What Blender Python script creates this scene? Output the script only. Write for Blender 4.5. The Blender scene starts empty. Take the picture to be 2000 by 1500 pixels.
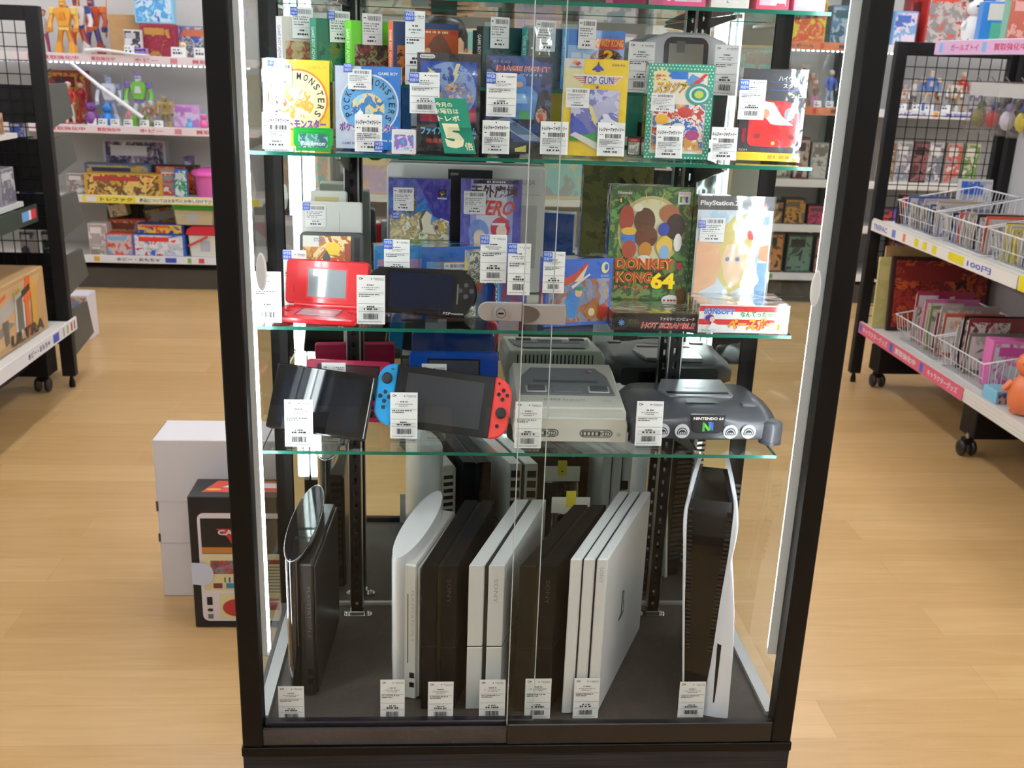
import bpy, math, random
from math import sin, cos, pi, radians
from mathutils import Vector, Matrix

random.seed(7)
sc = bpy.context.scene
C = sc.collection

# ---------------------------------------------------------------- camera
PITCH, ROLL, YAW = 0.311454, 0.036868, 0.072879
CAM = Vector((-0.139252, -1.388296, 1.521267))
FPX = 1973.12
_fwd = Vector((sin(YAW)*cos(PITCH), cos(YAW)*cos(PITCH), -sin(PITCH)))
_r0 = Vector((cos(YAW), -sin(YAW), 0)); _u0 = _r0.cross(_fwd)
RIGHT = cos(ROLL)*_r0 + sin(ROLL)*_u0
UP = -sin(ROLL)*_r0 + cos(ROLL)*_u0
cam = bpy.data.cameras.new('camera')
cam.sensor_width = 36.0
cam.lens = FPX*36.0/2000.0
cam.clip_start = 0.02; cam.clip_end = 60
cam.dof.use_dof = True
cam.dof.focus_distance = 1.52
cam.dof.aperture_fstop = 11.0
co = bpy.data.objects.new('camera', cam); C.objects.link(co)
co.matrix_world = Matrix(((RIGHT.x, UP.x, -_fwd.x, CAM.x), (RIGHT.y, UP.y, -_fwd.y, CAM.y), (RIGHT.z, UP.z, -_fwd.z, CAM.z), (0, 0, 0, 1)))
sc.camera = co

def at(px, py, X=None, Y=None, Z=None):
    """the point of the place seen at a pixel of the photograph, on one plane"""
    d = _fwd + RIGHT*((px-1000)/FPX) + UP*((750-py)/FPX)
    if X is not None: t = (X-CAM.x)/d.x
    elif Y is not None: t = (Y-CAM.y)/d.y
    else: t = (Z-CAM.z)/d.z
    return CAM + d*t

# ---------------------------------------------------------------- world, exposure
w = bpy.data.worlds.new('world'); sc.world = w; w.use_nodes = True
w.node_tree.nodes['Background'].inputs[0].default_value = (0.9, 0.95, 1, 1)
w.node_tree.nodes['Background'].inputs[1].default_value = 0.25
sc.view_settings.view_transform = 'Standard'
sc.view_settings.look = 'None'
sc.view_settings.exposure = 0.42
sc.view_settings.gamma = 1
sc.view_settings.use_curve_mapping = False
sc.cycles.transparent_max_bounces = 40
sc.cycles.max_bounces = 8
sc.cycles.diffuse_bounces = 3
sc.cycles.glossy_bounces = 4
sc.cycles.caustics_reflective = True
sc.cycles.caustics_refractive = False
sc.cycles.sample_clamp_indirect = 6.0
sc.cycles.use_denoising = True
CEIL_E = 26.0
LED_E = 15.0

# ---------------------------------------------------------------- materials
_M = {}
def lin(c):
    if isinstance(c, str):
        c = c.lstrip('#'); c = tuple(int(c[i:i+2], 16)/255 for i in (0, 2, 4))
    return tuple(x/12.92 if x <= .04045 else ((x+.055)/1.055)**2.4 for x in c[:3])
def newmat(name):
    m = bpy.data.materials.new(name); m.use_nodes = True
    return m, m.node_tree.nodes, m.node_tree.links
def mat(col, rough=.5, metal=0, coat=0, spec=.5, emit=0, name=None):
    key = (col if isinstance(col, str) else tuple(col), rough, metal, coat, spec, emit)
    if key in _M: return _M[key]
    m, n, l = newmat(name or 'paint')
    b = n['Principled BSDF']
    b.inputs['Base Color'].default_value = (*lin(col), 1)
    b.inputs['Roughness'].default_value = rough
    b.inputs['Metallic'].default_value = metal
    b.inputs['Coat Weight'].default_value = coat
    b.inputs['Coat Roughness'].default_value = .05
    b.inputs['Specular IOR Level'].default_value = spec
    if emit:
        b.inputs['Emission Color'].default_value = (*lin(col), 1)
        b.inputs['Emission Strength'].default_value = emit
    _M[key] = m
    return m
def clear(name, tint=(1, 1, 1), gain=1.7, rough=0.0, base=0.0, bump=0):
    key = ('clear', name)
    if key in _M: return _M[key]
    m, n, l = newmat(name); n.remove(n['Principled BSDF'])
    tr = n.new('ShaderNodeBsdfTransparent'); tr.inputs[0].default_value = (*tint, 1)
    gl = n.new('ShaderNodeBsdfGlossy'); gl.inputs['Roughness'].default_value = rough
    fr = n.new('ShaderNodeFresnel'); fr.inputs[0].default_value = 1.48
    ge = n.new('ShaderNodeNewGeometry')
    inv = n.new('ShaderNodeMath'); inv.operation = 'SUBTRACT'; inv.inputs[0].default_value = 1; l.new(ge.outputs['Backfacing'], inv.inputs[1])
    mu = n.new('ShaderNodeMath'); mu.operation = 'MULTIPLY'; l.new(fr.outputs[0], mu.inputs[0]); l.new(inv.outputs[0], mu.inputs[1])
    ma = n.new('ShaderNodeMath'); ma.operation = 'MULTIPLY_ADD'; ma.use_clamp = True
    l.new(mu.outputs[0], ma.inputs[0]); ma.inputs[1].default_value = gain; ma.inputs[2].default_value = base
    mx = n.new('ShaderNodeMixShader'); l.new(ma.outputs[0], mx.inputs[0]); l.new(tr.outputs[0], mx.inputs[1]); l.new(gl.outputs[0], mx.inputs[2])
    if bump:
        tc = n.new('ShaderNodeTexCoord'); no = n.new('ShaderNodeTexNoise'); no.inputs['Scale'].default_value = bump; no.inputs['Detail'].default_value = 1.5
        l.new(tc.outputs['Object'], no.inputs['Vector'])
        bu = n.new('ShaderNodeBump'); bu.inputs['Strength'].default_value = 1; bu.inputs['Distance'].default_value = .004
        l.new(no.outputs['Fac'], bu.inputs['Height']); l.new(bu.outputs[0], gl.inputs['Normal']); l.new(bu.outputs[0], fr.inputs['Normal'])
    l.new(mx.outputs[0], n['Material Output'].inputs[0])
    _M[key] = m
    return m
def art(cols, scale=30, seed=0, rough=.4, dist=.55, soft=False, coat=0.2, stretch=(1, 1, 1)):
    """printed illustration: patches of a palette"""
    key = ('art', tuple(cols), scale, seed, rough, dist, soft, stretch)
    if key in _M: return _M[key]
    m, n, l = newmat('printed_art'); b = n['Principled BSDF']
    b.inputs['Roughness'].default_value = rough; b.inputs['Coat Weight'].default_value = coat
    tc = n.new('ShaderNodeTexCoord'); mp = n.new('ShaderNodeMapping'); l.new(tc.outputs['Object'], mp.inputs[0])
    mp.inputs['Location'].default_value = (seed*3.1, seed*1.7, seed*2.3); mp.inputs['Scale'].default_value = stretch
    no = n.new('ShaderNodeTexNoise'); no.inputs['Scale'].default_value = scale; no.inputs['Detail'].default_value = 6; no.inputs['Roughness'].default_value = .62
    no.inputs['Distortion'].default_value = dist; l.new(mp.outputs[0], no.inputs['Vector'])
    cr = n.new('ShaderNodeValToRGB'); cr.color_ramp.interpolation = 'LINEAR' if soft else 'CONSTANT'
    k = len(cols); e = cr.color_ramp.elements
    while len(e) < k: e.new(.5)
    for i, c in enumerate(cols):
        e[i].position = .5 + (i - k/2)*(.42/k) + (0 if not soft else .02); e[i].color = (*lin(c), 1)
    l.new(no.outputs['Fac'], cr.inputs[0]); l.new(cr.outputs[0], b.inputs['Base Color'])
    _M[key] = m
    return m

BLACK = mat('#101010', .5, spec=.25, name='black_plastic'); WHITE = mat('#eceae6', .5, name='white_paper')
INK = mat('#1c1c22', .6, name='ink'); GREYINK = mat('#77777c', .6, name='grey_ink')
FRAME = mat('#0b0a0a', .42, spec=.22, name='black_frame'); STEEL = mat('#b9bab9', .28, 1, name='steel')
ALU = mat('#c9cacb', .35, .6, name='aluminium'); CHROME = mat('#dfe3e6', .08, 1, name='chrome')
GLASS = clear('clear_glass', (.96, .975, .968), 1.0)
DOORGLASS = clear('door_glass', (.975, .988, .982), .55)
ACRYL = clear('clear_acrylic', (.97, .975, .98), 2.2)
FILM = clear('clear_film', (.96, .96, .97), 2.6, .12, .03, bump=38)
BAG = clear('plastic_bag', (.93, .93, .94), 3.0, .15, .06, bump=60)
EDGE = mat('#136a57', .25, 0, .2, name='green_glass_edge')

# ---------------------------------------------------------------- mesh builder
_T = {}
def text_data(s, bold):
    if (s, bold) in _T: return _T[(s, bold)]
    cu = bpy.data.curves.new('lettering', 'FONT'); cu.body = s; cu.size = 1; cu.offset = bold; cu.resolution_u = 2
    o = bpy.data.objects.new('lettering', cu); C.objects.link(o)
    dg = bpy.context.evaluated_depsgraph_get()
    me = bpy.data.meshes.new_from_object(o.evaluated_get(dg))
    v = [(p.co.x, p.co.y) for p in me.vertices]; f = [tuple(p.vertices) for p in me.polygons]
    bpy.data.objects.remove(o); bpy.data.curves.remove(cu); bpy.data.meshes.remove(me)
    if v:
        x0 = min(a for a, b in v); x1 = max(a for a, b in v); y0 = min(b for a, b in v); y1 = max(b for a, b in v)
    else: x0 = x1 = y0 = y1 = 0
    _T[(s, bold)] = (v, f, (x0, x1, y0, y1))
    return _T[(s, bold)]

def rrect(x0, x1, z0, z1, r=.0, n=4, rs=None):
    """rounded rectangle outline, counter-clockwise; rs = radii (bl, br, tr, tl)"""
    rs = rs or (r, r, r, r); P = []
    for (cx, cz, a0, q) in ((x0, z0, pi, rs[0]), (x1, z0, 1.5*pi, rs[1]), (x1, z1, 0, rs[2]), (x0, z1, .5*pi, rs[3])):
        sx = 1 if cx == x0 else -1; sz = 1 if cz == z0 else -1
        if q <= 0: P.append((cx, cz)); continue
        for i in range(n+1):
            a = a0 + (pi/2)*i/n; P.append((cx + sx*q + q*cos(a), cz + sz*q + q*sin(a)))
    return P
def ell(cx, cz, rx, rz=None, n=20, a0=0, a1=2*pi):
    rz = rx if rz is None else rz
    full = abs(a1-a0-2*pi) < 1e-6
    return [(cx + rx*cos(a0+(a1-a0)*i/(n if full else n-1)), cz + rz*sin(a0+(a1-a0)*i/(n if full else n-1))) for i in range(n)]

class MB:
    def __init__(s, k=.001):
        s.v = []; s.f = []; s.mi = []; s.sm = []; s.mats = []; s.k = k; s.T = None; s.lay = 0
    def raw(s, vs, fs, m, smooth=False):
        if m not in s.mats: s.mats.append(m)
        mi = s.mats.index(m); b = len(s.v)
        for p in vs:
            p = Vector(p)
            if s.T is not None: p = s.T @ p
            s.v.append(p*s.k)
        for f in fs:
            s.f.append([b+i for i in f]); s.mi.append(mi); s.sm.append(smooth)
        return s
    def box(s, x0, x1, y0, y1, z0, z1, m, b=0):
        if b <= 0:
            vs = [(x, y, z) for x in (x0, x1) for y in (y0, y1) for z in (z0, z1)]
            return s.raw(vs, [(0, 1, 3, 2), (4, 6, 7, 5), (0, 4, 5, 1), (2, 3, 7, 6), (0, 2, 6, 4), (1, 5, 7, 3)], m)
        b = min(b, (x1-x0)/2.01, (y1-y0)/2.01, (z1-z0)/2.01)
        lo = (x0, y0, z0); hi = (x1, y1, z1); idx = {}; vs = []
        for sx in (0, 1):
            for sy in (0, 1):
                for sz in (0, 1):
                    sg = (sx, sy, sz)
                    for ax in range(3):
                        p = [(hi[i] if sg[i] else lo[i]) if i == ax else (hi[i]-b if sg[i] else lo[i]+b) for i in range(3)]
                        idx[(sg, ax)] = len(vs); vs.append(p)
        fs = []; cen = Vector(((x0+x1)/2, (y0+y1)/2, (z0+z1)/2))
        def face(ids):
            p = [Vector(vs[i]) for i in ids]; nrm = (p[1]-p[0]).cross(p[2]-p[0])
            c = sum(p, Vector())/len(p) - cen
            fs.append(tuple(ids) if nrm.dot(c) > 0 else tuple(reversed(ids)))
        for ax in range(3):
            o = [i for i in range(3) if i != ax]
            for sd in (0, 1):
                q = []
                for (a, c) in ((0, 0), (1, 0), (1, 1), (0, 1)):
                    sg = [0, 0, 0]; sg[ax] = sd; sg[o[0]] = a; sg[o[1]] = c; q.append(idx[(tuple(sg), ax)])
                face(q)
            for a in (0, 1):
                for c in (0, 1):
                    s0 = [0, 0, 0]; s0[o[0]] = a; s0[o[1]] = c; s0[ax] = 0; s1 = list(s0); s1[ax] = 1
                    s0, s1 = tuple(s0), tuple(s1)
                    face([idx[(s0, o[0])], idx[(s0, o[1])], idx[(s1, o[1])], idx[(s1, o[0])]])
        for sx in (0, 1):
            for sy in (0, 1):
                for sz in (0, 1): face([idx[((sx, sy, sz), ax)] for ax in range(3)])
        return s.raw(vs, fs, m)
    def prism(s, P, a, b, m, ax='y', smooth=False, m2=None, bev=0):
        """extrude outline P; ax y: P=(x,z) ; z: P=(x,y) ; x: P=(y,z). bev rounds the a-side edge"""
        def mk(p, t): return {'y': (p[0], t, p[1]), 'z': (p[0], p[1], t), 'x': (t, p[0], p[1])}[ax]
        n = len(P); A = sum(P[i][0]*P[(i+1) % n][1]-P[(i+1) % n][0]*P[i][1] for i in range(n))
        if A < 0: P = P[::-1]
        rings = []
        if bev:
            cx = sum(p[0] for p in P)/n; cz = sum(p[1] for p in P)/n
            Q = []
            for i in range(n):
                p0, p1, p2 = Vector(P[i-1]), Vector(P[i]), Vector(P[(i+1) % n])
                d1 = (p1-p0).normalized() if (p1-p0).length > 1e-9 else Vector((1, 0)); d2 = (p2-p1).normalized() if (p2-p1).length > 1e-9 else d1
                nn = Vector((-(d1.y+d2.y), d1.x+d2.x)); nn = nn.normalized() if nn.length > 1e-6 else Vector((0, 0))
                Q.append((p1.x+nn.x*bev, p1.y+nn.y*bev))
            sg = 1 if b > a else -1
            rings = [(Q, a), (P, a+sg*bev), (P, b-sg*bev), (Q, b)]
        else: rings = [(P, a), (P, b)]
        vs = [mk(p, t) for R, t in rings for p in R]; fs = []
        flip = (ax == 'y') == (b > a)
        # outline ccw seen along -ax for y means outward normals handled below
        for r in range(len(rings)-1):
            for i in range(n):
                j = (i+1) % n; q = (r*n+i, r*n+j, (r+1)*n+j, (r+1)*n+i)
                fs.append(q[::-1] if flip else q)
        s.raw(vs, fs, m, smooth)
        k = (len(rings)-1)*n
        c0 = tuple(range(n)); c1 = tuple(range(n))
        s.raw([mk(p, rings[0][1]) for p in rings[0][0]], [c0 if flip else c0[::-1]], m2 or m)
        s.raw([mk(p, rings[-1][1]) for p in rings[-1][0]], [c1[::-1] if flip else c1], m2 or m)
        return s
    def tube(s, pts, r, m, n=8, smooth=True, caps=True, closed=False):
        pts = [Vector(p) for p in pts]; rings = []
        N = len(pts); prev = None
        for i, p in enumerate(pts):
            if closed: d = pts[(i+1) % N]-pts[i-1]
            else: d = pts[min(i+1, N-1)]-pts[max(i-1, 0)]
            d = d.normalized() if d.length > 1e-9 else Vector((0, 0, 1))
            if prev is None:
                u = d.cross(Vector((0, 0, 1)))
                if u.length < .05: u = d.cross(Vector((0, 1, 0)))
            else: u = prev - d*prev.dot(d)
            u = u.normalized(); prev = u; v = d.cross(u)
            rr = r[i] if isinstance(r, (list, tuple)) else r
            rings.append([p + u*rr*cos(2*pi*k/n) + v*rr*sin(2*pi*k/n) for k in range(n)])
        vs = [q for R in rings for q in R]; fs = []
        for i in range(N if closed else N-1):
            i2 = (i+1) % N
            for k in range(n):
                fs.append((i*n+k, i*n+(k+1) % n, i2*n+(k+1) % n, i2*n+k))
        s.raw(vs, fs, m, smooth)
        if caps and not closed:
            s.raw(rings[0], [tuple(range(n))[::-1]], m); s.raw(rings[-1], [tuple(range(n))], m)
        return s
    def lathe(s, prof, m, c=(0, 0, 0), n=24, ax='z', smooth=True):
        """prof = [(radius, height)] from bottom to top"""
        def mk(r, h, a):
            x, y = r*cos(a), r*sin(a)
            return {'z': (c[0]+x, c[1]+y, c[2]+h), 'y': (c[0]+x, c[1]+h, c[2]-y), 'x': (c[0]+h, c[1]+x, c[2]+y)}[ax]
        vs = []; fs = []
        for r, h in prof: vs += [mk(max(r, 1e-4), h, 2*pi*k/n) for k in range(n)]
        for i in range(len(prof)-1):
            for k in range(n): fs.append((i*n+k, i*n+(k+1) % n, (i+1)*n+(k+1) % n, (i+1)*n+k))
        s.raw(vs, fs, m, smooth)
        s.raw(vs[:n], [tuple(range(n))[::-1]], m); s.raw(vs[-n:], [tuple(range(n))], m)
        return s
    def ball(s, c, r, m, n=12, sc3=(1, 1, 1)):
        vs = []; fs = []; h = n//2
        for i in range(h+1):
            a = pi*i/h
            for k in range(n): vs.append((c[0]+r*sc3[0]*sin(a)*cos(2*pi*k/n), c[1]+r*sc3[1]*sin(a)*sin(2*pi*k/n), c[2]-r*sc3[2]*cos(a)))
        for i in range(h):
            for k in range(n): fs.append((i*n+k, i*n+(k+1) % n, (i+1)*n+(k+1) % n, (i+1)*n+k))
        return s.raw(vs, fs, m, True)
    # flat print on the front plane (x, z), each call one layer nearer the eye
    def up(s, d=.12): s.lay += d; return -s.lay
    def poly(s, P, m, y=None):
        y = s.up() if y is None else y
        n = len(P); A = sum(P[i][0]*P[(i+1) % n][1]-P[(i+1) % n][0]*P[i][1] for i in range(n))
        if A < 0: P = P[::-1]
        return s.raw([(p[0], y, p[1]) for p in P], [tuple(range(n))], m)
    def rect(s, x0, x1, z0, z1, m, y=None): return s.poly([(x0, z0), (x1, z0), (x1, z1), (x0, z1)], m, y)
    def ring(s, cx, cz, r0, r1, m, n=24, y=None, a0=0, a1=2*pi):
        y = s.up() if y is None else y; vs = []; fs = []
        for i in range(n+1):
            a = a0+(a1-a0)*i/n; vs += [(cx+r0*cos(a), y, cz+r0*sin(a)), (cx+r1*cos(a), y, cz+r1*sin(a))]
        for i in range(n): fs.append((2*i, 2*i+1, 2*i+3, 2*i+2))
        return s.raw(vs, fs, m)
    def text(s, t, x0, x1, z0, z1, m, bold=.0, y=None, shear=0, rot=0, fit=True):
        """lettering that fills the rectangle; fit=False keeps its own proportions inside it"""
        y = s.up() if y is None else y
        v, f, (a0, a1, b0, b1) = text_data(t, bold)
        if not v: return s
        kx = (x1-x0)/max(a1-a0, 1e-6); kz = (z1-z0)/max(b1-b0, 1e-6); cx, cz = (x0+x1)/2, (z0+z1)/2
        if not fit: kx = kz = min(kx, kz)
        mx, mz = (a0+a1)/2, (b0+b1)/2; o = []
        for a, b in v:
            X = (a-mx)*kx + shear*(b-mz)*kz; Zz = (b-mz)*kz
            o.append((cx + X*cos(rot)-Zz*sin(rot), y, cz + X*sin(rot)+Zz*cos(rot)))
        return s.raw(o, f, m)
    def build(s, name, parent=None, loc=None, rot=None, label=None):
        me = bpy.data.meshes.new(name); me.from_pydata([tuple(p) for p in s.v], [], s.f)
        for m in s.mats: me.materials.append(m)
        me.polygons.foreach_set('material_index', s.mi); me.polygons.foreach_set('use_smooth', s.sm); me.update()
        o = bpy.data.objects.new(name, me); C.objects.link(o)
        if parent is not None: o.parent = parent
        if loc is not None: o.location = loc
        if rot is not None: o.rotation_euler = rot
        if label: o['label'] = label
        return o

LABELS = {}
def tag(o, label, cat, group=None):
    o['label'] = label; o['category'] = cat
    if group: o['group'] = group
    LABELS.setdefault(label, []).append(o.name)
    return o
def thing(name, label, cat, loc=(0, 0, 0), rz=0, group=None, rot=None):
    o = bpy.data.objects.new(name, None); C.objects.link(o); o.empty_display_size = .05
    o.location = loc; o.rotation_euler = rot if rot is not None else (0, 0, rz)
    return tag(o, label, cat, group)
def struct(o, kind='structure'): o['kind'] = kind; return o
def copy_tree(o, parent=None):
    c = o.copy(); C.objects.link(c)
    if parent is not None: c.parent = parent
    for ch in list(o.children): copy_tree(ch, c)
    return c
# ================================================================ the room
def floor_mat():
    m, n, l = newmat('oak_floor'); b = n['Principled BSDF']
    tc = n.new('ShaderNodeTexCoord')
    br = n.new('ShaderNodeTexBrick'); br.offset = .37; br.offset_frequency = 2
    br.inputs['Scale'].default_value = 1; br.inputs['Brick Width'].default_value = 1.30; br.inputs['Row Height'].default_value = .15
    br.inputs['Mortar Size'].default_value = .0009; br.inputs['Mortar Smooth'].default_value = .1
    br.inputs['Color1'].default_value = (0.0, 0, 0, 1); br.inputs['Color2'].default_value = (1, 1, 1, 1); br.inputs['Mortar'].default_value = (.5, .5, .5, 1)
    l.new(tc.outputs['Object'], br.inputs['Vector'])
    mp = n.new('ShaderNodeMapping'); mp.inputs['Scale'].default_value = (1.3, 15, 1); l.new(tc.outputs['Object'], mp.inputs[0])
    no = n.new('ShaderNodeTexNoise'); no.inputs['Scale'].default_value = 2.2; no.inputs['Detail'].default_value = 6; no.inputs['Distortion'].default_value = 1.1
    l.new(mp.outputs[0], no.inputs['Vector'])
    ad = n.new('ShaderNodeMixRGB'); ad.blend_type = 'MIX'; ad.inputs[0].default_value = .66
    l.new(br.outputs['Color'], ad.inputs[1]); l.new(no.outputs['Fac'], ad.inputs[2])
    cr = n.new('ShaderNodeValToRGB'); e = cr.color_ramp.elements
    e[0].position = .12; e[0].color = (*lin('#bd955f'), 1); e[1].position = .9; e[1].color = (*lin('#ddb882'), 1)
    k = e.new(.5); k.color = (*lin('#cda670'), 1)
    l.new(ad.outputs[0], cr.inputs[0])
    mm = n.new('ShaderNodeMixRGB'); mm.blend_type = 'MULTIPLY'; l.new(br.outputs['Fac'], mm.inputs[0]); l.new(cr.outputs[0], mm.inputs[1]); mm.inputs[2].default_value = (.84, .80, .76, 1)
    l.new(mm.outputs[0], b.inputs['Base Color']); b.inputs['Roughness'].default_value = .30; b.inputs['Specular IOR Level'].default_value = .45
    return m
X0, X1, Y0, Y1, ZC = -5.2, 5.4, -6.0, 6.1, 2.85
struct(MB(1).box(X0, X1, Y0, Y1, -.05, 0, floor_mat()).build('floor'))
struct(MB(1).box(X0, X1, Y0, Y1, ZC, ZC+.05, mat('#e9e7e3', .8)).build('ceiling'))
wm = mat('#dcd9d4', .8)
struct(MB(1).box(X0, X1, Y1, Y1+.05, 0, ZC, wm).build('wall_back'))
struct(MB(1).box(X0, X1, Y0-.05, Y0, 0, ZC, wm).build('wall_front'))
struct(MB(1).box(X0-.05, X0, Y0, Y1, 0, ZC, wm).build('wall_left'))
struct(MB(1).box(X1, X1+.05, Y0, Y1, 0, ZC, wm).build('wall_right'))

# ceiling lamps: long white troughs with two tubes
TUBE = mat('#f4f8ff', .5, emit=CEIL_E, name='fluorescent_tube'); LH = mat('#f2f2f0', .5)
lamp0 = None
rows = {-3.4: 'far left row', -1.5: 'left row', .35: 'row over the case', 2.2: 'right row', 4.0: 'far right row'}
cols = {-4.9: 'at the front wall', -3.0: 'behind the photographer', -1.1: 'in front of the glass case', .8: 'above the glass case', 2.7: 'beyond the glass case', 4.5: 'before the back shelves'}
for x, rn in rows.items():
    for y, cn in cols.items():
        if lamp0 is None:
            lamp0 = t = thing('ceiling_light', '', 'lamp', (x, y, ZC))
            MB(1).prism([(-.11, 0), (-.08, -.05), (.08, -.05), (.11, 0)], -.63, .63, LH).build('trough', t)
            for s in (-1, 1):
                MB(1).tube([(s*.045, -.6, -.066), (s*.045, .6, -.066)], .016, TUBE, 10).build('tube', t)
        else: t = copy_tree(lamp0)
        t.location = (x, y, ZC)
        tag(t, f'white twin tube ceiling lamp, {rn}, {cn}', 'lamp', 'ceiling lamps')
LABELS.pop('', None)

# ================================================================ the glass case
def wood_black():
    m, n, l = newmat('black_woodgrain'); b = n['Principled BSDF']
    tc = n.new('ShaderNodeTexCoord'); mp = n.new('ShaderNodeMapping'); mp.inputs['Scale'].default_value = (1.5, 1, 120); l.new(tc.outputs['Object'], mp.inputs[0])
    no = n.new('ShaderNodeTexNoise'); no.inputs['Scale'].default_value = 3; no.inputs['Detail'].default_value = 4; l.new(mp.outputs[0], no.inputs['Vector'])
    cr = n.new('ShaderNodeValToRGB'); e = cr.color_ramp.elements; e[0].position = .35; e[0].color = (*lin('#17171a'), 1); e[1].position = .7; e[1].color = (*lin('#34343a'), 1)
    l.new(no.outputs['Fac'], cr.inputs[0]); l.new(cr.outputs[0], b.inputs['Base Color']); b.inputs['Roughness'].default_value = .5; b.inputs['Specular IOR Level'].default_value = .25
    return m
def deck_mat():
    m, n, l = newmat('dark_laminate'); b = n['Principled BSDF']
    tc = n.new('ShaderNodeTexCoord')
    no = n.new('ShaderNodeTexNoise'); no.inputs['Scale'].default_value = 9; no.inputs['Detail'].default_value = 5; no.inputs['Distortion'].default_value = 1.4; l.new(tc.outputs['Object'], no.inputs['Vector'])
    vo = n.new('ShaderNodeTexVoronoi'); vo.feature = 'DISTANCE_TO_EDGE'; vo.inputs['Scale'].default_value = 7
    mp = n.new('ShaderNodeMapping'); mp.inputs['Scale'].default_value = (1, 2.2, 1); l.new(no.outputs['Color'], mp.inputs[0]); l.new(mp.outputs[0], vo.inputs['Vector'])
    lt = n.new('ShaderNodeMath'); lt.operation = 'LESS_THAN'; lt.inputs[1].default_value = .012; l.new(vo.outputs['Distance'], lt.inputs[0])
    cr = n.new('ShaderNodeValToRGB'); e = cr.color_ramp.elements; e[0].position = .3; e[0].color = (*lin('#3f3935'), 1); e[1].position = .75; e[1].color = (*lin('#4b4541'), 1)
    l.new(no.outputs['Fac'], cr.inputs[0])
    mx = n.new('ShaderNodeMixRGB'); mu = n.new('ShaderNodeMath'); mu.operation = 'MULTIPLY'; mu.inputs[1].default_value = .14; l.new(lt.outputs[0], mu.inputs[0]); l.new(mu.outputs[0], mx.inputs[0])
    l.new(cr.outputs[0], mx.inputs[1]); mx.inputs[2].default_value = (*lin('#8d8880'), 1)
    l.new(mx.outputs[0], b.inputs['Base Color']); b.inputs['Roughness'].default_value = .45; b.inputs['Specular IOR Level'].default_value = .3
    return m
ZD = .48                                   # deck
ZS = {2: 1.600, 3: 1.383, 4: 1.124, 5: .922}   # tops of the glass shelves
ZR = 1.477                                 # small raised step on shelf 3
YM = .40                                   # mirror face
case = thing('display_case', 'tall black framed glass display case full of video games and consoles', 'display case')
wb = wood_black()
m = MB(1).box(-.45, .45, 0, .45, 0, .449, wb); m.box(-.452, .452, -.002, .452, .436, .452, FRAME, .001); m.build('cabinet_base', case)
for x in (-1, 1):
    a, b = sorted((x*.45, x*.4175))
    MB(1).box(a, b, 0, .032, .452, 2.0, FRAME, .002).build('corner_post', case)
    MB(1).box(a, b, .403, .45, .452, 2.0, FRAME, .002).build('corner_post', case)
    g = MB(1).box(*sorted((x*.440, x*.434)), .033, .402, .456, 1.98, GLASS).build('side_glass', case)
    t = MB(1).box(*sorted((x*.4335, x*.414)), .034, .392, ZD, ZD+.008, ALU).build('side_rail', case)
    # corner lamp: white channel with two tubes that shine into the case
    lt = MB(1).box(*sorted(((.4100 if x < 0 else .4035)*x, x*.4325)), .0335, .0355, .60, 1.97, mat('#e4e6e6', .35), .0005).box(*sorted((x*.4045 if x > 0 else x*.4105, x*.432)), .0356, .0372, .60, 1.97, mat('#7f8384', .4)).build('lamp_channel', case)
    TU = mat('#f3fbff', .5, emit=LED_E, name='case_tube')
    for k in (0, 1):
        MB(1).tube([(x*(.4120+k*.0150), .046, .605), (x*(.4120+k*.0150), .046, 1.965)], .0050, TU, 10).build('light_tube', lt)
    for k in (0, 1):
        MB(1).box(*sorted((x*.409, x*.4315)), .038, .052, [.596, 1.966][k], [.604, 1.974][k], WHITE, .001).build('tube_holder', lt)
MB(1).box(-.4335, .4335, .004, .45, .453, ZD, deck_mat()).build('deck', case)
MB(1).box(-.45, .45, 0, .45, 2.0, 2.09, FRAME, .002).build('top_frame', case)
# mirror back
mm = mat('#e4ebe6', 0.0, 1.0, name='mirror')
MB(1).box(-.4165, .4165, YM, YM+.005, ZD+.006, 2.0, mm).build('back_mirror', case, label='mirror filling the back of the case')
MB(1).box(-.4165, .4165, YM-.004, YM+.006, ZD, ZD+.006, ALU).build('mirror_rail', case)
MB(1).box(-.4165, .4165, YM+.006, .44, ZD, 2.0, FRAME).build('back_panel', case)
# slotted uprights
for x, rx in ((-.297, 'left'), (.283, 'right')):
    m = MB(1)
    for s in (-1, 1): m.box(*sorted((x+s*.0105, x+s*.0035)), .352, .366, ZD+.006, 1.99, BLACK)
    z = ZD+.006
    while z < 1.98: m.box(x-.0035, x+.0035, .353, .366, z, z+.013, BLACK); z += .026
    for s in (-1, 1): m.box(*sorted((x+s*.0107, x+s*.0125)), .3525, .3665, ZD+.02, 1.99, STEEL)
    u = m.build('slotted_upright', case)
    fb = MB(.001); fb.prism(rrect(-29, 29, -9, 9, 9, 4), 0, 3, CHROME, 'z'); fb.box(-14, 14, -9, 9, 3, 12, CHROME, 1)
    for s in (-1, 1): fb.lathe([(4.5, 3), (4.5, 6), (2, 8)], CHROME, (s*21, 0, 0), 12)
    fb.build('foot_bracket', u, (x, .359, ZD+.0003))
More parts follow.
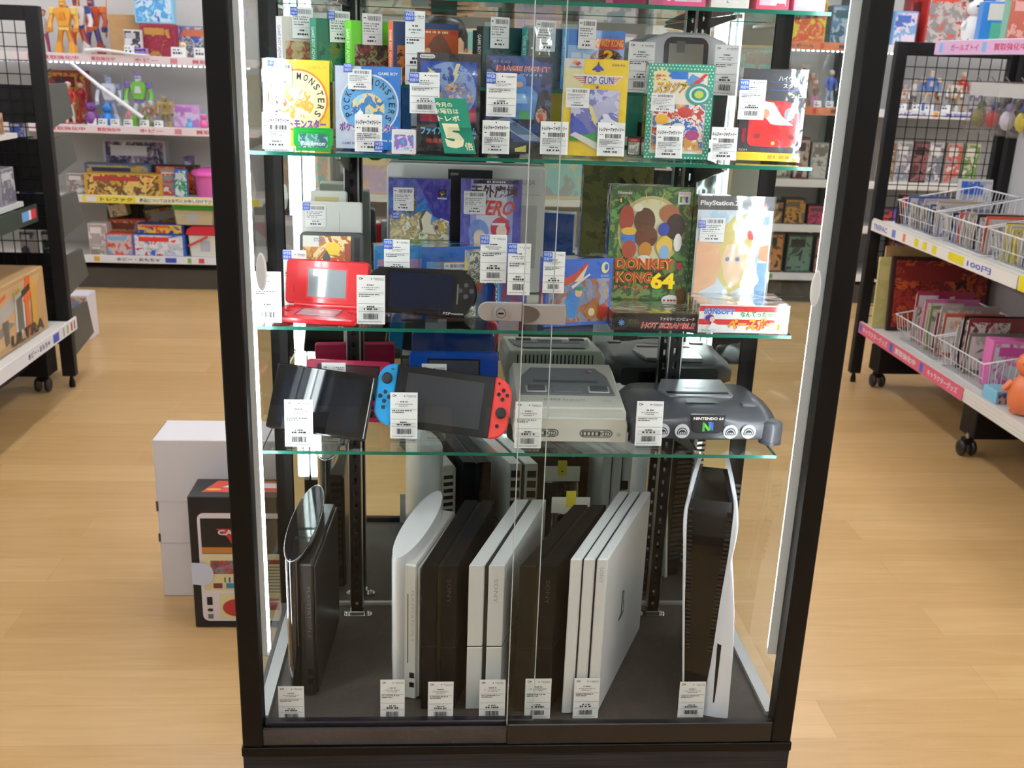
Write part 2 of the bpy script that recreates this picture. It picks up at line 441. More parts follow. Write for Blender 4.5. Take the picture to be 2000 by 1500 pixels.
# glass shelves, cantilevered from the uprights
def shelf_glass(x0, x1, y0, y1, z, name='glass_shelf', t=.0055):
    m = MB(1)
    vs = [(x, y, q) for x in (x0, x1) for y in (y0, y1) for q in (z-t, z)]
    m.raw(vs, [(0, 2, 6, 4), (1, 5, 7, 3)], GLASS); m.raw(vs, [(0, 1, 3, 2), (4, 6, 7, 5), (0, 4, 5, 1), (2, 3, 7, 6)], EDGE)
    return m.build(name, case)
for k, z in ZS.items():
    g = shelf_glass(-.421, .406, .110, .385, z)
    for x in (-.297, .283):
        hb_ = (.012 if x < 0 else .024) if k == 2 else .055
        b = MB(1).prism([(.350, z-.006), (.350, z-hb_), (.33, z-hb_+.002), (.15, z-.009-hb_*.1), (.145, z-.006)], x-.0015, x+.0015, mat('#3a3d3f', .25, .8), 'x')
        b.box(x-.004, x+.004, .142, .152, z-.012, z-.0058, CHROME, .001)
        b.build('shelf_bracket', case)
shelf_glass(-.262, .300, .262, .372, ZR, 'raised_glass_step')
for x in (-.255, .293):
    for y in (.270, .362): MB(1).box(x-.004, x+.004, y-.004, y+.004, ZS[3], ZR-.0056, ACRYL).build('step_leg', case)
# sliding doors
def door(x0, x1, y, left):
    d = MB(1).box(x0, x1, y, y+.005, .488, 1.99, DOORGLASS).build('sliding_door', case)
    for x in ((x1,) if left else (x0,)):
        MB(1).box(x-.0006, x+.0006, y-.0002, y+.0052, .488, 1.99, mat('#bfc9c4', .2)).build('polished_edge', d)
    r = MB(1).box(x0, x1, y-.004, y+.010, .4525, .4905, mat('#15121d' if left else '#100f10', .25 if left else .35), .0015).build('door_rail', d)
    px = (511, 530) if left else (1592, 563)
    q = at(*px, Y=y)
    p = MB(.001); p.prism(ell(0, 0, 7.5, 27), 0, -3, mat('#f4f6f5', .2), 'y', bev=1); p.prism(ell(0, 0, 5, 24, 20), -3.0, -3.4, mat('#d9dcda', .25))
    p.build('finger_pull', d, (q.x, y-.0004, q.z))
door(-.4165, .018, .0165, True); door(-.0255, .4165, .0045, False)
# lock on the overlap
q = at(978, 610, Y=-.004)
BR = mat('#a8a5a1', .5, .45, name='brushed_steel')
lk = MB(.001)
lk.prism(rrect(-32, 30, -13, 14, 3, 5, rs=(13, 1, 1, 13)), -6, 0, BR, bev=.8); lo = lk.build('lock', case, (q.x, .0028, q.z))
m = MB(.001).lathe([(10.5, 0), (10.5, 6), (9.5, 7)], BR, (0, -13, 0), 28, 'y'); m.ring(0, 0, 6.2, 7.2, mat('#6f6b66', .4, .8), y=-13.3); m.prism(rrect(-4, 4, -1.3, 1.3, 1.2), -13.8, -13.2, BLACK)
m.build('lock_cylinder', lo, (0, 0, 0))
m = MB(.001).prism(rrect(31, 92, -17, 12, 1), -7, 0, BR, bev=.8); m.prism([(33, -15.5)]+ell(33, -2, 22, 13, 12, -pi/2, pi/2)+[(33, 11)], -9, -7, mat('#8e8982', .3, .9)); m.build('lock_plate', lo)
# ================================================================ product helpers
def loft(m, secs, mt, smooth=True, close=True):
    n = len(secs[0]); vs = [p for s in secs for p in s]; fs = []
    for i in range(len(secs)-1):
        for k in range(n if close else n-1):
            fs.append((i*n+k, i*n+(k+1) % n, (i+1)*n+(k+1) % n, (i+1)*n+k))
    m.raw(vs, fs, mt, smooth)
    m.raw(secs[0], [tuple(range(n))[::-1]], mt); m.raw(secs[-1], [tuple(range(n))], mt)
def T_left(depth):  return Matrix(((0, 1, 0, 0), (-1, 0, 0, depth), (0, 0, 1, 0), (0, 0, 0, 1)))
def T_right(w):     return Matrix(((0, -1, 0, w), (1, 0, 0, 0), (0, 0, 1, 0), (0, 0, 0, 1)))
def T_top(h):       return Matrix(((1, 0, 0, 0), (0, 0, 1, 0), (0, -1, 0, h), (0, 0, 0, 1)))
def T_back(w, d):   return Matrix(((-1, 0, 0, w), (0, -1, 0, d), (0, 0, 1, 0), (0, 0, 0, 1)))
_dash = [mat('#26262b', .6), mat('#55555c', .6)]
def dashes(m, x0, x1, z, h, mt=None, fill=.75, align='l', y=None):
    """a row of print too fine to read"""
    y = m.up(.02) if y is None else y
    x = x0; end = x0+(x1-x0)*fill; run = []
    while x < end-.3:
        w = random.uniform(.5, 1.5)*h; run.append((x, min(x+w, end))); x += w+h*random.choice((.35, .35, 1.1))
    off = 0 if align == 'l' else (x1-end)/2 if align == 'c' else x1-end
    for a, b in run: m.rect(a+off, b+off, z, z+h, mt or _dash[0], y)
def barcode(m, x0, x1, z0, z1, mt=None, n=18):
    y = m.up(.02); r = random.Random(int(x0*7+z0*3)); ws = [r.choice((.6, 1, 1.6)) for _ in range(2*n)]; s = (x1-x0)/sum(ws); x = x0
    for i, w in enumerate(ws):
        if i % 2 == 0: m.rect(x, x+w*s, z0, z1, mt or INK, y)
        x += w*s
PAPER = mat('#f3f3f1', .55, name='card'); BLUE = mat('#2f66d8', .5, name='web_blue')
def print_long(m, w, h):
    """tall price ticket: crest, header, model, rule lines, price, bars"""
    m.lay = .25; g = GREYINK
    m.ring(.13*w, .93*h, .028*w, .05*w, g, 10); m.poly(ell(.2*w, .93*h, .03*w, n=8), g)
    m.poly(ell(.52*w, .925*h, .022*w, n=10), INK); dashes(m, .6*w, .95*w, .925*h, .014*h, g, 1); dashes(m, .66*w, .95*w, .9*h, .012*h, g, 1)
    dashes(m, .1*w, .9*w, .79*h, .022*h, fill=.35, align='c')
    for z, f in ((.74, .75), (.70, .45)): dashes(m, .08*w, .92*w, z*h, .017*h, g, f, 'c')
    dashes(m, .08*w, .92*w, .60*h, .02*h, fill=.85); dashes(m, .08*w, .92*w, .56*h, .02*h, fill=.5)
    for z in (.64, .42, .26): m.rect(.04*w, .96*w, z*h, z*h+.5, g)
    dashes(m, .1*w, .9*w, .345*h, .028*h, fill=.35, align='c'); dashes(m, .1*w, .9*w, .29*h, .036*h, fill=.62, align='c')
    barcode(m, .24*w, .76*w, .10*h, .22*h); dashes(m, .06*w, .94*w, .045*h, .014*h, g, .9)
def print_short(m, w, h):
    """square price ticket with the shop's name"""
    m.lay = .25; g = GREYINK
    m.poly(ell(.5*w, .94*h, .025*w, n=8), INK)
    m.text('トレジャーファクトリー', .05*w, .95*w, .72*h, .85*h, INK, .035)
    dashes(m, .08*w, .2*w, .62*h, .03*h, fill=1); barcode(m, .28*w, .88*w, .53*h, .66*h)
    for z, f in ((.47, .85), (.42, .6), (.37, .8), (.32, .35)): dashes(m, .08*w, .92*w, z*h, .025*h, g, f)
    m.rect(.05*w, .95*w, .27*h, .27*h+.4, g); dashes(m, .1*w, .9*w, .20*h, .035*h, fill=.4, align='c')
    dashes(m, .1*w, .9*w, .10*h, .05*h, fill=.65, align='c')
def print_sticker(m, w, h):
    g = GREYINK
    dashes(m, .06*w, .2*w, .84*h, .04*h, fill=1); barcode(m, .27*w, .93*w, .78*h, .93*h)
    for z, f in ((.66, .9), (.59, .75), (.50, .85), (.42, .6)): dashes(m, .07*w, .93*w, z*h, .04*h, g, f)
    m.rect(.05*w, .95*w, .34*h, .34*h+.3, g); dashes(m, .1*w, .9*w, .23*h, .05*h, fill=.4, align='c'); dashes(m, .1*w, .9*w, .10*h, .06*h, fill=.65, align='c')
def blue_tab(parent, x, z, s=13, y=-.75):
    m = MB().prism([(x, z), (x+s, z), (x+s, z+s), (x, z+s)], y, y+.15, BLUE); m.lay = -y
    m.text('WEB', x+1, x+s-1, z+s*.55, z+s*.9, WHITE, .01); m.text('掲載中', x+1, x+s-1, z+s*.12, z+s*.45, WHITE)
    return m.build('blue_sticker', parent)
def front(l, r, t, b, z, Y=None, lean=0):
    """base point, width and height (mm) of an upright thing from its outline in the photograph"""
    cx = (l+r)/2
    y = at(cx, b, Z=z).y if Y is None else Y
    L = at(l, b, Y=y); R = at(r, b, Y=y)
    h = at(cx, t, Y=y).z - z
    h = at(cx, t, Y=y+h*math.tan(lean)).z - z
    return Vector((L.x, y, z)), (R.x-L.x)*1000, h/cos(lean)*1000
def card(label, l, r, t, b, z, Y=None, kind='long', tab=False, rz=0, lean=.10, stand=True, group=None, roll=0):
    loc, w, h = front(l, r, t, b, z, Y, lean)
    loc.z += .0004 + .0012*sin(lean)
    lift = 3.5 if stand else 0
    m = MB().prism([(0, lift), (w, lift), (w, h), (0, h)], 0, .4, PAPER)
    o = m.build('price_card', None, loc, (-lean, roll, rz)); tag(o, label, 'price card', group)
    p = MB(); p.T = Matrix.Translation((0, 0, lift)); (print_long if kind == 'long' else print_short)(p, w, h-lift); p.build('printing', o)
    if tab == 'low': blue_tab(o, w*.72, lift+2, 13)
    elif tab: blue_tab(o, -w*.02, h-15, 14)
    if stand:
        s = MB(); s.box(3, w-3, .45, 2.2, .2, min(h*.5, 30), ACRYL); s.box(3, w-3, -7, .45, .0, 1.2, ACRYL); s.box(3, w-3, -8, -7, 0, 5, ACRYL)
        so = s.build('clear_stand', o); so.rotation_euler = (lean, 0, 0) if lean < .2 else (0, 0, 0)
    return o
def gbox(name, label, cat, w, h, d, loc, body, draw=None, rz=0, lean=0, sticker=None, film=True, group=None, extra=None, r=0, filmm=None):
    """an upright carton; draw(m, w, h) prints its front"""
    m = MB().box(0, w, 0, d, 0, h, body, .6)
    loc = Vector(loc); loc.z += .0007 + (d+1.5)*.001*sin(lean)
    o = m.build(name, None, loc, (-lean, 0, rz)); tag(o, label, cat, group)
    if draw:
        p = MB(); draw(p, w, h); p.build('cover_print', o)
    if extra: extra(o, w, h, d)
    if sticker:
        sx, sz, sw, sh = sticker[:4]; s = MB().prism([(sx, sz), (sx+sw, sz), (sx+sw, sz+sh), (sx, sz+sh)], -2.6, -2.45, PAPER)
        s.T = Matrix.Translation((sx, -2.6, sz)); print_sticker(s, sw, sh); s.T = None
        so = s.build('price_sticker', o)
        if len(sticker) > 4: blue_tab(so, sx+sticker[4], sz+sticker[5], 12, -3.4)
    if film:
        f = MB().box(-.8, w+.8, -4.2, d+.8, -.0, h+.8, filmm or FILM); f.build('clear_sleeve', o)
    return o
# ================================================================ shelf at eye height: boxed games, cartridges, tickets
S3 = ZS[3]
YEL = mat('#f2cf1d', .4, coat=.3); BLU = mat('#1577d2', .4, coat=.3); PUR = mat('#7b3fa0', .4); ORG = mat('#ef7d33', .4); TEAL = mat('#12a383', .4, coat=.2)
RED = mat('#d5202a', .4, coat=.3); NAVY = mat('#23356f', .4, coat=.3); CARDW = mat('#dfe2e6', .45, coat=.2); GRN = mat('#1fae3c', .35, coat=.3)
def sparkle(m, cx, cz, r0, r1, n, mt, y=None):
    m.poly([(cx+(r0 if i % 2 else r1)*cos(pi*i/n), cz+(r0 if i % 2 else r1)*sin(pi*i/n)) for i in range(2*n)], mt, y)
def star(m, cx, cz, r, mt, rot=pi/2):
    m.poly([(cx+(r if i % 2 == 0 else r*.4)*cos(rot+pi*i/5), cz+(r if i % 2 == 0 else r*.4)*sin(rot+pi*i/5)) for i in range(10)], mt)
def monster(main, side, disc):
    def d(m, w, h):
        m.rect(.5, w-.5, .5, h-.5, side); m.rect(.40*w, w-.5, .5, h-.5, main)
        m.text('GAME BOY', .66*w, .96*w, .90*h, .935*h, WHITE if main is BLU else mat('#d8b51c'), .02)
        m.ring(.52*w, .54*h, .43*w, .455*w, WHITE if main is BLU else ORG, 40)
        m.poly(ell(.52*w, .54*h, .425*w, n=40), disc)
        y = m.up()
        for i, t in enumerate('POCKET MONSTERS'):
            a = radians(205-i*17)
            if t == ' ': continue
            m.text(t, .52*w+.35*w*cos(a)-.033*w, .52*w+.35*w*cos(a)+.033*w, .54*h+.35*w*sin(a)-.05*w, .54*h+.35*w*sin(a)+.05*w, INK, .02, y, rot=a-pi/2)
        m.poly(ell(.5*w, .50*h, .26*w, .22*w, 26), art(('#ffe9a0', '#f6b93c', '#fff6dc', '#e87a3a') if main is YEL else ('#9fd3ee', '#f3d48a', '#2c7fc4', '#ffffff'), 45, 3 if main is YEL else 5))
        m.text('ポケットモンスター', .05*w, .95*w, .205*h, .33*h, WHITE, .07); m.text('ポケットモンスター', .06*w, .94*w, .21*h, .325*h, PUR, .04)
        m.text('GAME BOY', .10*w, .36*w, .055*h, .085*h, mat('#4a5ba8'), .01); dashes(m, .62*w, .9*w, .10*h, 2.4, WHITE, 1)
    return d
loc, wy, hy = front(517, 646, 119, 296, S3, .172)
gbox('game_box', 'yellow handheld game box with orange ring, standing leftmost in the front row', 'video game', wy, hy, 24, loc, YEL, monster(YEL, mat('#f7f7f5', .4), mat('#fdf3b8', .4)), -.03, .05,
     sticker=(.1*wy, .71*hy, .34*wy, .24*hy, -3, 26), group='boxed games on the top visible shelf')
loc, w, h = front(656, 782, 132, 302, S3, .165)
gbox('game_box', 'blue handheld game box with white disc emblem and purple lettering', 'video game', w, h, 24, loc, BLU, monster(BLU, mat('#c9d2e2', .4), mat('#5aa5de', .4)), -.02, .05,
     sticker=(.2*w, .72*h, .36*w, .24*h, -6, 24), group='boxed games on the top visible shelf')
def disk_game(m, w, h):
    m.rect(.4, w-.4, .4, h-.4, mat('#2a2a2e', .4)); m.poly(rrect(.04*w, .28*w, .945*h, .985*h, 3), WHITE); m.text('Nintendo', .06*w, .26*w, .953*h, .977*h, mat('#3a3a3e'), .01)
    m.rect(.05*w, .95*w, .30*h, .92*h, mat('#1f4fa8', .4))
    m.poly(ell(.5*w, .62*h, .44*w, .295*h, 32), art(('#16307a', '#3f6fc4', '#8aa8d8', '#2b4d9e'), 30, 2))
    P = [(.15, .86), (.2, .82), (.17, .8), (.3, .72), (.27, .77), (.33, .79)]; m.poly([(a*w, b*h) for a, b in P], mat('#e8dc6a'))
    m.poly([(a*w, b*h) for a, b in [(.62, .9), (.68, .9), (.63, .8), (.67, .8), (.56, .68), (.6, .78), (.56, .79)]], mat('#e6dfa8'))
    m.poly(ell(.62*w, .55*h, .27*w, .16*h, 20), art(('#b5654a', '#e0c39a', '#6b83c8', '#d8a53a', '#7a3a5e'), 70, 9))
    m.poly([(.06*w, .31*h), (.94*w, .31*h), (.94*w, .46*h), (.5*w, .34*h), (.06*w, .42*h)], mat('#b8324a'))
    m.rect(.03*w, .97*w, .03*h, .285*h, mat('#1b1b1d')); m.text('ファイアーエムブレム', .06*w, .96*w, .17*h, .26*h, mat('#6fc1f2'), .05); m.text('暗黒竜と光の剣', .16*w, .8*w, .085*h, .135*h, mat('#d23a3a'), .01)
loc, w, h = front(814, 935, 107, 300, S3, .165)
gbox('game_box', 'dark grey game box with an oval battle scene and lightning, behind the green sign', 'video game', w, h, 26, loc, mat('#2d2d31', .4), disk_game, .03, .05, group='boxed games on the top visible shelf')
def shooter(m, w, h):
    m.rect(.4, w-.4, .4, h-.4, mat('#20252e', .4)); m.rect(.6, w-.6, .12*h, h-.6, art(('#1b2a50', '#2b4f8f', '#172038', '#3f74b8'), 22, 4))
    m.text('IMAGE FIGHT', .14*w, .97*w, .845*h, .905*h, WHITE, .06, shear=.12); m.text('IMAGE FIGHT', .14*w, .97*w, .845*h, .905*h, mat('#c03528'), .02, shear=.12)
    m.text('イメージファイト', .3*w, .85*w, .80*h, .825*h, WHITE, .01); m.text('ファミコン', .1*w, .36*w, .925*h, .95*h, mat('#cfd3da'))
    blu = mat('#3f86cf', .35, coat=.4); lb = mat('#8fc0ea', .35); cx = .5*w
    m.poly([(cx-.22*w, .36*h), (cx+.24*w, .36*h), (cx+.30*w, .62*h), (cx+.18*w, .70*h), (cx-.12*w, .70*h), (cx-.28*w, .60*h)], blu)
    m.poly(ell(cx, .74*h, .115*w, .075*h, 16), blu); m.poly(ell(cx, .715*h, .065*w, .03*h, 12), mat('#e3a878'))
    m.poly([(cx-.1*w, .52*h), (cx+.14*w, .52*h), (cx+.1*w, .62*h), (cx-.06*w, .62*h)], lb)
    m.poly([(cx+.02*w, .36*h), (cx+.2*w, .36*h), (cx+.15*w, .45*h), (cx, .45*h)], mat('#3ea36a'))
    m.poly([(.12*w, .34*h), (.34*w, .38*h), (.95*w, .13*h), (.62*w, .14*h)], mat('#93a9c4')); m.poly([(.3*w, .30*h), (.45*w, .33*h), (.75*w, .2*h), (.5*w, .2*h)], mat('#46688f'))
    m.poly(ell(.86*w, .4*h, .09*w, .08*h, 12), art(('#7a3a2a', '#caa07a', '#b03a34'), 90, 8))
loc, w, h = front(946, 1072, 112, 302, S3, .165)
gbox('game_box', 'dark blue space shooter game box with an armoured pilot above a fighter craft', 'video game', w, h, 26, loc, mat('#20252e', .4), shooter, .02, .05, group='boxed games on the top visible shelf')
def topgun(m, w, h):
    m.rect(.4, w-.4, .4, h-.4, YEL); m.rect(.5, .3*w, .90*h, h-.5, mat('#c9ccd0')); m.rect(.5, .3*w, .66*h, .90*h, mat('#dcd7a2'))
    for k, c in enumerate(('#e88a2e', '#c8352c')): m.poly([((.10+k*.05)*w, (.955-k*.012)*h), ((.16+k*.05)*w, (.985-k*.012)*h), ((.2+k*.05)*w, (.965-k*.012)*h), ((.15+k*.05)*w, (.94-k*.012)*h)], mat(c))
    m.text('KONAMI', .08*w, .25*w, .905*h, .925*h, INK); m.text('KDS-TG', .74*w, .94*w, .935*h, .955*h, mat('#4a4632'), .01)
    bl = mat('#20349c', .4); cx = .52*w
    m.poly([(cx, .985*h), (cx+.02*w, .94*h), (cx+.09*w, .90*h), (cx+.09*w, .885*h), (cx+.03*w, .89*h), (cx+.04*w, .872*h), (cx-.04*w, .872*h), (cx-.03*w, .89*h), (cx-.09*w, .885*h), (cx-.09*w, .90*h), (cx-.02*w, .94*h)], bl)
    m.poly([(.12*w, .845*h), (.92*w, .835*h), (.80*w, .745*h), (.28*w, .75*h)], mat('#e9e4da')); rd = mat('#c8423e')
    for k in range(4):
        z = (.822-k*.019)*h
        m.poly([((.13+.04*k)*w, z), (.34*w, z), (.34*w, z-.009*h), ((.15+.04*k)*w, z-.009*h)], rd, y=-m.lay-.05); m.poly([(.72*w, z), ((.9-.03*k)*w, z), ((.88-.03*k)*w, z-.009*h), (.72*w, z-.009*h)], rd, y=-m.lay-.05)
    m.up(.1); m.text('TOP GUN', .29*w, .77*w, .75*h, .825*h, WHITE, .03); m.text('TOP GUN', .29*w, .77*w, .75*h, .825*h, bl, .012); star(m, cx, .715*h, .035*w, bl)
    m.rect(.12*w, .88*w, .20*h, .69*h, art(('#8d90c8', '#c9cbe6', '#6f76b4', '#e9e9f4'), 24, 6))
    m.poly([(a*w, b*h) for a, b in [(.40, .50), (.62, .58), (.86, .66), (.80, .56), (.88, .48), (.62, .44), (.55, .36)]], mat('#b9b8d8', .2, coat=.8))
    m.poly([(a*w, b*h) for a, b in [(.38, .55), (.45, .52), (.56, .36), (.5, .33)]], mat('#e7d98a'))
    m.poly([(a*w, b*h) for a, b in [(.12, .44), (.3, .36), (.44, .24), (.12, .22)]], mat('#3d55b8')); m.poly([(a*w, b*h) for a, b in [(.12, .16), (.88, .16), (.88, .3), (.6, .26), (.12, .2)]], mat('#2f9c4d')); m.poly([(a*w, b*h) for a, b in [(.12, .22), (.2, .25), (.88, .05), (.7, .02)]], mat('#e6e3da'))
loc, w, h = front(1096, 1217, 118, 306, S3, .16)
gbox('game_box', 'yellow jet fighter game box with winged blue and red title', 'video game', w, h, 26, loc, YEL, topgun, -.03, .05, sticker=(.03*w, .50*h, .37*w, .20*h), group='boxed games on the top visible shelf')
def baseball(m, w, h):
    m.rect(.4, w-.4, .4, h-.4, TEAL); y = m.up(); dot = mat('#d8f2ea')
    for i in range(19):
        for j in range(30):
            u, v = (i+.5+(j % 2)*.5)/19.5*w, (j+.5)/30*h
            if u < .085*w or u > .90*w or v < .05*h or v > .92*h: m.poly(ell(u, v, 1.3, n=6), dot, y)
    m.rect(.085*w, .90*w, .06*h, .915*h, mat('#efe6d2')); m.rect(.3*w, .6*w, .84*h, .92*h, BLU); m.poly([(.55*w, .8*h), (.66*w, .90*h), (.85*w, .84*h), (.7*w, .76*h)], mat('#4d93d8'))
    sparkle(m, .2*w, .85*h, .10*w, .16*w, 12, mat('#efe0a0')); m.text('爆笑', .11*w, .29*w, .825*h, .885*h, RED, .03)
    m.text('スタジアム', .12*w, .72*w, .69*h, .82*h, INK, .05, shear=.25); m.text('スタジアム', .12*w, .72*w, .69*h, .82*h, mat('#f2b21c'), .02, shear=.25)
    m.poly([(.68*w, .74*h), (.90*w, .90*h), (.86*w, .91*h), (.66*w, .79*h)], RED)
    for r, c in ((.2, '#2b9488'), (.15, '#d8efe6'), (.115, '#2b9488'), (.07, '#c4d44c')): m.poly(ell(.78*w, .69*h, r*w, .8*r*w, 20), mat(c))
    m.rect(.10*w, .89*w, .10*h, .58*h, art(('#d8b48a', '#c23a34', '#f3ede0', '#2f68b8', '#d99b3a', '#efe8da'), 38, 12))
    for (a, b, c) in ((.24, .42, '#f0b52c'), (.58, .5, '#c8302f'), (.3, .2, '#2d52a8'), (.72, .26, '#b03a7a'), (.5, .33, '#f4efe6')): m.poly(ell(a*w, b*h, .11*w, .055*h, 14), mat(c))
loc, w, h = front(1256, 1382, 127, 312, S3, .155)
gbox('game_box', 'teal polka dot baseball game box with yellow slanted title and curling ball trail', 'video game', w, h, 26, loc, TEAL, baseball, -.02, .05, sticker=(.06*w, .50*h, .36*w, .19*h), group='boxed games on the top visible shelf')
def highway(m, w, h):
    m.rect(.4, w-.4, .4, h-.4, mat('#3c3e45', .4)); m.text('ハイウェイ', .56*w, .94*w, .875*h, .93*h, WHITE, .02); m.text('スター', .64*w, .88*w, .80*h, .85*h, WHITE, .02)
    m.rect(.44*w, .97*w, .862*h, .868*h, mat('#3b62c0')); m.rect(.44*w, .97*w, .775*h, .781*h, mat('#3b62c0'))
    m.poly(rrect(.15*w, .95*w, .16*h, .66*h, .12*w, 5, rs=(.1*w, .12*w, .25*w, .05*w)), mat('#e8343c', .25, coat=.8))
    m.poly([(a*w, b*h) for a, b in [(.3, .66), (.52, .64), (.66, .5), (.9, .38), (.5, .41), (.38, .5)]], mat('#f4eeec')); m.poly([(a*w, b*h) for a, b in [(.27, .4), (.9, .4), (.93, .3), (.85, .18), (.28, .18), (.2, .28)]], mat('#e02a2e', .2, coat=.9))
    m.poly(ell(.78*w, .52*h, .08*w, .07*h, 16), mat('#9aa0a8')); m.poly(ell(.4*w, .52*h, .07*w, .05*h, 12), mat('#d49a7a')); m.rect(.26*w, .34*w, .25*h, .30*h, mat('#8c1a20')); m.rect(.8*w, .88*w, .25*h, .30*h, mat('#8c1a20')); m.poly(ell(.56*w, .2*h, .03*w, n=10), mat('#f2d04a'))
    m.text('3-D', .78*w, .97*w, .70*h, .74*h, WHITE, .02); m.rect(0.5, w-.5, .5, .095*h, mat('#f0d21f')); dashes(m, .5*w, .95*w, .03*h, 5, mat('#d88a1c'), 1); m.text('ROM', .03*w, .16*w, .105*h, .13*h, WHITE)
    m.text('FAMILY', .05*w, .12*w, .2*h, .36*h, RED, .01)
loc, w, h = front(1437, 1556, 137, 310, S3, .17)
gbox('game_box', 'grey racing game box with a big glossy red car and yellow bottom band', 'video game', w, h, 26, loc, mat('#33353b', .4), highway, -.10, .05, group='boxed games on the top visible shelf')

# ---- second row on the raised step: narrow handheld boxes turned to the right, spines showing
GB = mat('#e9e6e0', .4)
def gba(label, lpx, tpy, rz, spine, spinetext, face, img, title=None, Y=.275, w=88, h=None, sticker=None, d=20, film=False, body=None, bpy=None, tab=True):
    p = at(lpx, 120, Y=Y); z0 = ZR
    h = h or (at(lpx, tpy, Y=Y).z - z0)*1000
    def dr(m, w, h):
        m.rect(.3, w-.3, .3, h-.3, face); m.rect(.06*w, .95*w, .03*h, .62*h, img)
        if title: title(m, w, h)
    def ex(o, w, h, d):
        m = MB(); m.T = T_left(d); m.rect(.3, d-.3, .3, h-.3, spine); m.text('GAME BOY ADVANCE', -h*.33+d/2, h*.33+d/2, .48*h, .48*h+d*.5, spinetext, .02, rot=-pi/2); m.build('spine_print', o)
    o = gbox('game_box', label, 'video game', w, h, d, (p.x, Y, z0), body or face, dr, rz, .0, sticker=sticker, film=film, group='handheld games on the raised glass step', extra=ex)
    return o
G_ = lambda c: mat(c, .4, coat=.2)
gba('white spined handheld game box with a red picture corner, leftmost on the raised step', 553, 32, .62, G_('#f3f1f3'), mat('#a59fc0'), G_('#cfcbc0'), art(('#8d9a5a', '#a8584a', '#b8a878', '#c8b890'), 70, 3), sticker=(16, 62, 36, 46, -3, 33), w=84)
gba('dark green handheld game box with jungle picture on the raised step', 619, 36, .62, G_('#2f9a7c'), G_('#d9e8e0'), G_('#1f6d50'), art(('#1d5a40', '#2a7a58', '#6a7a3a', '#18402c'), 45, 5), sticker=(22, 58, 36, 46, -3, 33), w=84, Y=.268)
gba('lime green handheld game box with dark red cap picture on the raised step', 687, 40, .62, G_('#79dd2e'), G_('#f0ffe6'), G_('#6ccb2b'), art(('#3f5a2a', '#8a9a6a', '#7b2f34', '#24302a', '#5a6a3a'), 70, 7), sticker=(18, 56, 36, 46), w=84, Y=.268)
gba('orange handheld adventure game box with brown creature picture on the raised step', 768, 42, .45, G_('#ef6a35'), G_('#fff0e6'), G_('#2f4a78'), art(('#7a4a2c', '#c8743a', '#3a2a22'), 40, 9), w=112, title=lambda m, w, h: (m.rect(.42*w, .99*w, .3*h, .9*h, G_('#c4551f')), m.poly([(a*w, b*h) for a, b in ((.46, .32), (.5, .6), (.62, .78), (.72, .84), (.8, .74), (.92, .5), (.95, .32))], G_('#7c4a34')), m.poly(ell(.52*w, .55*h, 5, n=12), G_('#e8b07a')), dashes(m, .44*w, .86*w, .84*h, 3, G_('#f3d9b8'), 1), m.rect(.87*w, .97*w, .83*h, .88*h, G_('#c0302a'))), Y=.262)
gba('dark teal handheld game box with black spine on the raised step', 942, 52, .5, G_('#16201f'), G_('#c9d6d4'), G_('#1d4f52'), art(('#163c40', '#245f5e', '#0f2426'), 40, 11), sticker=(12, 58, 34, 46), w=80, Y=.262)
gba('teal spined dark handheld game box on the raised step', 1030, 54, .45, G_('#2fa79b'), G_('#e0f4f0'), G_('#2c4a4e'), art(('#25383a', '#3a5a58', '#4a5a3a', '#18262a'), 40, 13), sticker=(12, 56, 36, 46), w=78, film=True, Y=.262)
def dkc(m, w, h):
    m.rect(.3, w-.3, .74*h, h-.3, G_('#2f74c8')); m.text('スーパー', .3*w, .9*w, .88*h, .92*h, G_('#1d3f8a'))
    m.rect(.42*w, .98*w, .70*h, .87*h, G_('#c8352a')); m.text('DONKEY KONG', .43*w, .97*w, .735*h, .86*h, G_('#f0a83a'), .03)
    m.poly(ell(.68*w, .5*h, .3*w, .2*h, 18), art(('#5c3520', '#a0602c', '#2a1a14', '#c84a8a', '#e0c040'), 60, 15)); m.text('2', .62*w, .8*w, .5*h, .68*h, G_('#f2c02c'), .05)
gba('sky blue handheld game box with a big yellow number two on the raised step', 1108, 57, .40, G_('#4aa0dc'), G_('#cfe8f8'), G_('#8fb4dc'), art(('#8aa4c8', '#b8c8da', '#a08a6a'), 30, 17), dkc, sticker=(16, 62, 32, 44), w=104, Y=.262)
# silver wide handheld with the dark screen
p = at(1334, 190, Y=.30); hb = thing('handheld_console', 'silver wide handheld game console with grey screen standing at the back right', 'game console', (p.x, .300, ZR+.0032), -.04, rot=(-.12, 0, -.04))
SIL = mat('#c6cace', .35, .25, .4)
m = MB(); P = [(-78, 14), (-70, 4), (-55, 0), (55, 0), (70, 4), (78, 14), (80, 50), (76, 70), (62, 80), (45, 86), (30, 92), (-30, 92), (-45, 86), (-62, 80), (-76, 70), (-80, 50)]
m.prism(P, 0, 22, SIL, bev=4); m.build('body', hb)
m = MB(); m.prism(rrect(-36, 36, 12, 84, 8, 5, rs=(10, 10, 14, 14)), -.6, 0, mat('#3a3c40', .15, coat=.8)); m.rect(-28, 28, 22, 74, mat('#8f8d84', .12, coat=1), -.8); m.rect(-16, -2, 60, 78, mat('#6d6c66', .2), -.9); m.build('screen', hb)
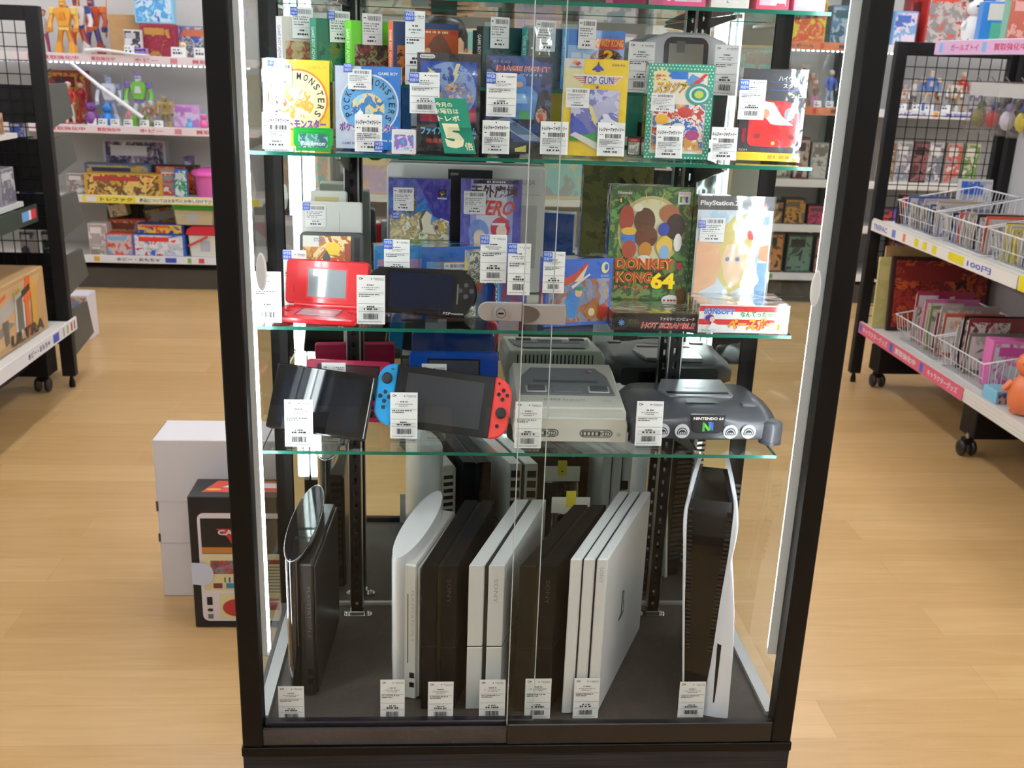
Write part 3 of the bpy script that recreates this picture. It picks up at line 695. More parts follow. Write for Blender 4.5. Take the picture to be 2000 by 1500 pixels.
m = MB().lathe([(9, 0), (9, 1.5), (6, 2.5)], mat('#9aa0a6', .4), (56, -2, 40), 18, 'y'); m.prism([(-62, 46), (-54, 46), (-54, 38), (-46, 38), (-46, 30), (-54, 30), (-54, 22), (-62, 22), (-62, 30), (-70, 30), (-70, 38), (-62, 38)], -2.5, 0, mat('#8c9298', .4)); m.poly(ell(62, 70, 1.6, n=8), INK, -.3); m.build('buttons', hb)
# long tickets on the step
for a in (('long price ticket beside the orange handheld box on the raised step', 791, 829, 22, 166, True), ('long price ticket left of the silver handheld console', 1223, 1274, 82, 178, False), ('bright long price ticket right of the silver handheld console', 1390, 1436, 88, 184, False)):
    card(a[0], a[1], a[2], a[3], a[4], ZR, Y=.250 if a[1] > 1000 else .247, tab=a[5], stand=False, lean=.04)

# ---- front row: small cartridges and tickets with the shop name
def cartridge(label, l, r, t, b, body, top, img, kind='card', Y=None):
    loc, w, h = front(l, r, t, b, S3, Y, .12); loc.z += .0004
    m = MB()
    if kind == 'card': m.prism(rrect(0, w, 3, h, 1.5, 3), 0, 3.2, body, bev=.5)
    elif kind == 'gba': m.prism([(3, 3), (w-3, 3), (w-3, 9), (w, 12), (w, h-1.5), (w-1.5, h), (1.5, h), (0, h-1.5), (0, 12), (3, 9)], 0, 6, body, bev=1)
    else: m.prism(rrect(0, w, 3, h, 2, 3), 0, 3.6, body, bev=.6)
    o = m.build('game_cartridge', None, loc, (-.12, 0, 0)); tag(o, label, 'game cartridge', 'loose cartridges in front of the boxed games')
    m = MB()
    if kind == 'card': m.prism(rrect(.08*w, .92*w, .14*h, .9*h, .6), -.25, 0, img); m.rect(.08*w, .92*w, .74*h, .90*h, top, -.35); m.lay = .4; m.text('NINTENDO', .25*w, .75*w, .79*h, .85*h, WHITE, .01)
    elif kind == 'gba': m.prism(rrect(.13*w, .87*w, .22*h, .76*h, 2), -.25, 0, img); m.lay = .3; m.text('Pokémon', .2*w, .8*w, .3*h, .48*h, G_('#dff0ea'), .03); m.rect(.2*w, .8*w, .86*h, .89*h, GRN if body is not GRN else mat('#14802c'), -.3)
    else: m.prism(rrect(.1*w, .9*w, .2*h, .8*h, 1), -.25, 0, img)
    m.build('label_print', o)
    s = MB(); s.box(1, w-1, 4, 6, .2, h*.6, ACRYL); s.box(1, w-1, -6, 4, 0, 1.2, ACRYL); s.box(1, w-1, -6, -5, 0, 5, ACRYL); so = s.build('clear_stand', o); so.rotation_euler = (.12, 0, 0)
TG = mat('#12a43c', .15, 0, .8)
cartridge('translucent green handheld cartridge with silver label, leftmost', 573, 650, 250, 300, TG, None, art(('#4a8f86', '#8fc4b8', '#3a6a74', '#c4dcd4'), 60, 2), 'gba')
cartridge('white handheld game card with blue seaside label beside the blue box', 765, 812, 253, 306, mat('#e6e6e8', .35), None, art(('#4fa9d8', '#8a6fc4', '#e9d7f0', '#5ad0c4'), 70, 3), 'ds')
BK = mat('#1a1a1c', .4); RD = mat('#d12a2c', .4)
for lb, l, r, t, b, c in (('small black game card with lime green picture', 1003, 1029, 262, 303, ('#b8c83a', '#d8d86a', '#8a5a9a')), ('small black game card with golden brown picture', 1118, 1144, 265, 306, ('#a8742a', '#d8a84a', '#5a3a1a')),
                          ('small black game card with white and grey picture', 1224, 1250, 267, 308, ('#e8e8e4', '#9aa0a0', '#d8dcd8')), ('small black game card with cream and red picture', 1340, 1367, 272, 311, ('#e8c890', '#d8a070', '#c03a34')),
                          ('small black game card with pale blue picture, rightmost', 1460, 1487, 276, 313, ('#4a9ad8', '#e8ecf0', '#8ac0e0'))):
    cartridge(lb, l, r, t, b, BK, RD, art(c, 90, l), 'card')
for lb, l, r, t, b, tb in (('square shop ticket at the left end in front of the yellow box', 513, 568, 220, 297, False), ('square shop ticket with a low blue sticker before the blue box', 693, 746, 224, 302, 'low'),
                           ('square shop ticket right of the green discount sign', 941, 994, 236, 306, False), ('square shop ticket between the lime and golden game cards', 1054, 1108, 238, 307, False),
                           ('square shop ticket before the jet fighter box', 1165, 1218, 240, 310, False), ('square shop ticket before the teal polka dot box', 1279, 1331, 246, 314, False), ('square shop ticket left of the racing game box', 1386, 1437, 249, 318, False)):
    card(lb, l, r, t, b, S3, kind='short', tab=tb, group='shop name tickets along the shelf edge')
for lb, l, r, t, b, y in (('long ticket with blue sticker clipped to the dark oval game box', 800, 858, 142, 222, .155), ('long ticket with blue sticker clipped to the space shooter box', 949, 1007, 143, 228, .155), ('long ticket with blue sticker clipped to the racing game box', 1440, 1491, 156, 234, .155)):
    q = at((l+r)/2, b, Y=y); card(lb, l, r, t, b, q.z, Y=y-.0045, kind='long', tab=True, stand=False, lean=.05)
# green five-times discount sign, tilted
loc, w, h = front(868, 930, 193, 305, S3, None, .12); sg = MB(); GS = mat('#0f8f72', .35, coat=.3)
sg.prism([(0, 3), (w, 3), (w*.64, h), (-w*.34, h)], 0, 2, GS); o = sg.build('discount_sign', None, loc+Vector((0, 0, .0004)), (-.12, 0, 0)); tag(o, 'slanted green point campaign sign with a huge cream number five', 'sign')
m = MB(); CR = mat('#f3ecc4', .4); m.T = Matrix(((1, 0, -.34, .02*w), (0, 1, 0, 0), (0, 0, 1, 0), (0, 0, 0, 1)))
m.text('今月の', .2*w, .72*w, .84*h, .93*h, CR, .02); m.text('水曜日は', .1*w, .86*w, .73*h, .82*h, CR, .02); m.text('トレポ', .14*w, .82*w, .60*h, .70*h, CR, .03)
m.text('5', .16*w, .76*w, .13*h, .56*h, CR, .07); m.text('倍', .72*w, .98*w, .1*h, .24*h, CR, .02); m.build('lettering', o)
s = MB(); s.box(4, w-4, 2.2, 4, .2, 40, ACRYL); s.box(4, w-4, -10, 4, 0, 1.2, ACRYL); s.box(4, w-4, -10, -9, 0, 6, ACRYL); s.build('clear_stand', o).rotation_euler = (.12, 0, 0)
# ================================================================ second shelf: bigger boxes, red clamshell, black handheld
S4 = ZS[4]
def box4(label, l, r, t, Y, d, body, draw, **k):
    b = k.pop('b', None); lean = k.get('lean', .03); rz = k.get('rz', 0)
    L = at(l, 560, Y=Y); R = at(r, 560, Y=Y); h = (at((l+r)/2, t, Y=Y).z-S4)/cos(lean)*1000; wd = (R.x-L.x)*1000/cos(rz)
    k['lean'] = lean; cat = k.pop('cat', 'video game'); nm = k.pop('name', 'game_box')
    return gbox(nm, label, cat, wd, h, d, (L.x, Y, S4), body, draw, **k)
# pale worn cartridges at the back left and the grey cartridge with a story picture
def cart4(label, l, r, t, Y, body, lab=None, d=18, top=None, kind='flat', h=None, lift=0, stick=False, group=None, lean=.14):
    L = at(l, 480, Y=Y); R = at(r, 480, Y=Y); w = (R.x-L.x)*1000; zt = at((l+r)/2, t, Y=Y).z
    H = h or (zt-S4)*1000; z0 = S4+.0005+d*.001*sin(lean)
    m = MB().prism(rrect(0, w, 0, H, 3, 4, rs=(2, 2, 8, 8) if kind == 'dark' else (2, 2, 4, 4)), 0, d, body, bev=1.5)
    if kind == 'dark':
        for k in range(3): m.box(w*.86+k*3, w*.86+k*3+1.2, -.6, 0, 8, H-8, BLACK)
    else:
        m.box(w*.62, w*.63, -.4, .2, H*.2, H*.9, mat('#b9bcb6', .5)); m.box(w*.62, w*.95, -.4, .2, H*.2, H*.215, mat('#b9bcb6', .5)); m.prism(rrect(w*.08, w*.58, H*.45, H*.62, 2), -.5, 0, mat('#dfe0d6', .5))
    o = m.build('game_cartridge', None, (L.x, Y, z0), (-lean, 0, 0)); tag(o, label, 'game cartridge', group)
    if lab:
        m = MB(); m.lay = .4; lab(m, w, H); m.build('label_print', o)
    if stick:
        s = MB().prism([(w*.06, H-42), (w*.4, H-42), (w*.4, H-6), (w*.06, H-6)], -1.3, -1.1, PAPER); s.T = Matrix.Translation((w*.06, -1.3, H-42)); print_sticker(s, w*.34, 36); so = s.build('price_sticker', o); blue_tab(so, w*.02, H-15, 12, -1.9)
    return o
OFF = mat('#e0e1da', .5); OFFY = mat('#d9d5b4', .5)
cart4('tallest off-white blank game cartridge, rearmost in the left corner', 605, 676, 378, .306, mat('#dcdcd2', .5), lambda m, w, h: m.rect(.12*w, .78*w, .88*h, .94*h, mat('#cdbf84')), 20)
cart4('wide off-white cartridge with a price sticker, before the tallest pale one', 588, 706, 399, .285, OFF, None, 18, stick=True)
def story(m, w, h):
    m.rect(.05*w, .80*w, .30*h, .95*h, art(('#e8b26a', '#c9843c', '#f2dca6', '#b56a34', '#e8c88a'), 28, 5)); m.rect(.05*w, .3*w, .8*h, .95*h, mat('#e9e6d8')); m.text('STORY', .22*w, .38*w, .87*h, .92*h, mat('#3a86d8'), .02)
    m.poly(ell(.52*w, .78*h, .12*w, .09*h, 14), mat('#f0cf4a')); m.poly([(.36*w, .4*h), (.48*w, .4*h), (.48*w, .66*h), (.42*w, .76*h), (.36*w, .66*h)], mat('#5f6a62')); m.poly([(.48*w, .42*h), (.6*w, .42*h), (.58*w, .66*h), (.5*w, .66*h)], mat('#e8553c')); m.poly([(.6*w, .4*h), (.68*w, .4*h), (.66*w, .6*h)], mat('#2c3f8e')); m.rect(.7*w, .8*w, .55*h, .85*h, mat('#a5553c'))
cart4('dark grey cartridge with a warm street scene label, behind the red clamshell', 583, 709, 459, .235, mat('#4a4b4e', .45), story, 17, kind='dark')

# white ribbed carton at the back with a dark game box before it
L = at(756, 500, Y=.375); R = at(1060, 500, Y=.375)
w = (R.x-L.x)*1000; H = (at(900, 322, Y=.375).z-S4)*1000
m = MB().prism(rrect(0, w, 0, H, 9, 5), 0, 8, mat('#f2f2ee', .45), bev=1.5); m.box(w*.68, w*.95, -.6, .2, H*.2, H*.7, mat('#d3d4d1', .5)); m.box(w*.03, w*.97, -.6, .2, H*.78, H*.785, mat('#c2c3c1', .5)); o = m.build('white_case', None, (L.x, .3735, S4+.0005)); tag(o, 'large off-white flat case with rounded corners at the very back', 'case')
m = MB(); m.lay = .8; m.text('NASA', .84*w, .93*w, .88*h if False else .86*H, .90*H, mat('#b5b6b4')); m.build('lettering', o)
box4('thin black game box, topmost edge showing between the sky box and the red-titled box', 872, 956, 334, .345, 12, mat('#2c2c31', .4), lambda m, w, h: m.text('SONY', .06*w, .24*w, .955*h, .975*h, WHITE), film=False)
def sky(m, w, h):
    m.rect(.4, w-.4, .4, h-.4, art(('#2e5fb8', '#3f8fd0', '#4a4aa8', '#6a8fd0'), 14, 3, soft=True)); B = mat('#332f9c')
    m.poly([(a*w, b*h) for a, b in [(.42, .995), (.995, .995), (.995, .62), (.72, .70), (.55, .90)]], B); m.poly([(a*w, b*h) for a, b in [(.4, .62), (.55, .76), (.8, .66), (.99, .52), (.99, .44), (.6, .42)]], mat('#3d9ada'))
    m.rect(.8*w, .93*w, .86*h, .915*h, mat('#151517'))
    for dx, dz, c in ((-.02, .0, '#c8352c'), (.02, .01, '#3a62c8'), (.0, -.014, '#e8c83a'), (.035, -.008, '#2f9a4d')): m.poly(ell((.86+dx)*w, (.888+dz)*h, .018*w, n=8), mat(c))
    dashes(m, .79*w, .94*w, .835*h, 2.6, WHITE, 1)
    m.poly([(a*w, (.42+b*.62)*h) for a, b in [(.02, -.6), (.98, -.6), (.98, .38), (.85, .42), (.7, .36), (.5, .5), (.35, .42), (.15, .5), (.02, .44)]], art(('#e9dfb4', '#d8c48a', '#a89a6a', '#f4efd8', '#8aa87a'), 60, 8))
    m.poly([(a*w, (.42+b*.62)*h) for a, b in [(.15, .62), (.3, .76), (.42, .74), (.45, .6), (.4, .46), (.28, .48), (.3, .62)]], art(('#c98a3a', '#6a5a34', '#e8b45a'), 80, 4)); m.poly([(a*w, (.42+b*.62)*h) for a, b in [(.55, .22), (.5, .4), (.6, .52), (.7, .46), (.68, .34), (.78, .2)]], mat('#efe6c8')); m.poly([(a*w, (.42+b*.62)*h) for a, b in [(.52, .24), (.49, .4), (.56, .52), (.62, .52), (.53, .4), (.56, .26)]], mat('#6f5f3e'))
    m.poly(ell(.84*w, .60*h, .07*w, .035*h, 12), mat('#d9b347')); m.poly(ell(.78*w, .60*h, .03*w, .02*h, 10), mat('#5b3f9c')); m.rect(.1*w, .98*w, .40*h, .5*h, art(('#5a8a6a', '#8aa86a', '#d8cf9a'), 50, 2))
box4('tall role playing game box with dark blue sky and golden crowd picture', 759, 877, 351, .310, 24, mat('#2c3da0', .4), sky, sticker=(8, 148, 34, 38, -2, -14), rz=0)
def zero(m, w, h):
    V = mat('#6a6fc4'); m.rect(.4, w-.4, .4, h-.4, mat('#dcdfee')); m.rect(.4, .16*w, .4, h-.4, mat('#5d60b8')); m.rect(.16*w, .26*w, .4, h-.4, mat('#a3a9dc')); m.rect(.86*w, w-.4, .4, h-.4, mat('#4a4aa8')); m.rect(.76*w, .86*w, .4, h-.4, mat('#9aa0d8'))
    m.rect(.2*w, .95*w, .965*h, .995*h, mat('#2b2b3c')); dashes(m, .42*w, .75*w, .974*h, 3, WHITE, 1)
    m.text('天外魔境', .16*w, .93*w, .855*h, .955*h, mat('#4a2a24'), .03); m.text('ZERO', .26*w, .88*w, .715*h, .835*h, mat('#d8452c'), .03, shear=.3)
    m.poly([(.6*w, .72*h), (.66*w, .72*h), (.84*w, .66*h), (.78*w, .67*h)], mat('#d8452c')); m.poly(ell(.30*w, .58*h, .17*w, .10*h, 18), mat('#7b98d8')); m.poly(ell(.32*w, .53*h, .10*w, .07*h, 14), mat('#f0d8b8')); m.poly(ell(.66*w, .61*h, .16*w, .09*h, 18), mat('#c4284a')); m.poly(ell(.68*w, .585*h, .09*w, .06*h, 14), mat('#f2dcc0')); m.rect(.52*w, .74*w, .635*h, .655*h, mat('#e8e4e8')); m.poly(ell(.9*w, .3*h, .06*w, .07*h, 12), mat('#d8a86a')); m.poly(ell(.4*w, .18*h, .2*w, .14*h, 14), mat('#e8dcc8'))
box4('tall white and violet game box titled in red brush letters', 897, 1013, 353, .290, 24, mat('#5b5cb0', .4), zero, sticker=(5, 148, 36, 38))
# low row of blue famicom-size boxes, spines to the left
def toyb(face, img, extra=None):
    def d(m, w, h):
        m.rect(.4, w-.4, .4, h-.4, face); m.rect(.08*w, .94*w, .04*h, .76*h, img)
        if extra: extra(m, w, h)
    return d
def spine(c1, c2, txt=None, tc=None):
    def ex(o, w, h, d):
        m = MB(); m.T = T_left(d); m.rect(.3, d-.3, .3, h-.3, c1); m.rect(d*.12, d*.88, h*.1, h*.9, c2)
        if txt: m.text(txt, -h*.3+d/2, h*.3+d/2, h*.5-d*.25, h*.5+d*.25, tc, .02, rot=-pi/2)
        m.build('spine_print', o)
        m = MB(); m.T = T_back(w, d); m.rect(.5, w-.5, .5, h-.5, c1); m.rect(.08*w, .92*w, .12*h, .9*h, mat('#c9cdca')); m.lay = 1; m.text('ゲーム機', .3*w, .7*w, .35*h, .5*h, GREYINK, .01); dashes(m, .2*w, .8*w, .6*h, 3, GREYINK); m.build('back_print', o)
    return ex
SB = mat('#3f93d6', .4, coat=.2)
box4('low sky blue game box with pink portrait and white spine', 731, 822, 482, .262, 22, mat('#e9e6e4', .4), toyb(SB, art(('#d8b8d0', '#b89ac0', '#8f7ab0'), 50, 2)), rz=.16, film=True, extra=spine(mat('#ecebe6'), mat('#e1dfd8')))
box4('low blue game box with a black and orange tiger striped mask', 822, 905, 478, .272, 20, mat('#3a9ad8', .4), toyb(mat('#3a9ad8'), art(('#7a6a8a', '#b8b8c0', '#6a5a7a'), 30, 4), lambda m, w, h: (m.poly([(0, .6*h), (.15*w, .9*h), (.42*w, .7*h), (.2*w, .5*h)], mat('#2cb4dc')), m.poly(ell(.2*w, .36*h, .2*w, .2*h, 14), INK), m.poly([(.06*w, .42*h), (.18*w, .56*h), (.34*w, .44*h), (.2*w, .3*h)], mat('#e09a34')), sparkle(m, .2*w, .2*h, .06*w, .16*w, 7, mat('#d8dcdc')))), film=True, rz=.05)
box4('low blue game box with orange title strokes and a price sticker on its front', 824, 938, 486, .232, 22, mat('#2a6fc4', .4), toyb(mat('#2468be'), art(('#4f8fd8', '#7aa8dc', '#c88a4a', '#3a72b8'), 40, 6), lambda m, w, h: (m.rect(.14*w, .32*w, .42*h, .66*h, mat('#e6c4bc')), m.poly([(.05*w, .2*h), (.3*w, .12*h), (.6*w, .3*h), (.9*w, .5*h), (.85*w, .3*h), (.5*w, .08*h)], mat('#d8803a')), m.rect(.75*w, .9*w, .5*h, .55*h, mat('#e8d83a')))), rz=.18, film=True, sticker=(36, 40, 38, 36), extra=spine(mat('#dfe3e4'), mat('#b9c2c4')))
def speck(m, w, h):
    m.rect(.4, w-.4, .4, h-.4, art(('#e8e6dc', '#5a7a4a', '#efece2', '#8a4a3a'), 120, 3)); m.rect(.2*w, .62*w, .4, .5*h, mat('#1b6a8c')); m.poly(ell(.6*w, .3*h, .28*w, .22*h, 14), mat('#1d4fb0')); m.poly(ell(.3*w, .45*h, .1*w, .1*h, 10), mat('#c0302a')); m.poly(ell(.85*w, .25*h, .13*w, .22*h, 10), mat('#a83a34'))
box4('white speckled game box with a yellow tab on its spine', 917, 982, 495, .185, 20, mat('#e9e8e0', .4), speck, rz=.36, film=True, extra=lambda o, w, h, d: (lambda m: (setattr(m, 'T', T_left(d)), m.rect(.3, d-.3, .3, h-.3, art(('#e8e6dc', '#b8bca8', '#efece2'), 120, 5)), m.rect(d*.1, d*.75, h*.45, h*.9, mat('#f0dc1c')), m.build('spine_print', o)))(MB()))
box4('violet game box with bright blue edge and black title spine', 976, 1032, 508, .165, 18, mat('#8078b8', .4), toyb(mat('#7f7ab8'), art(('#8a86c4', '#6a64a8', '#c04a3a'), 40, 9)), rz=.32, film=False, extra=lambda o, w, h, d: (lambda m: (setattr(m, 'T', T_left(d)), m.poly(rrect(.2, d-.2, .2, h-.2, 3), mat('#1a9ae8')), m.rect(d*.05, d*.6, .05*h, h*.9, INK), m.text('ROCKMAN', -h*.3+d*.35, h*.3+d*.35, h*.47-d*.2, h*.47+d*.2, WHITE, .02, rot=-pi/2), m.build('spine_print', o)))(MB()))
# heroic fantasy box in front, turned to the right
def quest(m, w, h):
    B = mat('#1766d2', .35, coat=.3); m.rect(.4, w-.4, .4, h-.4, B); m.rect(.05*w, .96*w, .05*h, .70*h, art(('#b88a4a', '#6f8fc0', '#a8683a', '#8fa4c8', '#c8a868'), 26, 7))
    m.poly([(.06*w, .62*h), (.44*w, .80*h), (.60*w, .95*h), (.62*w, .92*h), (.5*w, .70*h), (.3*w, .62*h)], mat('#c8402c')); m.poly([(.42*w, .66*h), (.62*w, .92*h), (.54*w, .68*h)], mat('#eee2c0')); m.poly(ell(.88*w, .86*h, .06*w, .085*h, 14), mat('#f2e48a')); m.poly(ell(.895*w, .87*h, .03*w, .05*h, 12), B); m.text('ENIX', .82*w, .94*w, .72*h, .755*h, mat('#c8d8f0'))
    m.poly([(.38*w, .60*h), (.64*w, .78*h), (.66*w, .76*h), (.40*w, .56*h)], mat('#e4e6ec')); m.poly([(.36*w, .12*h), (.46*w, .12*h), (.52*w, .4*h), (.46*w, .52*h), (.34*w, .5*h), (.3*w, .34*h)], mat('#1f86d8')); m.poly(ell(.49*w, .5*h, .055*w, .065*h, 12), mat('#e6c090')); m.poly(ell(.5*w, .56*h, .06*w, .035*h, 12), mat('#3f9a6a')); m.poly(ell(.66*w, .46*h, .045*w, .1*h, 14), mat('#8f8fb0')); m.poly(ell(.7*w, .2*h, .1*w, .12*h, 12), mat('#b87428')); m.poly(ell(.7*w, .2*h, .05*w, .06*h, 12), mat('#ecdcae')); m.poly(ell(.88*w, .2*h, .08*w, .12*h, 12), mat('#c83a24')); m.poly([(.1*w, .06*h), (.3*w, .06*h), (.2*w, .4*h)], mat('#c85a4a'))
p = at(1063, 642, Z=S4); w4 = 118; rzq = .28
gbox('game_box', 'bright blue fantasy adventure game box with sword hero picture, turned to the right', 'video game', 112, 106, 26, (p.x, p.y+.006, S4), mat('#1766d2', .35), quest, rzq, .0, film=True,
     extra=lambda o, w, h, d: (lambda m: (setattr(m, 'T', T_left(d)), m.rect(.3, d-.3, .3, h-.3, mat('#1766d2', .35)), m.poly(ell(d*.45, h*.38, d*.3, h*.32, 16), mat('#c8402c')), m.poly(ell(d*.5, h*.35, d*.14, h*.14, 12), mat('#eee2c0')), m.build('spine_print', o)))(MB()))
# jungle box
def jungle(m, w, h):
    m.rect(.4, w-.4, .4, h-.4, art(('#3f7a3a', '#5f9a4a', '#2f5a2c', '#7a9a4a', '#6a5a2c'), 24, 4)); m.poly(ell(.5*w, .66*h, .40*w, .27*h, 36), mat('#c8b87a')); m.poly(ell(.5*w, .67*h, .34*w, .235*h, 36), mat('#e4dcae'))
    for a in range(12): t = a*pi/6+.2; m.poly([(.5*w+.3*w*cos(t-.04), .66*h+.22*h*sin(t-.04)), (.5*w+.3*w*cos(t+.04), .66*h+.22*h*sin(t+.04)), (.5*w+.47*w*cos(t), .66*h+.33*h*sin(t))], mat('#d8c88a'), y=-m.lay-.03)
    m.up(.1); m.poly(rrect(.06*w, .27*w, .93*h, .97*h, 3), mat('#5f6a4a')); m.ring(.165*w, .95*h, 0, .001, WHITE, 4); m.text('Nintendo', .08*w, .25*w, .938*h, .962*h, WHITE, .02); m.rect(.09*w, .15*w, .87*h, .915*h, mat('#3a2a1a')); m.poly([(.11*w, .88*h), (.13*w, .875*h), (.13*w, .91*h), (.1*w, .9*h)], mat('#e8c83a'))
    m.rect(.81*w, .96*w, .87*h, .965*h, WHITE); m.text('NINTENDO 64', .82*w, .95*w, .945*h, .96*h, RED); m.poly([(.83*w, .885*h), (.86*w, .885*h), (.86*w, .93*h), (.83*w, .93*h)], mat('#2f9a4d')); m.poly([(.86*w, .93*h), (.91*w, .885*h), (.91*w, .93*h)], mat('#e8b83a')); m.poly([(.90*w, .885*h), (.93*w, .885*h), (.93*w, .93*h), (.9*w, .93*h)], mat('#2a4ab8'))
    # a plain crowd of brown, red and blue shapes stands in for the cast
    P = [(.2, .76, .09, .10, '#a83a2c'), (.25, .62, .11, .07, '#3f7fc8'), (.24, .66, .1, .03, '#e8b83a'), (.42, .74, .13, .10, '#5c2f1c'), (.45, .62, .14, .09, '#6b3a22'), (.72, .80, .12, .07, '#a8623c'), (.80, .70, .12, .10, '#3a2320'), (.66, .68, .07, .05, '#2c3f9c'), (.25, .52, .09, .07, '#b04a30'), (.45, .52, .08, .06, '#c8842c'), (.68, .55, .10, .08, '#e8c04a'), (.68, .5, .06, .06, '#8ab4dc'), (.84, .58, .05, .07, '#f0ece0'), (.44, .45, .08, .03, '#e8dcd0'), (.33, .84, .06, .03, '#efe8d0')]
    for a, b, rx, rz_, c in P: m.poly(ell(a*w, b*h, rx*w, rz_*h, 16), mat(c))
    m.rect(.5, w-.5, .5, .14*h, art(('#5a4a24', '#3a6a2c', '#8a6a34'), 40, 8)); yc = mat('#f0b42c'); rc = mat('#c8321e')
    for t, x0, x1, z0, z1 in (('DONKEY', .09, .82, .365, .455), ('KONG', .10, .56, .26, .35)): m.text(t, x0*w, x1*w, z0*h, z1*h, yc, .06); m.text(t, x0*w, x1*w, z0*h, z1*h, rc, .02)
    m.text('64', .54*w, .84*w, .215*h, .345*h, mat('#9c2a1c'), .09); m.text('64', .54*w, .84*w, .215*h, .345*h, mat('#f2d81c'), .04); star(m, .62*w, .255*h, .025*w, rc); m.text('ドンキーコング', .09*w, .52*w, .205*h, .245*h, mat('#e05a24'), .03)
    m.poly(ell(.80*w, .135*h, .11*w, .035*h, 20, 0, pi), WHITE); m.rect(.69*w, .91*w, .115*h, .14*h, WHITE); dashes(m, .71*w, .9*w, .12*h, 3, rc, 1)
    m.poly([(.85*w, .2*h), (.97*w, .24*h), (.98*w, .12*h), (.9*w, .1*h)], mat('#6a4a20')); m.poly(ell(.88*w, .40*h, .04*w, .03*h, 10), mat('#a83a4a'))
def jback(o, w, h, d):
    m = MB(); m.T = T_back(w, d); m.rect(.5, w-.5, .5, h-.5, art(('#8f8a4a', '#a39a52', '#7f7a3e'), 20, 3)); m.lay = 1; m.text('64', .2*w, .5*w, .75*h, .9*h, mat('#4a4424'), .02)
    for i in range(9): dashes(m, .2*w, .85*w, (.28+.05*i)*h, 3, mat('#4a4424'))
    m.rect(.6*w, .85*w, .08*h, .2*h, mat('#c9c49a')); m.poly(ell(.3*w, .55*h, .1*w, .06*h, 12), mat('#b06a3a')); m.build('back_print', o)
    m = MB(); m.T = T_left(d); m.rect(.3, d-.3, .3, h-.3, art(('#2f5a3a', '#3f7a4a', '#244a30'), 30, 5)); m.build('spine_print', o)
box4('tall green jungle adventure game box with red title letters and big yellow number', 1184, 1342, 367, .215, 30, mat('#3a6a3a', .4), jungle, extra=jback, rz=.02)
def racket(m, w, h):
    m.rect(.4, w-.4, .4, h-.4, mat('#dfe6ea')); m.rect(.4, w-.4, .89*h, h-.4, mat('#4a4b52')); m.text('PlayStation.2', .03*w, .53*w, .915*h, .965*h, WHITE, .03)
    for dx, c in ((0, '#e84a4a'), (.03, '#3a6ad8'), (-.03, '#e8c83a')): m.poly(ell((.88+dx)*w, (.935-abs(dx)*.4)*h, .022*w, n=10), mat(c))
    m.rect(.03*w, .97*w, .03*h, .88*h, art(('#b8d4e6', '#d8e4ec', '#a0c4de'), 14, 5)); m.rect(.74*w, .94*w, .78*h, .84*h, mat('#8fb4e0')); sk = mat('#f2cfa8'); hr = mat('#dbc878')
    m.poly([(a*w, b*h) for a, b in [(.5, .85), (.35, .75), (.28, .55), (.33, .35), (.5, .22), (.72, .3), (.82, .52), (.75, .74), (.62, .86)]], hr); m.poly([(a*w, b*h) for a, b in [(.36, .5), (.42, .34), (.52, .26), (.62, .32), (.68, .5), (.62, .62), (.42, .62)]], sk); m.poly([(a*w, b*h) for a, b in [(.02, .2), (.3, .3), (.36, .5), (.3, .62), (.02, .66)]], mat('#eab48a')); m.poly([(a*w, b*h) for a, b in [(.6, .8), (.85, .66), (.7, .66)]], mat('#d8404a')); m.poly([(a*w, b*h) for a, b in [(.84, .6), (.97, .62), (.97, .48), (.85, .5)]], mat('#e8904a')); m.rect(.84*w, .97*w, .05*h, .47*h, mat('#5aa0d8')); m.poly(ell(.44*w, .5*h, .03*w, .018*h, 10), mat('#5a7ab0')); m.poly(ell(.57*w, .5*h, .03*w, .018*h, 10), mat('#5a7ab0'))
    m.text('ラケットガール', .2*w, .8*w, .1*h, .18*h, mat('#c84a6a'), .02) if False else dashes(m, .2*w, .6*w, .12*h, 9, mat('#b86a9a'), 1)
ab = mat('#26272c', .25, coat=.5)
box4('large disc game case with a blonde portrait cover under shiny wrinkled wrap', 1351, 1500, 386, .195, 20, ab, racket, rz=.05, sticker=(6, 128, 40, 38, -4, 22), filmm=clear('wrinkled_wrap', (.95, .95, .96), 4.0, .10, .10, bump=22),
     extra=lambda o, w, h, d: (lambda m: (setattr(m, 'T', T_left(d)), m.text('SLPM-65', -h*.3+d*.5, h*.3+d*.5, h*.47-d*.2, h*.47+d*.2, mat('#9a9ca2'), .02, rot=-pi/2), m.build('spine_print', o)))(MB()))
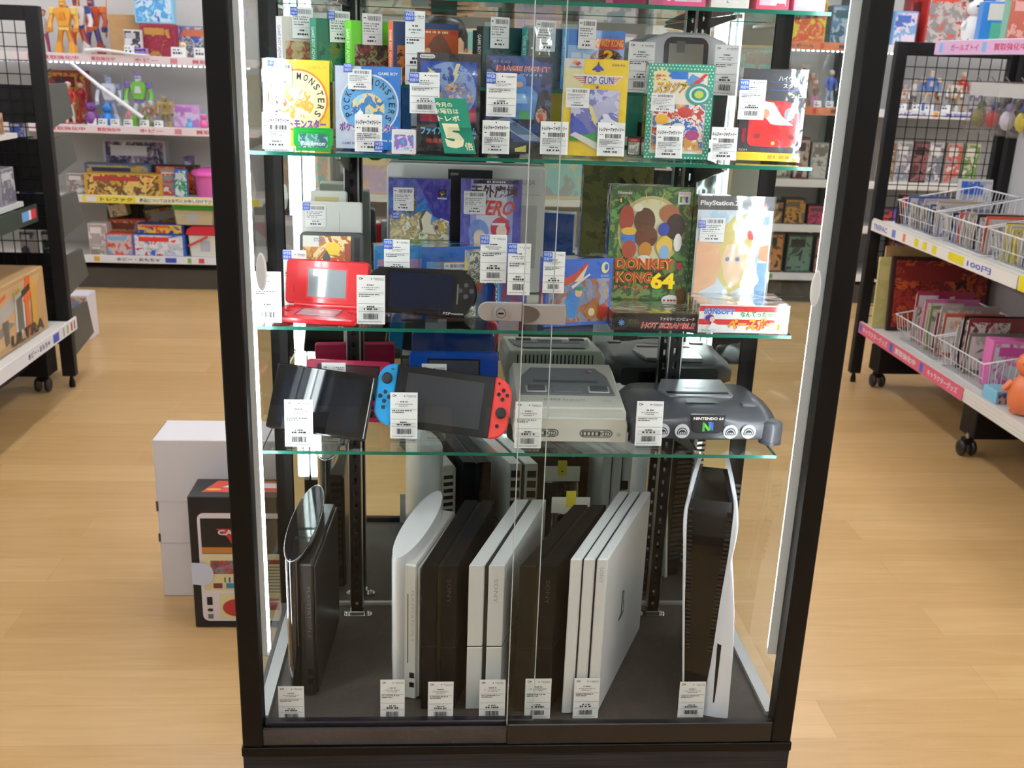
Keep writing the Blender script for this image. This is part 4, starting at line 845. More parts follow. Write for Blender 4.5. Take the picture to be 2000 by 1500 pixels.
# flat boxes at the front right
def flatbox(label, l, r, t, b, depth, body, dfront, dtop, rz=0, sh=None, dleft=None):
    A = at(l, b, Z=S4); B = at(r, b, Z=S4); w = (B.x-A.x)*1000; h = (at((l+r)/2, t, Y=A.y).z-S4)*1000
    m = MB().box(0, w, 0, depth, 0, h, body, .6); o = m.build('game_box', None, (A.x, A.y, S4+.0006), (0, 0, rz)); tag(o, label, 'video game', 'flat boxes lying on the second shelf')
    p = MB(); dfront(p, w, h); p.build('front_print', o); p = MB(); p.T = T_top(h); dtop(p, w, depth); p.build('top_print', o)
    if dleft: p = MB(); p.T = T_left(depth); dleft(p, depth, h); p.build('side_print', o)
    MB().box(-.6, w+.6, -1.8, depth+.6, 0, h+1.8, FILM).build('clear_sleeve', o)
    return o
def hotf(m, w, h):
    m.text('ファミリーコンピュータ', .55*w, .95*w, .62*h, .82*h, WHITE, .03); m.text('HOT SCRAMBLE', .34*w, .96*w, .12*h, .52*h, WHITE, .06, shear=.25); m.text('HOT SCRAMBLE', .34*w, .96*w, .12*h, .52*h, RED, .02, shear=.25)
    m.text('Bullet-Proof', .05*w, .17*w, .3*h, .62*h, mat('#5a8ad0'), .02) if False else sparkle(m, .11*w, .45*h, 3.2, 6.5, 8, mat('#5a8ad0')); m.text('ガンダム', .19*w, .31*w, .38*h, .7*h, mat('#7a6a3a'), .02)
def hott(m, w, d):
    m.rect(.5, w-.5, .5, d-.5, mat('#8a7a4a')); m.rect(.5, w-.5, 0.12*d, d*.95, art(('#4a5a8a', '#8a6a5a', '#b8a47a', '#3a3a5a', '#6a7ab0'), 45, 6)); m.rect(.5, w-.5, .5, .14*d, mat('#1b1a1a')); m.poly(rrect(.04*w, .32*w, .03*d, .12*d, 4), mat('#c8a04a')); m.poly([(.05*w, .25*d), (.45*w, .2*d), (.45*w, .6*d), (.1*w, .65*d)], mat('#cfc8cc')); m.rect(.82*w, .95*w, .04*d, .1*d, mat('#c86a6a'))
flatbox('flat black robot battle game box with white and red spine title', 1194, 1360, 614, 645, 80, mat('#1c1b1b', .4), hotf, hott, rz=0)
def sunf(m, w, h):
    rd = mat('#d42a2e', .4, coat=.2); m.rect(.4, w-.4, .4, h-.4, mat('#f1efec'))
    for k in range(2): m.rect(.4, w-.4, (.78-k*.48)*h, (.98-k*.48)*h, rd)
    m.text('SUNSOFT', .05*w, .39*w, .68*h, .9*h, WHITE, .08); m.text('SUNSOFT', .05*w, .39*w, .68*h, .9*h, mat('#1f7fe0'), .04); m.text('なんてったって!!', .46*w, .91*w, .60*h, .8*h, WHITE, .06); m.text('なんてったって!!', .46*w, .91*w, .60*h, .8*h, mat('#2fa83f'), .03)
    m.text('ベースボール', .33*w, .96*w, .10*h, .58*h, mat('#e2452a'), .08, shear=.2); m.text('ベースボール', .33*w, .96*w, .10*h, .58*h, mat('#f6a81e'), .04, shear=.2); m.poly(ell(.12*w, .55*h, .05*w, .13*h, 12), mat('#5a2f9c')); m.poly(ell(.15*w, .5*h, .03*w, .1*h, 10), mat('#f0c8a8')); m.poly([(.1*w, .1*h), (.2*w, .12*h), (.22*w, .3*h), (.15*w, .4*h)], mat('#eef0f4'))
    m.text('SFC-N', .04*w, .13*w, .05*h, .12*h, INK)
def sunt(m, w, d):
    m.rect(.5, w-.5, .5, d-.5, mat('#eceae4'))
    for i in range(5): m.rect(.55*w, w-.5, (.06+.18*i)*d, (.13+.18*i)*d, mat('#d8555a'))
    m.rect(.5, .9*w, .15*d, .95*d, art(('#e9e9ea', '#c9d0d8', '#f3f1ec', '#d8c8b8', '#c4d0c4'), 30, 5)); m.poly(ell(.55*w, .5*d, .12*w, .16*d, 14), mat('#9a9ac8')); m.text('ベースボール', .4*w, .9*w, .06*d, .22*d, mat('#f0a83a'), .04)
def sunl(m, d, h):
    m.rect(.4, d-.4, .4, h-.4, mat('#efece6'))
    for k, c in ((.80, '#d42a2e'), (.62, '#d42a2e'), (.25, '#7aa83a'), (.1, '#e8d83a')): m.rect(k*d, (k+.1)*d, .4, h-.4, mat(c))
flatbox('flat red and white striped baseball game box, orange title, on top of its sleeve', 1362, 1532, 598, 650, 85, mat('#e6e2dc', .4), sunf, sunt, dleft=sunl)

# ---- clamshell handhelds
def clamshell(name, label, loc, rz, col, scr, W=137, lid=74, base=74, open_=1.95, lidw=None, t=10, lens=True, lean0=0, screen=None, gloss=.6, under=None):
    body = mat(col, .22, coat=gloss); dark = mat(scr, .12, coat=1)
    t0 = thing(name, label, 'game console', loc, rz, rot=(lean0, 0, rz)); h = W/2
    m = MB().prism(rrect(-h, h, 0, base, 7), 0, t, body, 'z', bev=2.2); m.build('lower_half', t0)
    s = screen or (62, 44)
    if under is not False:
        m = MB(); m.T = T_top(t); m.rect(-s[0]/2-3, s[0]/2+3, base*.5-s[1]*.5-2, base*.5+s[1]*.5+4, mat('#6b1a20' if col == '#d8202c' else '#333438', .2)); m.rect(-s[0]/2, s[0]/2, base*.5-s[1]*.5, base*.5+s[1]*.5, dark); m.build('touch_screen', t0)
        m = MB()
        for dx, dy in ((0, 6), (0, -6), (6, 0), (-6, 0)): m.lathe([(3, 0), (3, 1.2), (2, 1.6)], body, (h-18+dx, base*.55+dy, t), 10)
        m.prism([(-h+11, base*.5), (-h+24, base*.5), (-h+24, base*.5+4.5), (-h+11, base*.5+4.5)], t, t+1.4, body, 'z'); m.prism([(-h+15.2, base*.5-4.5), (-h+19.8, base*.5-4.5), (-h+19.8, base*.5+9), (-h+15.2, base*.5+9)], t, t+1.4, body, 'z'); m.build('buttons', t0)
    hg = MB().tube([(-h+16, base-1, t+1), (h-16, base-1, t+1)], 5, body, 12); hg.build('hinge', t0)
    l = MB().prism(rrect(-h, h, 2, lid, 7), 0, t*.85, body, bev=2); lo = l.build('lid', t0, (0, (base-2)*.001, (t+1)*.001), (-(open_-pi/2), 0, 0))
    m = MB(); m.lay = .1; m.rect(-s[0]/2-3, s[0]/2+3, lid*.5-s[1]*.5-3, lid*.5+s[1]*.5+3, mat('#23242a' if col != '#d8202c' else '#e0404a', .2)); m.rect(-s[0]/2, s[0]/2, lid*.5-s[1]*.5, lid*.5+s[1]*.5, dark)
    for sg in (-1, 1):
        for dz in (-4, 0, 4): m.poly(ell(sg*(h-14), lid*.35+dz, 1, n=6), INK)
    m.build('upper_screen', lo)
    return t0
pa = at(556, 632, Z=S4); pb = at(692, 640, Z=S4); rz_ = -.18
ds = clamshell('handheld_console', 'glossy red clamshell handheld game console standing open', (at(610, 634, Z=S4).x, at(610, 634, Z=S4).y, S4+.0006), rz_, '#d8202c', '#8d979b', W=135, lid=73, open_=1.80)
# ---- black wide handheld leaning on a clear stand
def stand_clear(parent, x0, x1, y0, y1, lip, back, tilt=-.3, name='clear_stand', z=.4):
    m = MB(); m.box(x0, x1, y0, y1, z, z+1.6, ACRYL); m.box(x0, x1, y0, y0+1.6, z, lip, ACRYL)
    m.T = Matrix.Translation((0, y1-2, 0)) @ Matrix.Rotation(tilt, 4, 'X'); m.box(x0, x1, 0, 1.8, z+2, back, ACRYL); m.T = None
    return m.build(name, parent)
A = at(752, 628, Z=S4); c0 = at(838, 628, Y=.165)
hh = thing('handheld_console', 'black glossy wide handheld console with dark screen, leaning in a clear stand', 'game console', (at(820, 600, Y=.160).x, .150, S4+.0004), -.02)
PB = mat('#0b0b0e', .14, coat=.3); m = MB(); m.T = Matrix.Translation((0, 8, 9)) @ Matrix.Rotation(-.32, 4, 'X') @ Matrix.Rotation(.035, 4, 'Y')
m.prism([(-71, 2), (71, 0)] + ell(58, 37, 30, 36, 12, -pi/2.6, pi/2.6) + [(71, 75), (-71, 73)] + ell(-58, 37, 30, 36, 12, pi-pi/2.6, pi+pi/2.6), 0, 17, PB, bev=3); body = m.build('body', hh)
m = MB(); m.T = Matrix.Translation((0, 8, 9)) @ Matrix.Rotation(-.32, 4, 'X') @ Matrix.Rotation(.035, 4, 'Y'); m.rect(-54, 54, 8, 69, mat('#101116', .1), -.15); m.rect(-50, 50, 11, 66, mat('#131a30', .08, spec=.4), -.3); m.lay = .5; m.text('PSP', 36, 48, 3, 7, mat('#b8bcc4')); m.rect(56, 58, 20, 52, mat('#6c746e', .3)); m.build('screen', hh)
m = MB(); m.T = Matrix.Translation((0, 8, 9)) @ Matrix.Rotation(-.32, 4, 'X') @ Matrix.Rotation(.035, 4, 'Y')
for dx, dz in ((0, 9), (0, -9), (9, 0), (-9, 0)): m.lathe([(4, 0), (4, -1.6), (3, -2.2)], mat('#4a4c52', .1, coat=1), (70+dx, 0, 42+dz), 14, 'y')
m.prism(rrect(-10+58, 16+42+10, 4, 6, 1), -1, 0, mat('#9aa0a6', .2, .5)); m.build('buttons', hh)
stand_clear(hh, -28, 28, -8, 30, 17, 55, -.3)
# tickets of the second shelf
for lb, l, r, t, b, Y, tb in (('bright long ticket at the left end of the second shelf beside the red clamshell', 497, 551, 531, 635, None, False), ('long ticket between the red clamshell and the black handheld', 697, 752, 538, 638, None, False),
                              ('long ticket with blue sticker before the sky blue box with pink portrait', 750, 800, 468, 545, .195, True), ('long ticket with blue sticker before the red-titled violet box', 937, 988, 459, 553, .150, True),
                              ('long ticket with blue sticker beside the black title spine', 990, 1034, 476, 577, .125, True), ('long ticket with blue sticker before the fantasy adventure box', 1059, 1101, 492, 573, .120, True)):
    if Y is None: card(lb, l, r, t, b, S4, tab=tb, lean=.08)
    else: q = at((l+r)/2, b, Y=Y); card(lb, l, r, t, b, q.z, Y=Y, tab=tb, stand=False, lean=.05)
q = at(577, 520, Y=.225); card('long ticket mostly hidden behind the lid of the red clamshell', 556, 601, 489, 600, S4, Y=.222, tab=True, stand=False, lean=.02)
# ================================================================ third shelf: consoles
S5 = ZS[5]
# black glossy tablet, turned with its right side nearer, in a clear stand
def slab(name, label, TL, TR, BR, BL, W, H, t, Ym):
    pass
tb = thing('tablet_console', 'black glossy tablet shaped game console tilted in a clear stand, leftmost on the third shelf', 'game console', (at(632, 850, Z=S5).x-.011, .158, S5+.0004), -.25, rot=(0, 0, -.18))
T_ = Matrix.Translation((0, -4, 11.5)) @ Matrix.Rotation(.075, 4, 'Y') @ Matrix.Rotation(-.50, 4, 'X')
TBK = mat('#121317', .06, coat=.6)
m = MB(); m.T = T_; m.prism(rrect(-82, 82, 0, 108, 4, 4), 0, 11, TBK, bev=2); m.build('body', tb)
m = MB(); m.T = T_; m.lay = .1; m.rect(-79, 79, 3, 105, mat('#0c0d10', .05)); m.rect(-66, 66, 12, 96, mat('#141a24', .05)); m.build('screen', tb)
m = MB(); m.T = T_; m.box(81, 83, 20, 40, 4, 7, STEEL) if False else m.tube([(80, -.5, 4), (80, -.5, 104)], .7, STEEL, 6); m.build('edge_trim', tb)
stand_clear(tb, -40, 40, -12, 60, 16, 60, -.5)
# white/cream tag etc. follow below
# hybrid handheld with blue and red side grips
sw = thing('handheld_console', 'dark tablet handheld console with blue left grip and red right grip, in a clear stand', 'game console', (at(865, 850, Z=S5).x-.006, .168, S5+.0004), 0, rot=(0, 0, -.04))
T_ = Matrix.Translation((0, -8, 15)) @ Matrix.Rotation(.115, 4, 'Y') @ Matrix.Rotation(-.42, 4, 'X') @ Matrix.Diagonal((.93, 1, 1, 1))
m = MB(); m.T = T_; m.box(-86, 86, 0, 13, 0, 102, mat('#2a2b2f', .4), 1.5); m.build('body', sw)
m = MB(); m.T = T_; m.lay = .1; m.rect(-85, 85, 1, 101, mat('#17181b', .06)); m.rect(-68, 68, 12, 90, mat('#33363c', .05, coat=.3)); m.text('SWITCH', -12, 12, 4, 8, mat('#2d2e33')) if False else None; m.build('screen', sw)
def grip(col, sg, nm, lb):
    m = MB(); m.T = T_; a, b = sorted((sg*86.3, sg*119)); R = 30
    m.prism(rrect(a, b, 0, 102, 0, 8, rs=(R, 1, 1, R) if sg < 0 else (1, R, R, 1)), -1, 13, mat(col, .45), bev=2.5); g = m.build(nm, sw, label=lb)
    m = MB(); m.T = T_; D = mat('#2e2f33', .5); cx = sg*103; zs, zb = (76, 46) if sg < 0 else (44, 74)
    m.lathe([(9.5, -1), (9.5, -2), (6, -3), (5, -6), (8.5, -7), (8, -8.5), (5, -9)], D, (cx, 0, zs), 20, 'y')
    for dx, dz in ((0, 7.5), (0, -7.5), (7.5, 0), (-7.5, 0)): m.lathe([(3.4, -1), (3.4, -2.4), (2.6, -2.8)], D, (cx+dx, 0, zb+dz), 12, 'y')
    if sg < 0: m.box(cx-3, cx+3, -2, -.9, 25, 31, D); m.box(cx+5, cx+11, -1.8, -.9, 91.3, 92.8, D)
    else: m.lathe([(3.2, -1), (3.2, -2.2)], D, (cx-4, 0, 22), 14, 'y'); m.box(cx-12, cx-6, -1.8, -.9, 91.3, 92.8, D); m.box(cx-9.8, cx-8.3, -1.8, -.9, 89, 95, D)
    m.build('buttons', g)
grip('#0f9fe0', -1, 'left_grip', 'bright blue left grip'); grip('#ff4a44', 1, 'right_grip', 'bright coral red right grip')
stand_clear(sw, -30, 30, -14, 50, 17, 62, -.42)
# pink and blue clamshells in the rear
PK = clamshell('handheld_console', 'pink clamshell handheld console with dark screen, behind the tablet console', (at(690, 760, Z=S5).x-.008, .247, S5+.0006), -.10, '#cf2a5c', '#3a3a40', W=150, lid=80, base=56, open_=2.05, screen=(106, 56))
BL = clamshell('handheld_console', 'deep blue clamshell handheld console with grey screen, behind the grip console', (at(882, 760, Z=S5).x+.002, .255, S5+.0006), .0, '#0f49a8', '#4a4d55', W=158, lid=92, base=66, open_=1.72, screen=(88, 60))
# ---- pale grey cartridge console
LG = mat('#cac8bb', .55); DG = mat('#77787d', .5)
sf = thing('game_console', 'pale grey cartridge game console with darker grey top and two front controller sockets', 'game console', (.0730, .158, S5+.0006), -.015); sf.scale = (.94, .855, 1)
m = MB()
secs = []
def sfs(x, y0, y1, z0, z1): return x
m.prism([(-98, 0), (98, 0), (100, 4), (100, 34), (96, 50), (-96, 50), (-100, 34), (-100, 4)], 0, 26, LG, bev=2.5)
m.prism([(-96, 4), (96, 4), (100, 8), (100, 50), (93, 60), (-93, 60), (-100, 50), (-100, 8)], 24, 236, LG, bev=3)
m.prism([(-100, 24), (100, 24), (100, 22), (-100, 22)], 2, 234, mat('#8f8e85', .6))
m.build('body', sf)
m = MB(); m.prism([(x, y) for x, y in [(-86, 78), (86, 78), (80, 165), (62, 205), (-62, 205), (-80, 165)]], 60, 62.5, DG, 'z', bev=1); m.box(-60, 60, 130, 142, 62.3, 63.4, mat('#55565a', .5)); m.box(-63, 63, 126, 146, 60, 62.9, mat('#77787c', .5)); m.build('top_plate', sf, label='mid grey top plate with cartridge slot')
m = MB(); BT = mat('#56565c', .5)
for x in (-56, 58): m.prism(rrect(x-19, x+19, 86, 112, 3), 62, 64, mat('#cfcfc6', .5), 'z'); m.box(x-16, x+16, 89, 109, 63, 67, BT, 1)
m.prism(rrect(-26, 26, 84, 113, 3), 62, 64.5, DG, 'z', bev=.8); m.build('buttons', sf)
m = MB()
for cx in (-50, 45):
    m.prism(rrect(cx-29, cx+29, 11, 27, 8, 5), -.5, 1, mat('#4b4b49', .5)); m.prism(rrect(cx-27, cx+27, 13, 25, 6, 5), -.8, 0, mat('#d0cfc4', .5)); m.prism(rrect(cx-25, cx+8, 14, 24, 2), -1.1, 0, mat('#3c3c3c', .5)); m.prism(rrect(cx+9, cx+25, 14, 24, 5), -1.1, 0, mat('#3c3c3c', .5))
    for i in range(4): m.box(cx-22+i*7, cx-18+i*7, -1.5, -1, 16, 22, mat('#c4c3b8', .5))
    for i in range(3): m.box(cx+11+i*4.4, cx+14+i*4.4, -1.5, -1, 16, 22, mat('#c4c3b8', .5))
m.lathe([(4, 0), (4, -.6)], mat('#a9a89c', .5), (85, 0, 17), 16, 'y'); m.build('controller_sockets', sf)
m = MB(); m.T = T_top(60); m.lay = .2; m.text('SUPER Famicom', -45, 30, 56, 62, mat('#55555a')); m.text('ニンテンドウ', -45, 20, 51, 54, mat('#77777a')); m.text('POWER', 62, 76, 53, 56, INK)
m.T = T_top(62.6); m.lay = .2
for dx, dy, c in ((0, 0, '#c8404a'), (6, 3, '#3f9a8a'), (-5, 3, '#4a5ac0'), (1, 6, '#d8b83a')): m.poly(ell(50+dx, 180+dy, 3.4, n=10), mat(c))
m.build('lettering', sf)
m = MB(); m.T = T_back(0, 236); m.lay = 0
for i in range(20): m.box(-76+i*8, -73+i*8, -.3, .5, 34, 54, mat('#35352f', .6))
m.prism(rrect(-60, -44, 10, 20, 2), -.5, .5, BLACK); m.prism(ell(-75, 14, 4, n=12), -.5, .5, BLACK); m.prism(rrect(-30, 5, 8, 20, 3), -.5, .5, BLACK); m.build('rear_vents', sf)
for ch in sf.children:
    for v in ch.data.vertices: v.co.z *= .85 + .40*min(max(v.co.y/.236, 0), 1)
# ---- dark grey console with four round sockets
N6 = mat('#4b4c53', .36, coat=.15)
nc = thing('game_console', 'dark grey curvy game console with four round controller sockets', 'game console', (.300, .157, S5+.0006), .0)
m = MB(); secs = []
for i in range(41):
    u = i/40; x = -130+260*u; a = abs(x)/130
    dip = max(0, (a-.78)/.22)               # ends sink
    hump = math.exp(-((x)/52)**2)
    zf = 40 + 10*hump - 20*dip**1.6; zm = 54 + 2*hump - 20*dip**1.4; zb = 52 - 16*dip**1.3
    yf = 4 - 4*hump + 22*dip**2 ; yb = 186 - 26*max(0, (a-.55)/.45)**2
    secs.append([(x, yf+4, 6+4*dip), (x, yf, 10), (x, yf-1, zf-8), (x, yf+5, zf), (x, yf+30, zf+(zm-zf)*.7), (x, 70, zm), (x, 125, zb), (x, yb-5, zb-4), (x, yb, zb-10), (x, yb-3, 6)])
secs2 = [[(q[0], q[1], q[2]) for q in s][::-1] for s in secs]
loft(m, secs2, N6); m.build('body', nc)
m = MB()
for x, y in ((-110, 12), (112, 12)): m.lathe([(17, 0), (18.5, 2), (18.5, 30), (17, 36), (10, 39)], N6, (x, y, 0), 28)
for x in (-110, 112): m.lathe([(18.9, 0), (18.9, 5)], mat('#3d3e44', .4), (x, 12, 0), 28)
m.build('front_foot', nc)
m = MB(); m.prism([(x, y) for x, y in [(-62, 118), (-48, 80), (60, 80), (66, 92), (66, 176), (-44, 176)]], 50, 57.5, mat('#9a9ba2', .3, .5), 'z', bev=1.5); m.box(-50, 58, 92, 101, 57, 58.4, BLACK); m.T = T_top(57.6); m.lay = .1; m.text('NINTENDO 64', -12, 24, 120, 126, mat('#6c6d74'), .01); m.build('slot_panel', nc, label='silver grey cartridge slot panel')
m = MB()
for i, x in enumerate((-75, -42, 39, 70)):
    yb = 2 - 3*math.exp(-(x/52)**2)
    m.lathe([(12.2, -1.5), (12.2, 2.5), (10.5, 3.5)][::-1], mat('#c9cad0', .35), (x, yb-2, 23), 26, 'y'); m.prism(ell(x, 21.5, 8.6, 8.6, 16, 0, pi)+[(x-8.6, 19)]+[(x+8.6, 19)][::-1] if False else [(x-8.6, 17.5), (x+8.6, 17.5)]+ell(x, 21, 8.6, 8.6, 14, 0, pi), yb-4.0, yb, mat('#3a3b40', .5)); m.prism([(x-7, 18.8), (x+7, 18.8)]+ell(x, 21, 7, 6.8, 14, 0, pi), yb-4.3, yb-3.9, mat('#d4d5d9', .4)); m.prism([(x-5.8, 19.5), (x+5.8, 19.5)]+ell(x, 20.8, 5.8, 5.4, 14, 0, pi), yb-4.6, yb-4.2, mat('#26272b', .5))
    for dx in (-3, 0, 3): m.lathe([(1, 0), (1, 1)], mat('#d4d5d9', .4), (x+dx, yb-5.4, 21), 8, 'y')
m.build('controller_socket_rings', nc)
m = MB(); m.prism([(-29, 52), (29, 52), (26, 26), (20, 20), (-20, 20), (-26, 26)], -3.4, 4, mat('#2d2e31', .3), bev=.8); m.lay = 3.5; m.text('NINTENDO 64', -25, 25, 43.5, 48.5, WHITE, .03)
g, b_ = mat('#3fae49'), mat('#2b4fc0')
m.poly([(-9, 24), (-5, 23), (-5, 38), (-9, 40)], g); m.poly([(-5, 38), (-5, 32), (1, 24), (1, 30)], mat('#7ac142')); m.poly([(1, 24), (5, 26), (5, 41), (1, 39)], g); m.poly([(5, 41), (9, 39), (9, 25), (5, 26)], b_); m.poly([(-1, 41), (4, 40), (9, 30), (9, 25)], mat('#3a66c8')); m.build('logo_panel', nc)
m = MB(); m.T = T_top(56.4); m.lay = .1
for cx, w_ in ((0, 26), ): m.ring(0, 58, 0, .01, INK, 4); m.poly([(-26, 46), (26, 46), (23, 70), (-23, 70)], mat('#55565d', .4)); m.poly(rrect(-6, 6, 64, 68, 2), mat('#3c3d43', .4)); m.poly(rrect(-10, 10, 52, 53, .4), mat('#303136', .4))
m.build('memory_cover', nc)
m = MB()
for x in (-88, 82): m.prism(rrect(x-14, x+14, 44, 58, 4), 44, 55.5, mat('#64656c', .35), 'z', bev=1)
m.build('power_switch', nc)
m = MB(); m.prism(rrect(-95, 95, 4, 40, 8), 184, 187, mat('#2b2c30', .5)); m.prism(rrect(-60, 20, 10, 32, 4), 187, 188, BLACK); m.build('rear_panel', nc)
for lb, l, r, t, b, Y, kw in (('long ticket before the black tablet console', 557, 612, 781, 877, None, {}), ('long ticket tucked behind the tablet console beside the pink clamshell', 630, 676, 709, 800, .215, {}), ('long ticket leaning on the grip console beside its blue grip', 762, 815, 767, 861, None, {}),
                            ('long ticket behind the grip console before the blue clamshell', 823, 871, 711, 800, .245, {}), ('long ticket before the pale grey console at its left socket', 1004, 1056, 785, 880, None, {}), ('long ticket before the dark grey curvy console', 1239, 1291, 784, 875, None, {})):
    card(lb, l, r, t, b, S5, Y=Y, lean=.08 if Y is None else .02, stand=Y is None)

# ================================================================ bottom deck: consoles stored on edge
DK = ZD+.0006
def edge_console(label, px, py, rz, col, kind, H=275, D=285):
    p = at(px, py, Z=ZD); lt = kind.endswith('w'); base = mat(col, .35 if lt else .55, spec=.5 if lt else .2); gap = mat('#15130f' if not lt else '#2b2825', .5)
    t = thing('game_console', label, 'game console', (p.x, p.y, DK), -rz)
    SH = Matrix(((1, 0, 0, 0), (math.tan(rz), 1, 0, 0), (0, 0, 1, 0), (0, 0, 0, 1)))
    def MS():
        q = MB(); q.T = SH; return q
    if kind.startswith('two'):
        G = MS().box(22, 31, 5, D-3, 2, H-3, gap).build('middle_gap', t, label='dark recessed gap')
        for x0, x1, lo in ((0, 23, 0), (30, 54, 0)):
            m = MS(); zs = H*.445
            m.box(x0, x1, 0, D, 0, zs-1.3, base, .7); m.box(x0, x1, 0, D, zs+1.3, H, base, .7); m.box(x0+.5, x1-.5, 1.5, D-1, zs-2, zs+2, gap); s = m.build('slab', t)
        m = MS(); m.lay = .2; m.text('SONY', 42-22, 42+22, H*.83-3, H*.83+3, mat('#a9adab' if lt else '#38383a'), .01, rot=-pi/2); m.text('PS4', 42-9, 42+9, H*.06-3, H*.06+3, mat('#a9adab' if lt else '#38383a'), .01, rot=-pi/2); m.build('lettering', t)
        m = MS(); m.T = SH @ T_back(54, D)
        fr = mat('#d8dcd8' if lt else '#1c1b1b', .5)
        for i in range(10): m.box(3, 20, -.4, .3, 40+i*22, 55+i*22, BLACK); m.box(34, 51, -.4, .3, 40+i*22, 55+i*22, BLACK)
        m.build('rear_vents', t)
    elif kind.startswith('three'):
        for x0, x1 in ((0, 16.5), (19.5, 35.5), (39, 55)):
            MS().box(x0, x1, 0, D, 0, H, base, 2.2).build('slab', t)
        MS().box(14, 41, 5, D-5, 2, H-4, gap).build('middle_gap', t, label='dark recessed gap')
        m = MS(); m.lay = .2; m.text('SONY', 47-14, 47+14, H*.9-3, H*.9+3, mat('#b3b6b8'), .01, rot=-pi/2); m.build('lettering', t)
        m = MS(); m.T = SH @ T_right(55); m.lay = .15; k = mat('#5d6468', .3, .3)
        m.poly([(118, 128), (124, 126), (124, 168), (118, 170)], k); m.ring(124, 160, 5, 9, k, 10, a0=-pi/2, a1=pi/2); m.poly(ell(121, 122, 20, 4.5, 14), k); m.poly([(126, 150), (130, 150), (140, 128), (136, 126)], k); m.build('side_emblem', t)
        m = MS(); m.T = SH @ T_back(55, D)
        for i in range(6): m.prism(rrect(6, 20, 40+i*34, 60+i*34, 3), -.4, .3, BLACK)
        m.build('rear_ports', t)
    return t
edge_console('upright black double slab console right of the glossy white console', 822, 1386, radians(16), '#101011', 'twok', 268, 262)
edge_console('upright white double slab console with a horizontal groove across its front', 909, 1385, radians(19.5), '#d6d8d6', 'twow', 268, 272)
edge_console('upright black double slab console between the white double and white triple slab consoles', 1003, 1391, radians(26), '#111112', 'twok', 272, 262)
edge_console('upright white triple slab console with a rounded top and dark side emblem', 1096, 1395, radians(24.5), '#e0e2e2', 'threew', 289, 292)
def curved(label, px, py, rz, col, cov, trim, H=278, D=262):
    p = at(px, py, Z=ZD); base = mat(col, .35); t = thing('game_console', label, 'game console', (p.x, p.y, DK), -rz)
    lt = col.startswith('#e')
    m = MB(); secs = []
    for z, k in ((0, .93), (6, .97), (H*.3, 1.0), (H*.96, 1.0), (H, .97)):
        secs.append([(24 + 24*k*cos(a), D*.5 + D*.5*k*sin(a) - 0, z + (0 if z < H*.9 else 22*((D*.5+D*.5*k*sin(a))/D))) for a in [2*pi*i/40 for i in range(40)]])
    loft(m, secs, mat(cov[0], cov[1], coat=cov[2]), True); m.build('curved_cover', t, label='glossy curved cover' if not lt else 'white curved cover')
    m = MB(); m.box(28, 56, 14, D-4, 0, H-14, base, 2.5); m.box(56, 60, 18, D-4, 4, H-20, base, 1); m.build('body', t)
    m = MB(); m.lay = -13.6
    m.box(40, 41.6, 13.4, 14.4, 70, 200, mat('#6a6865' if lt else '#0a0a0a', .5)); m.box(44, 52, 13.2, 14.2, 24, 33, BLACK); m.box(44, 52, 13.2, 14.2, 42, 52, BLACK); m.T = Matrix.Translation((0, 13.6, 0)); m.lay = .3; m.text('PLAYSTATION 3', 34-40, 34+40+10, 205, 211, mat('#b9b8b4' if lt else '#4a4a4c'), rot=-pi/2) if False else m.text('PLAYSTATION 3', 2, 96, 158, 163, mat('#b9b8b4' if lt else '#55565a'), .0, rot=-pi/2); m.build('front_slots', t)
    if trim:
        m = MB()
        for a in (pi*1.38, ): m.tube([(24+24.3*cos(a), D*.5+D*.5*sin(a)*1.005, z) for z in (60, 120, 200, H-2)], 1.6, CHROME, 8)
        m.tube([(24+24.6*cos(2*pi*i/40), D*.5+D*.501*sin(2*pi*i/40), H+22*((D*.5+D*.5*.97*sin(2*pi*i/40))/D)-2) for i in range(40)], 1.1, CHROME, 6, closed=True); m.build('chrome_trim', t)
    m = MB(); m.T = T_back(60, D-4)
    for i in range(12): m.box(6, 26, -.5, .3, 60+i*15, 68+i*15, BLACK)
    m.box(6, 24, -.6, .3, 20, 50, BLACK); m.build('rear_vents', t)
    return t
curved('upright glossy black curved console with chrome trim, leftmost on the deck', 549, 1368, radians(3), '#232020', ('#101013', .04, 1.0), True, H=262, D=255)
curved('upright white curved console with an oval glossy end', 746, 1366, radians(17), '#e4e3dc', ('#e2e3e2', .25, .5), False, H=268, D=235)
# tall white and black flared console
pb = at(1385, 1402, Z=ZD); x0_ = pb.x
t = thing('game_console', 'tall console with flared white side plates around a glossy black core', 'game console', (pb.x, pb.y+.004, DK), -.26)
def Lx(z, tab):
    if z <= tab[0][0]: return tab[0][1]
    for (z0, v0), (z1, v1) in zip(tab, tab[1:]):
        if z0 <= z <= z1: return v0+(v1-v0)*(z-z0)/(z1-z0)
    return tab[-1][1]
def px2(px, py): q = at(px, py, Y=pb.y); return ((q.x-x0_)*1000, (q.z-ZD)*1000)
LO = [px2(*q) for q in ((1334, 1400), (1335, 1200), (1337, 1080), (1335, 1020))]; LI = [px2(*q) for q in ((1338, 1400), (1340, 1200), (1343, 1090), (1344, 1020))]
RI = [px2(*q) for q in ((1370, 1404), (1390, 1300), (1408, 1180), (1425, 1080), (1433, 1020))]; RO = [px2(*q) for q in ((1421, 1404), (1432, 1278), (1435, 1200), (1430, 1100), (1444, 1040), (1449, 1000))]
def tb_(a): return sorted((max(z, 0), x) for x, z in a)
WP = mat('#e9ecf3', .35); CO = mat('#0b0c0e', .10, spec=.35)
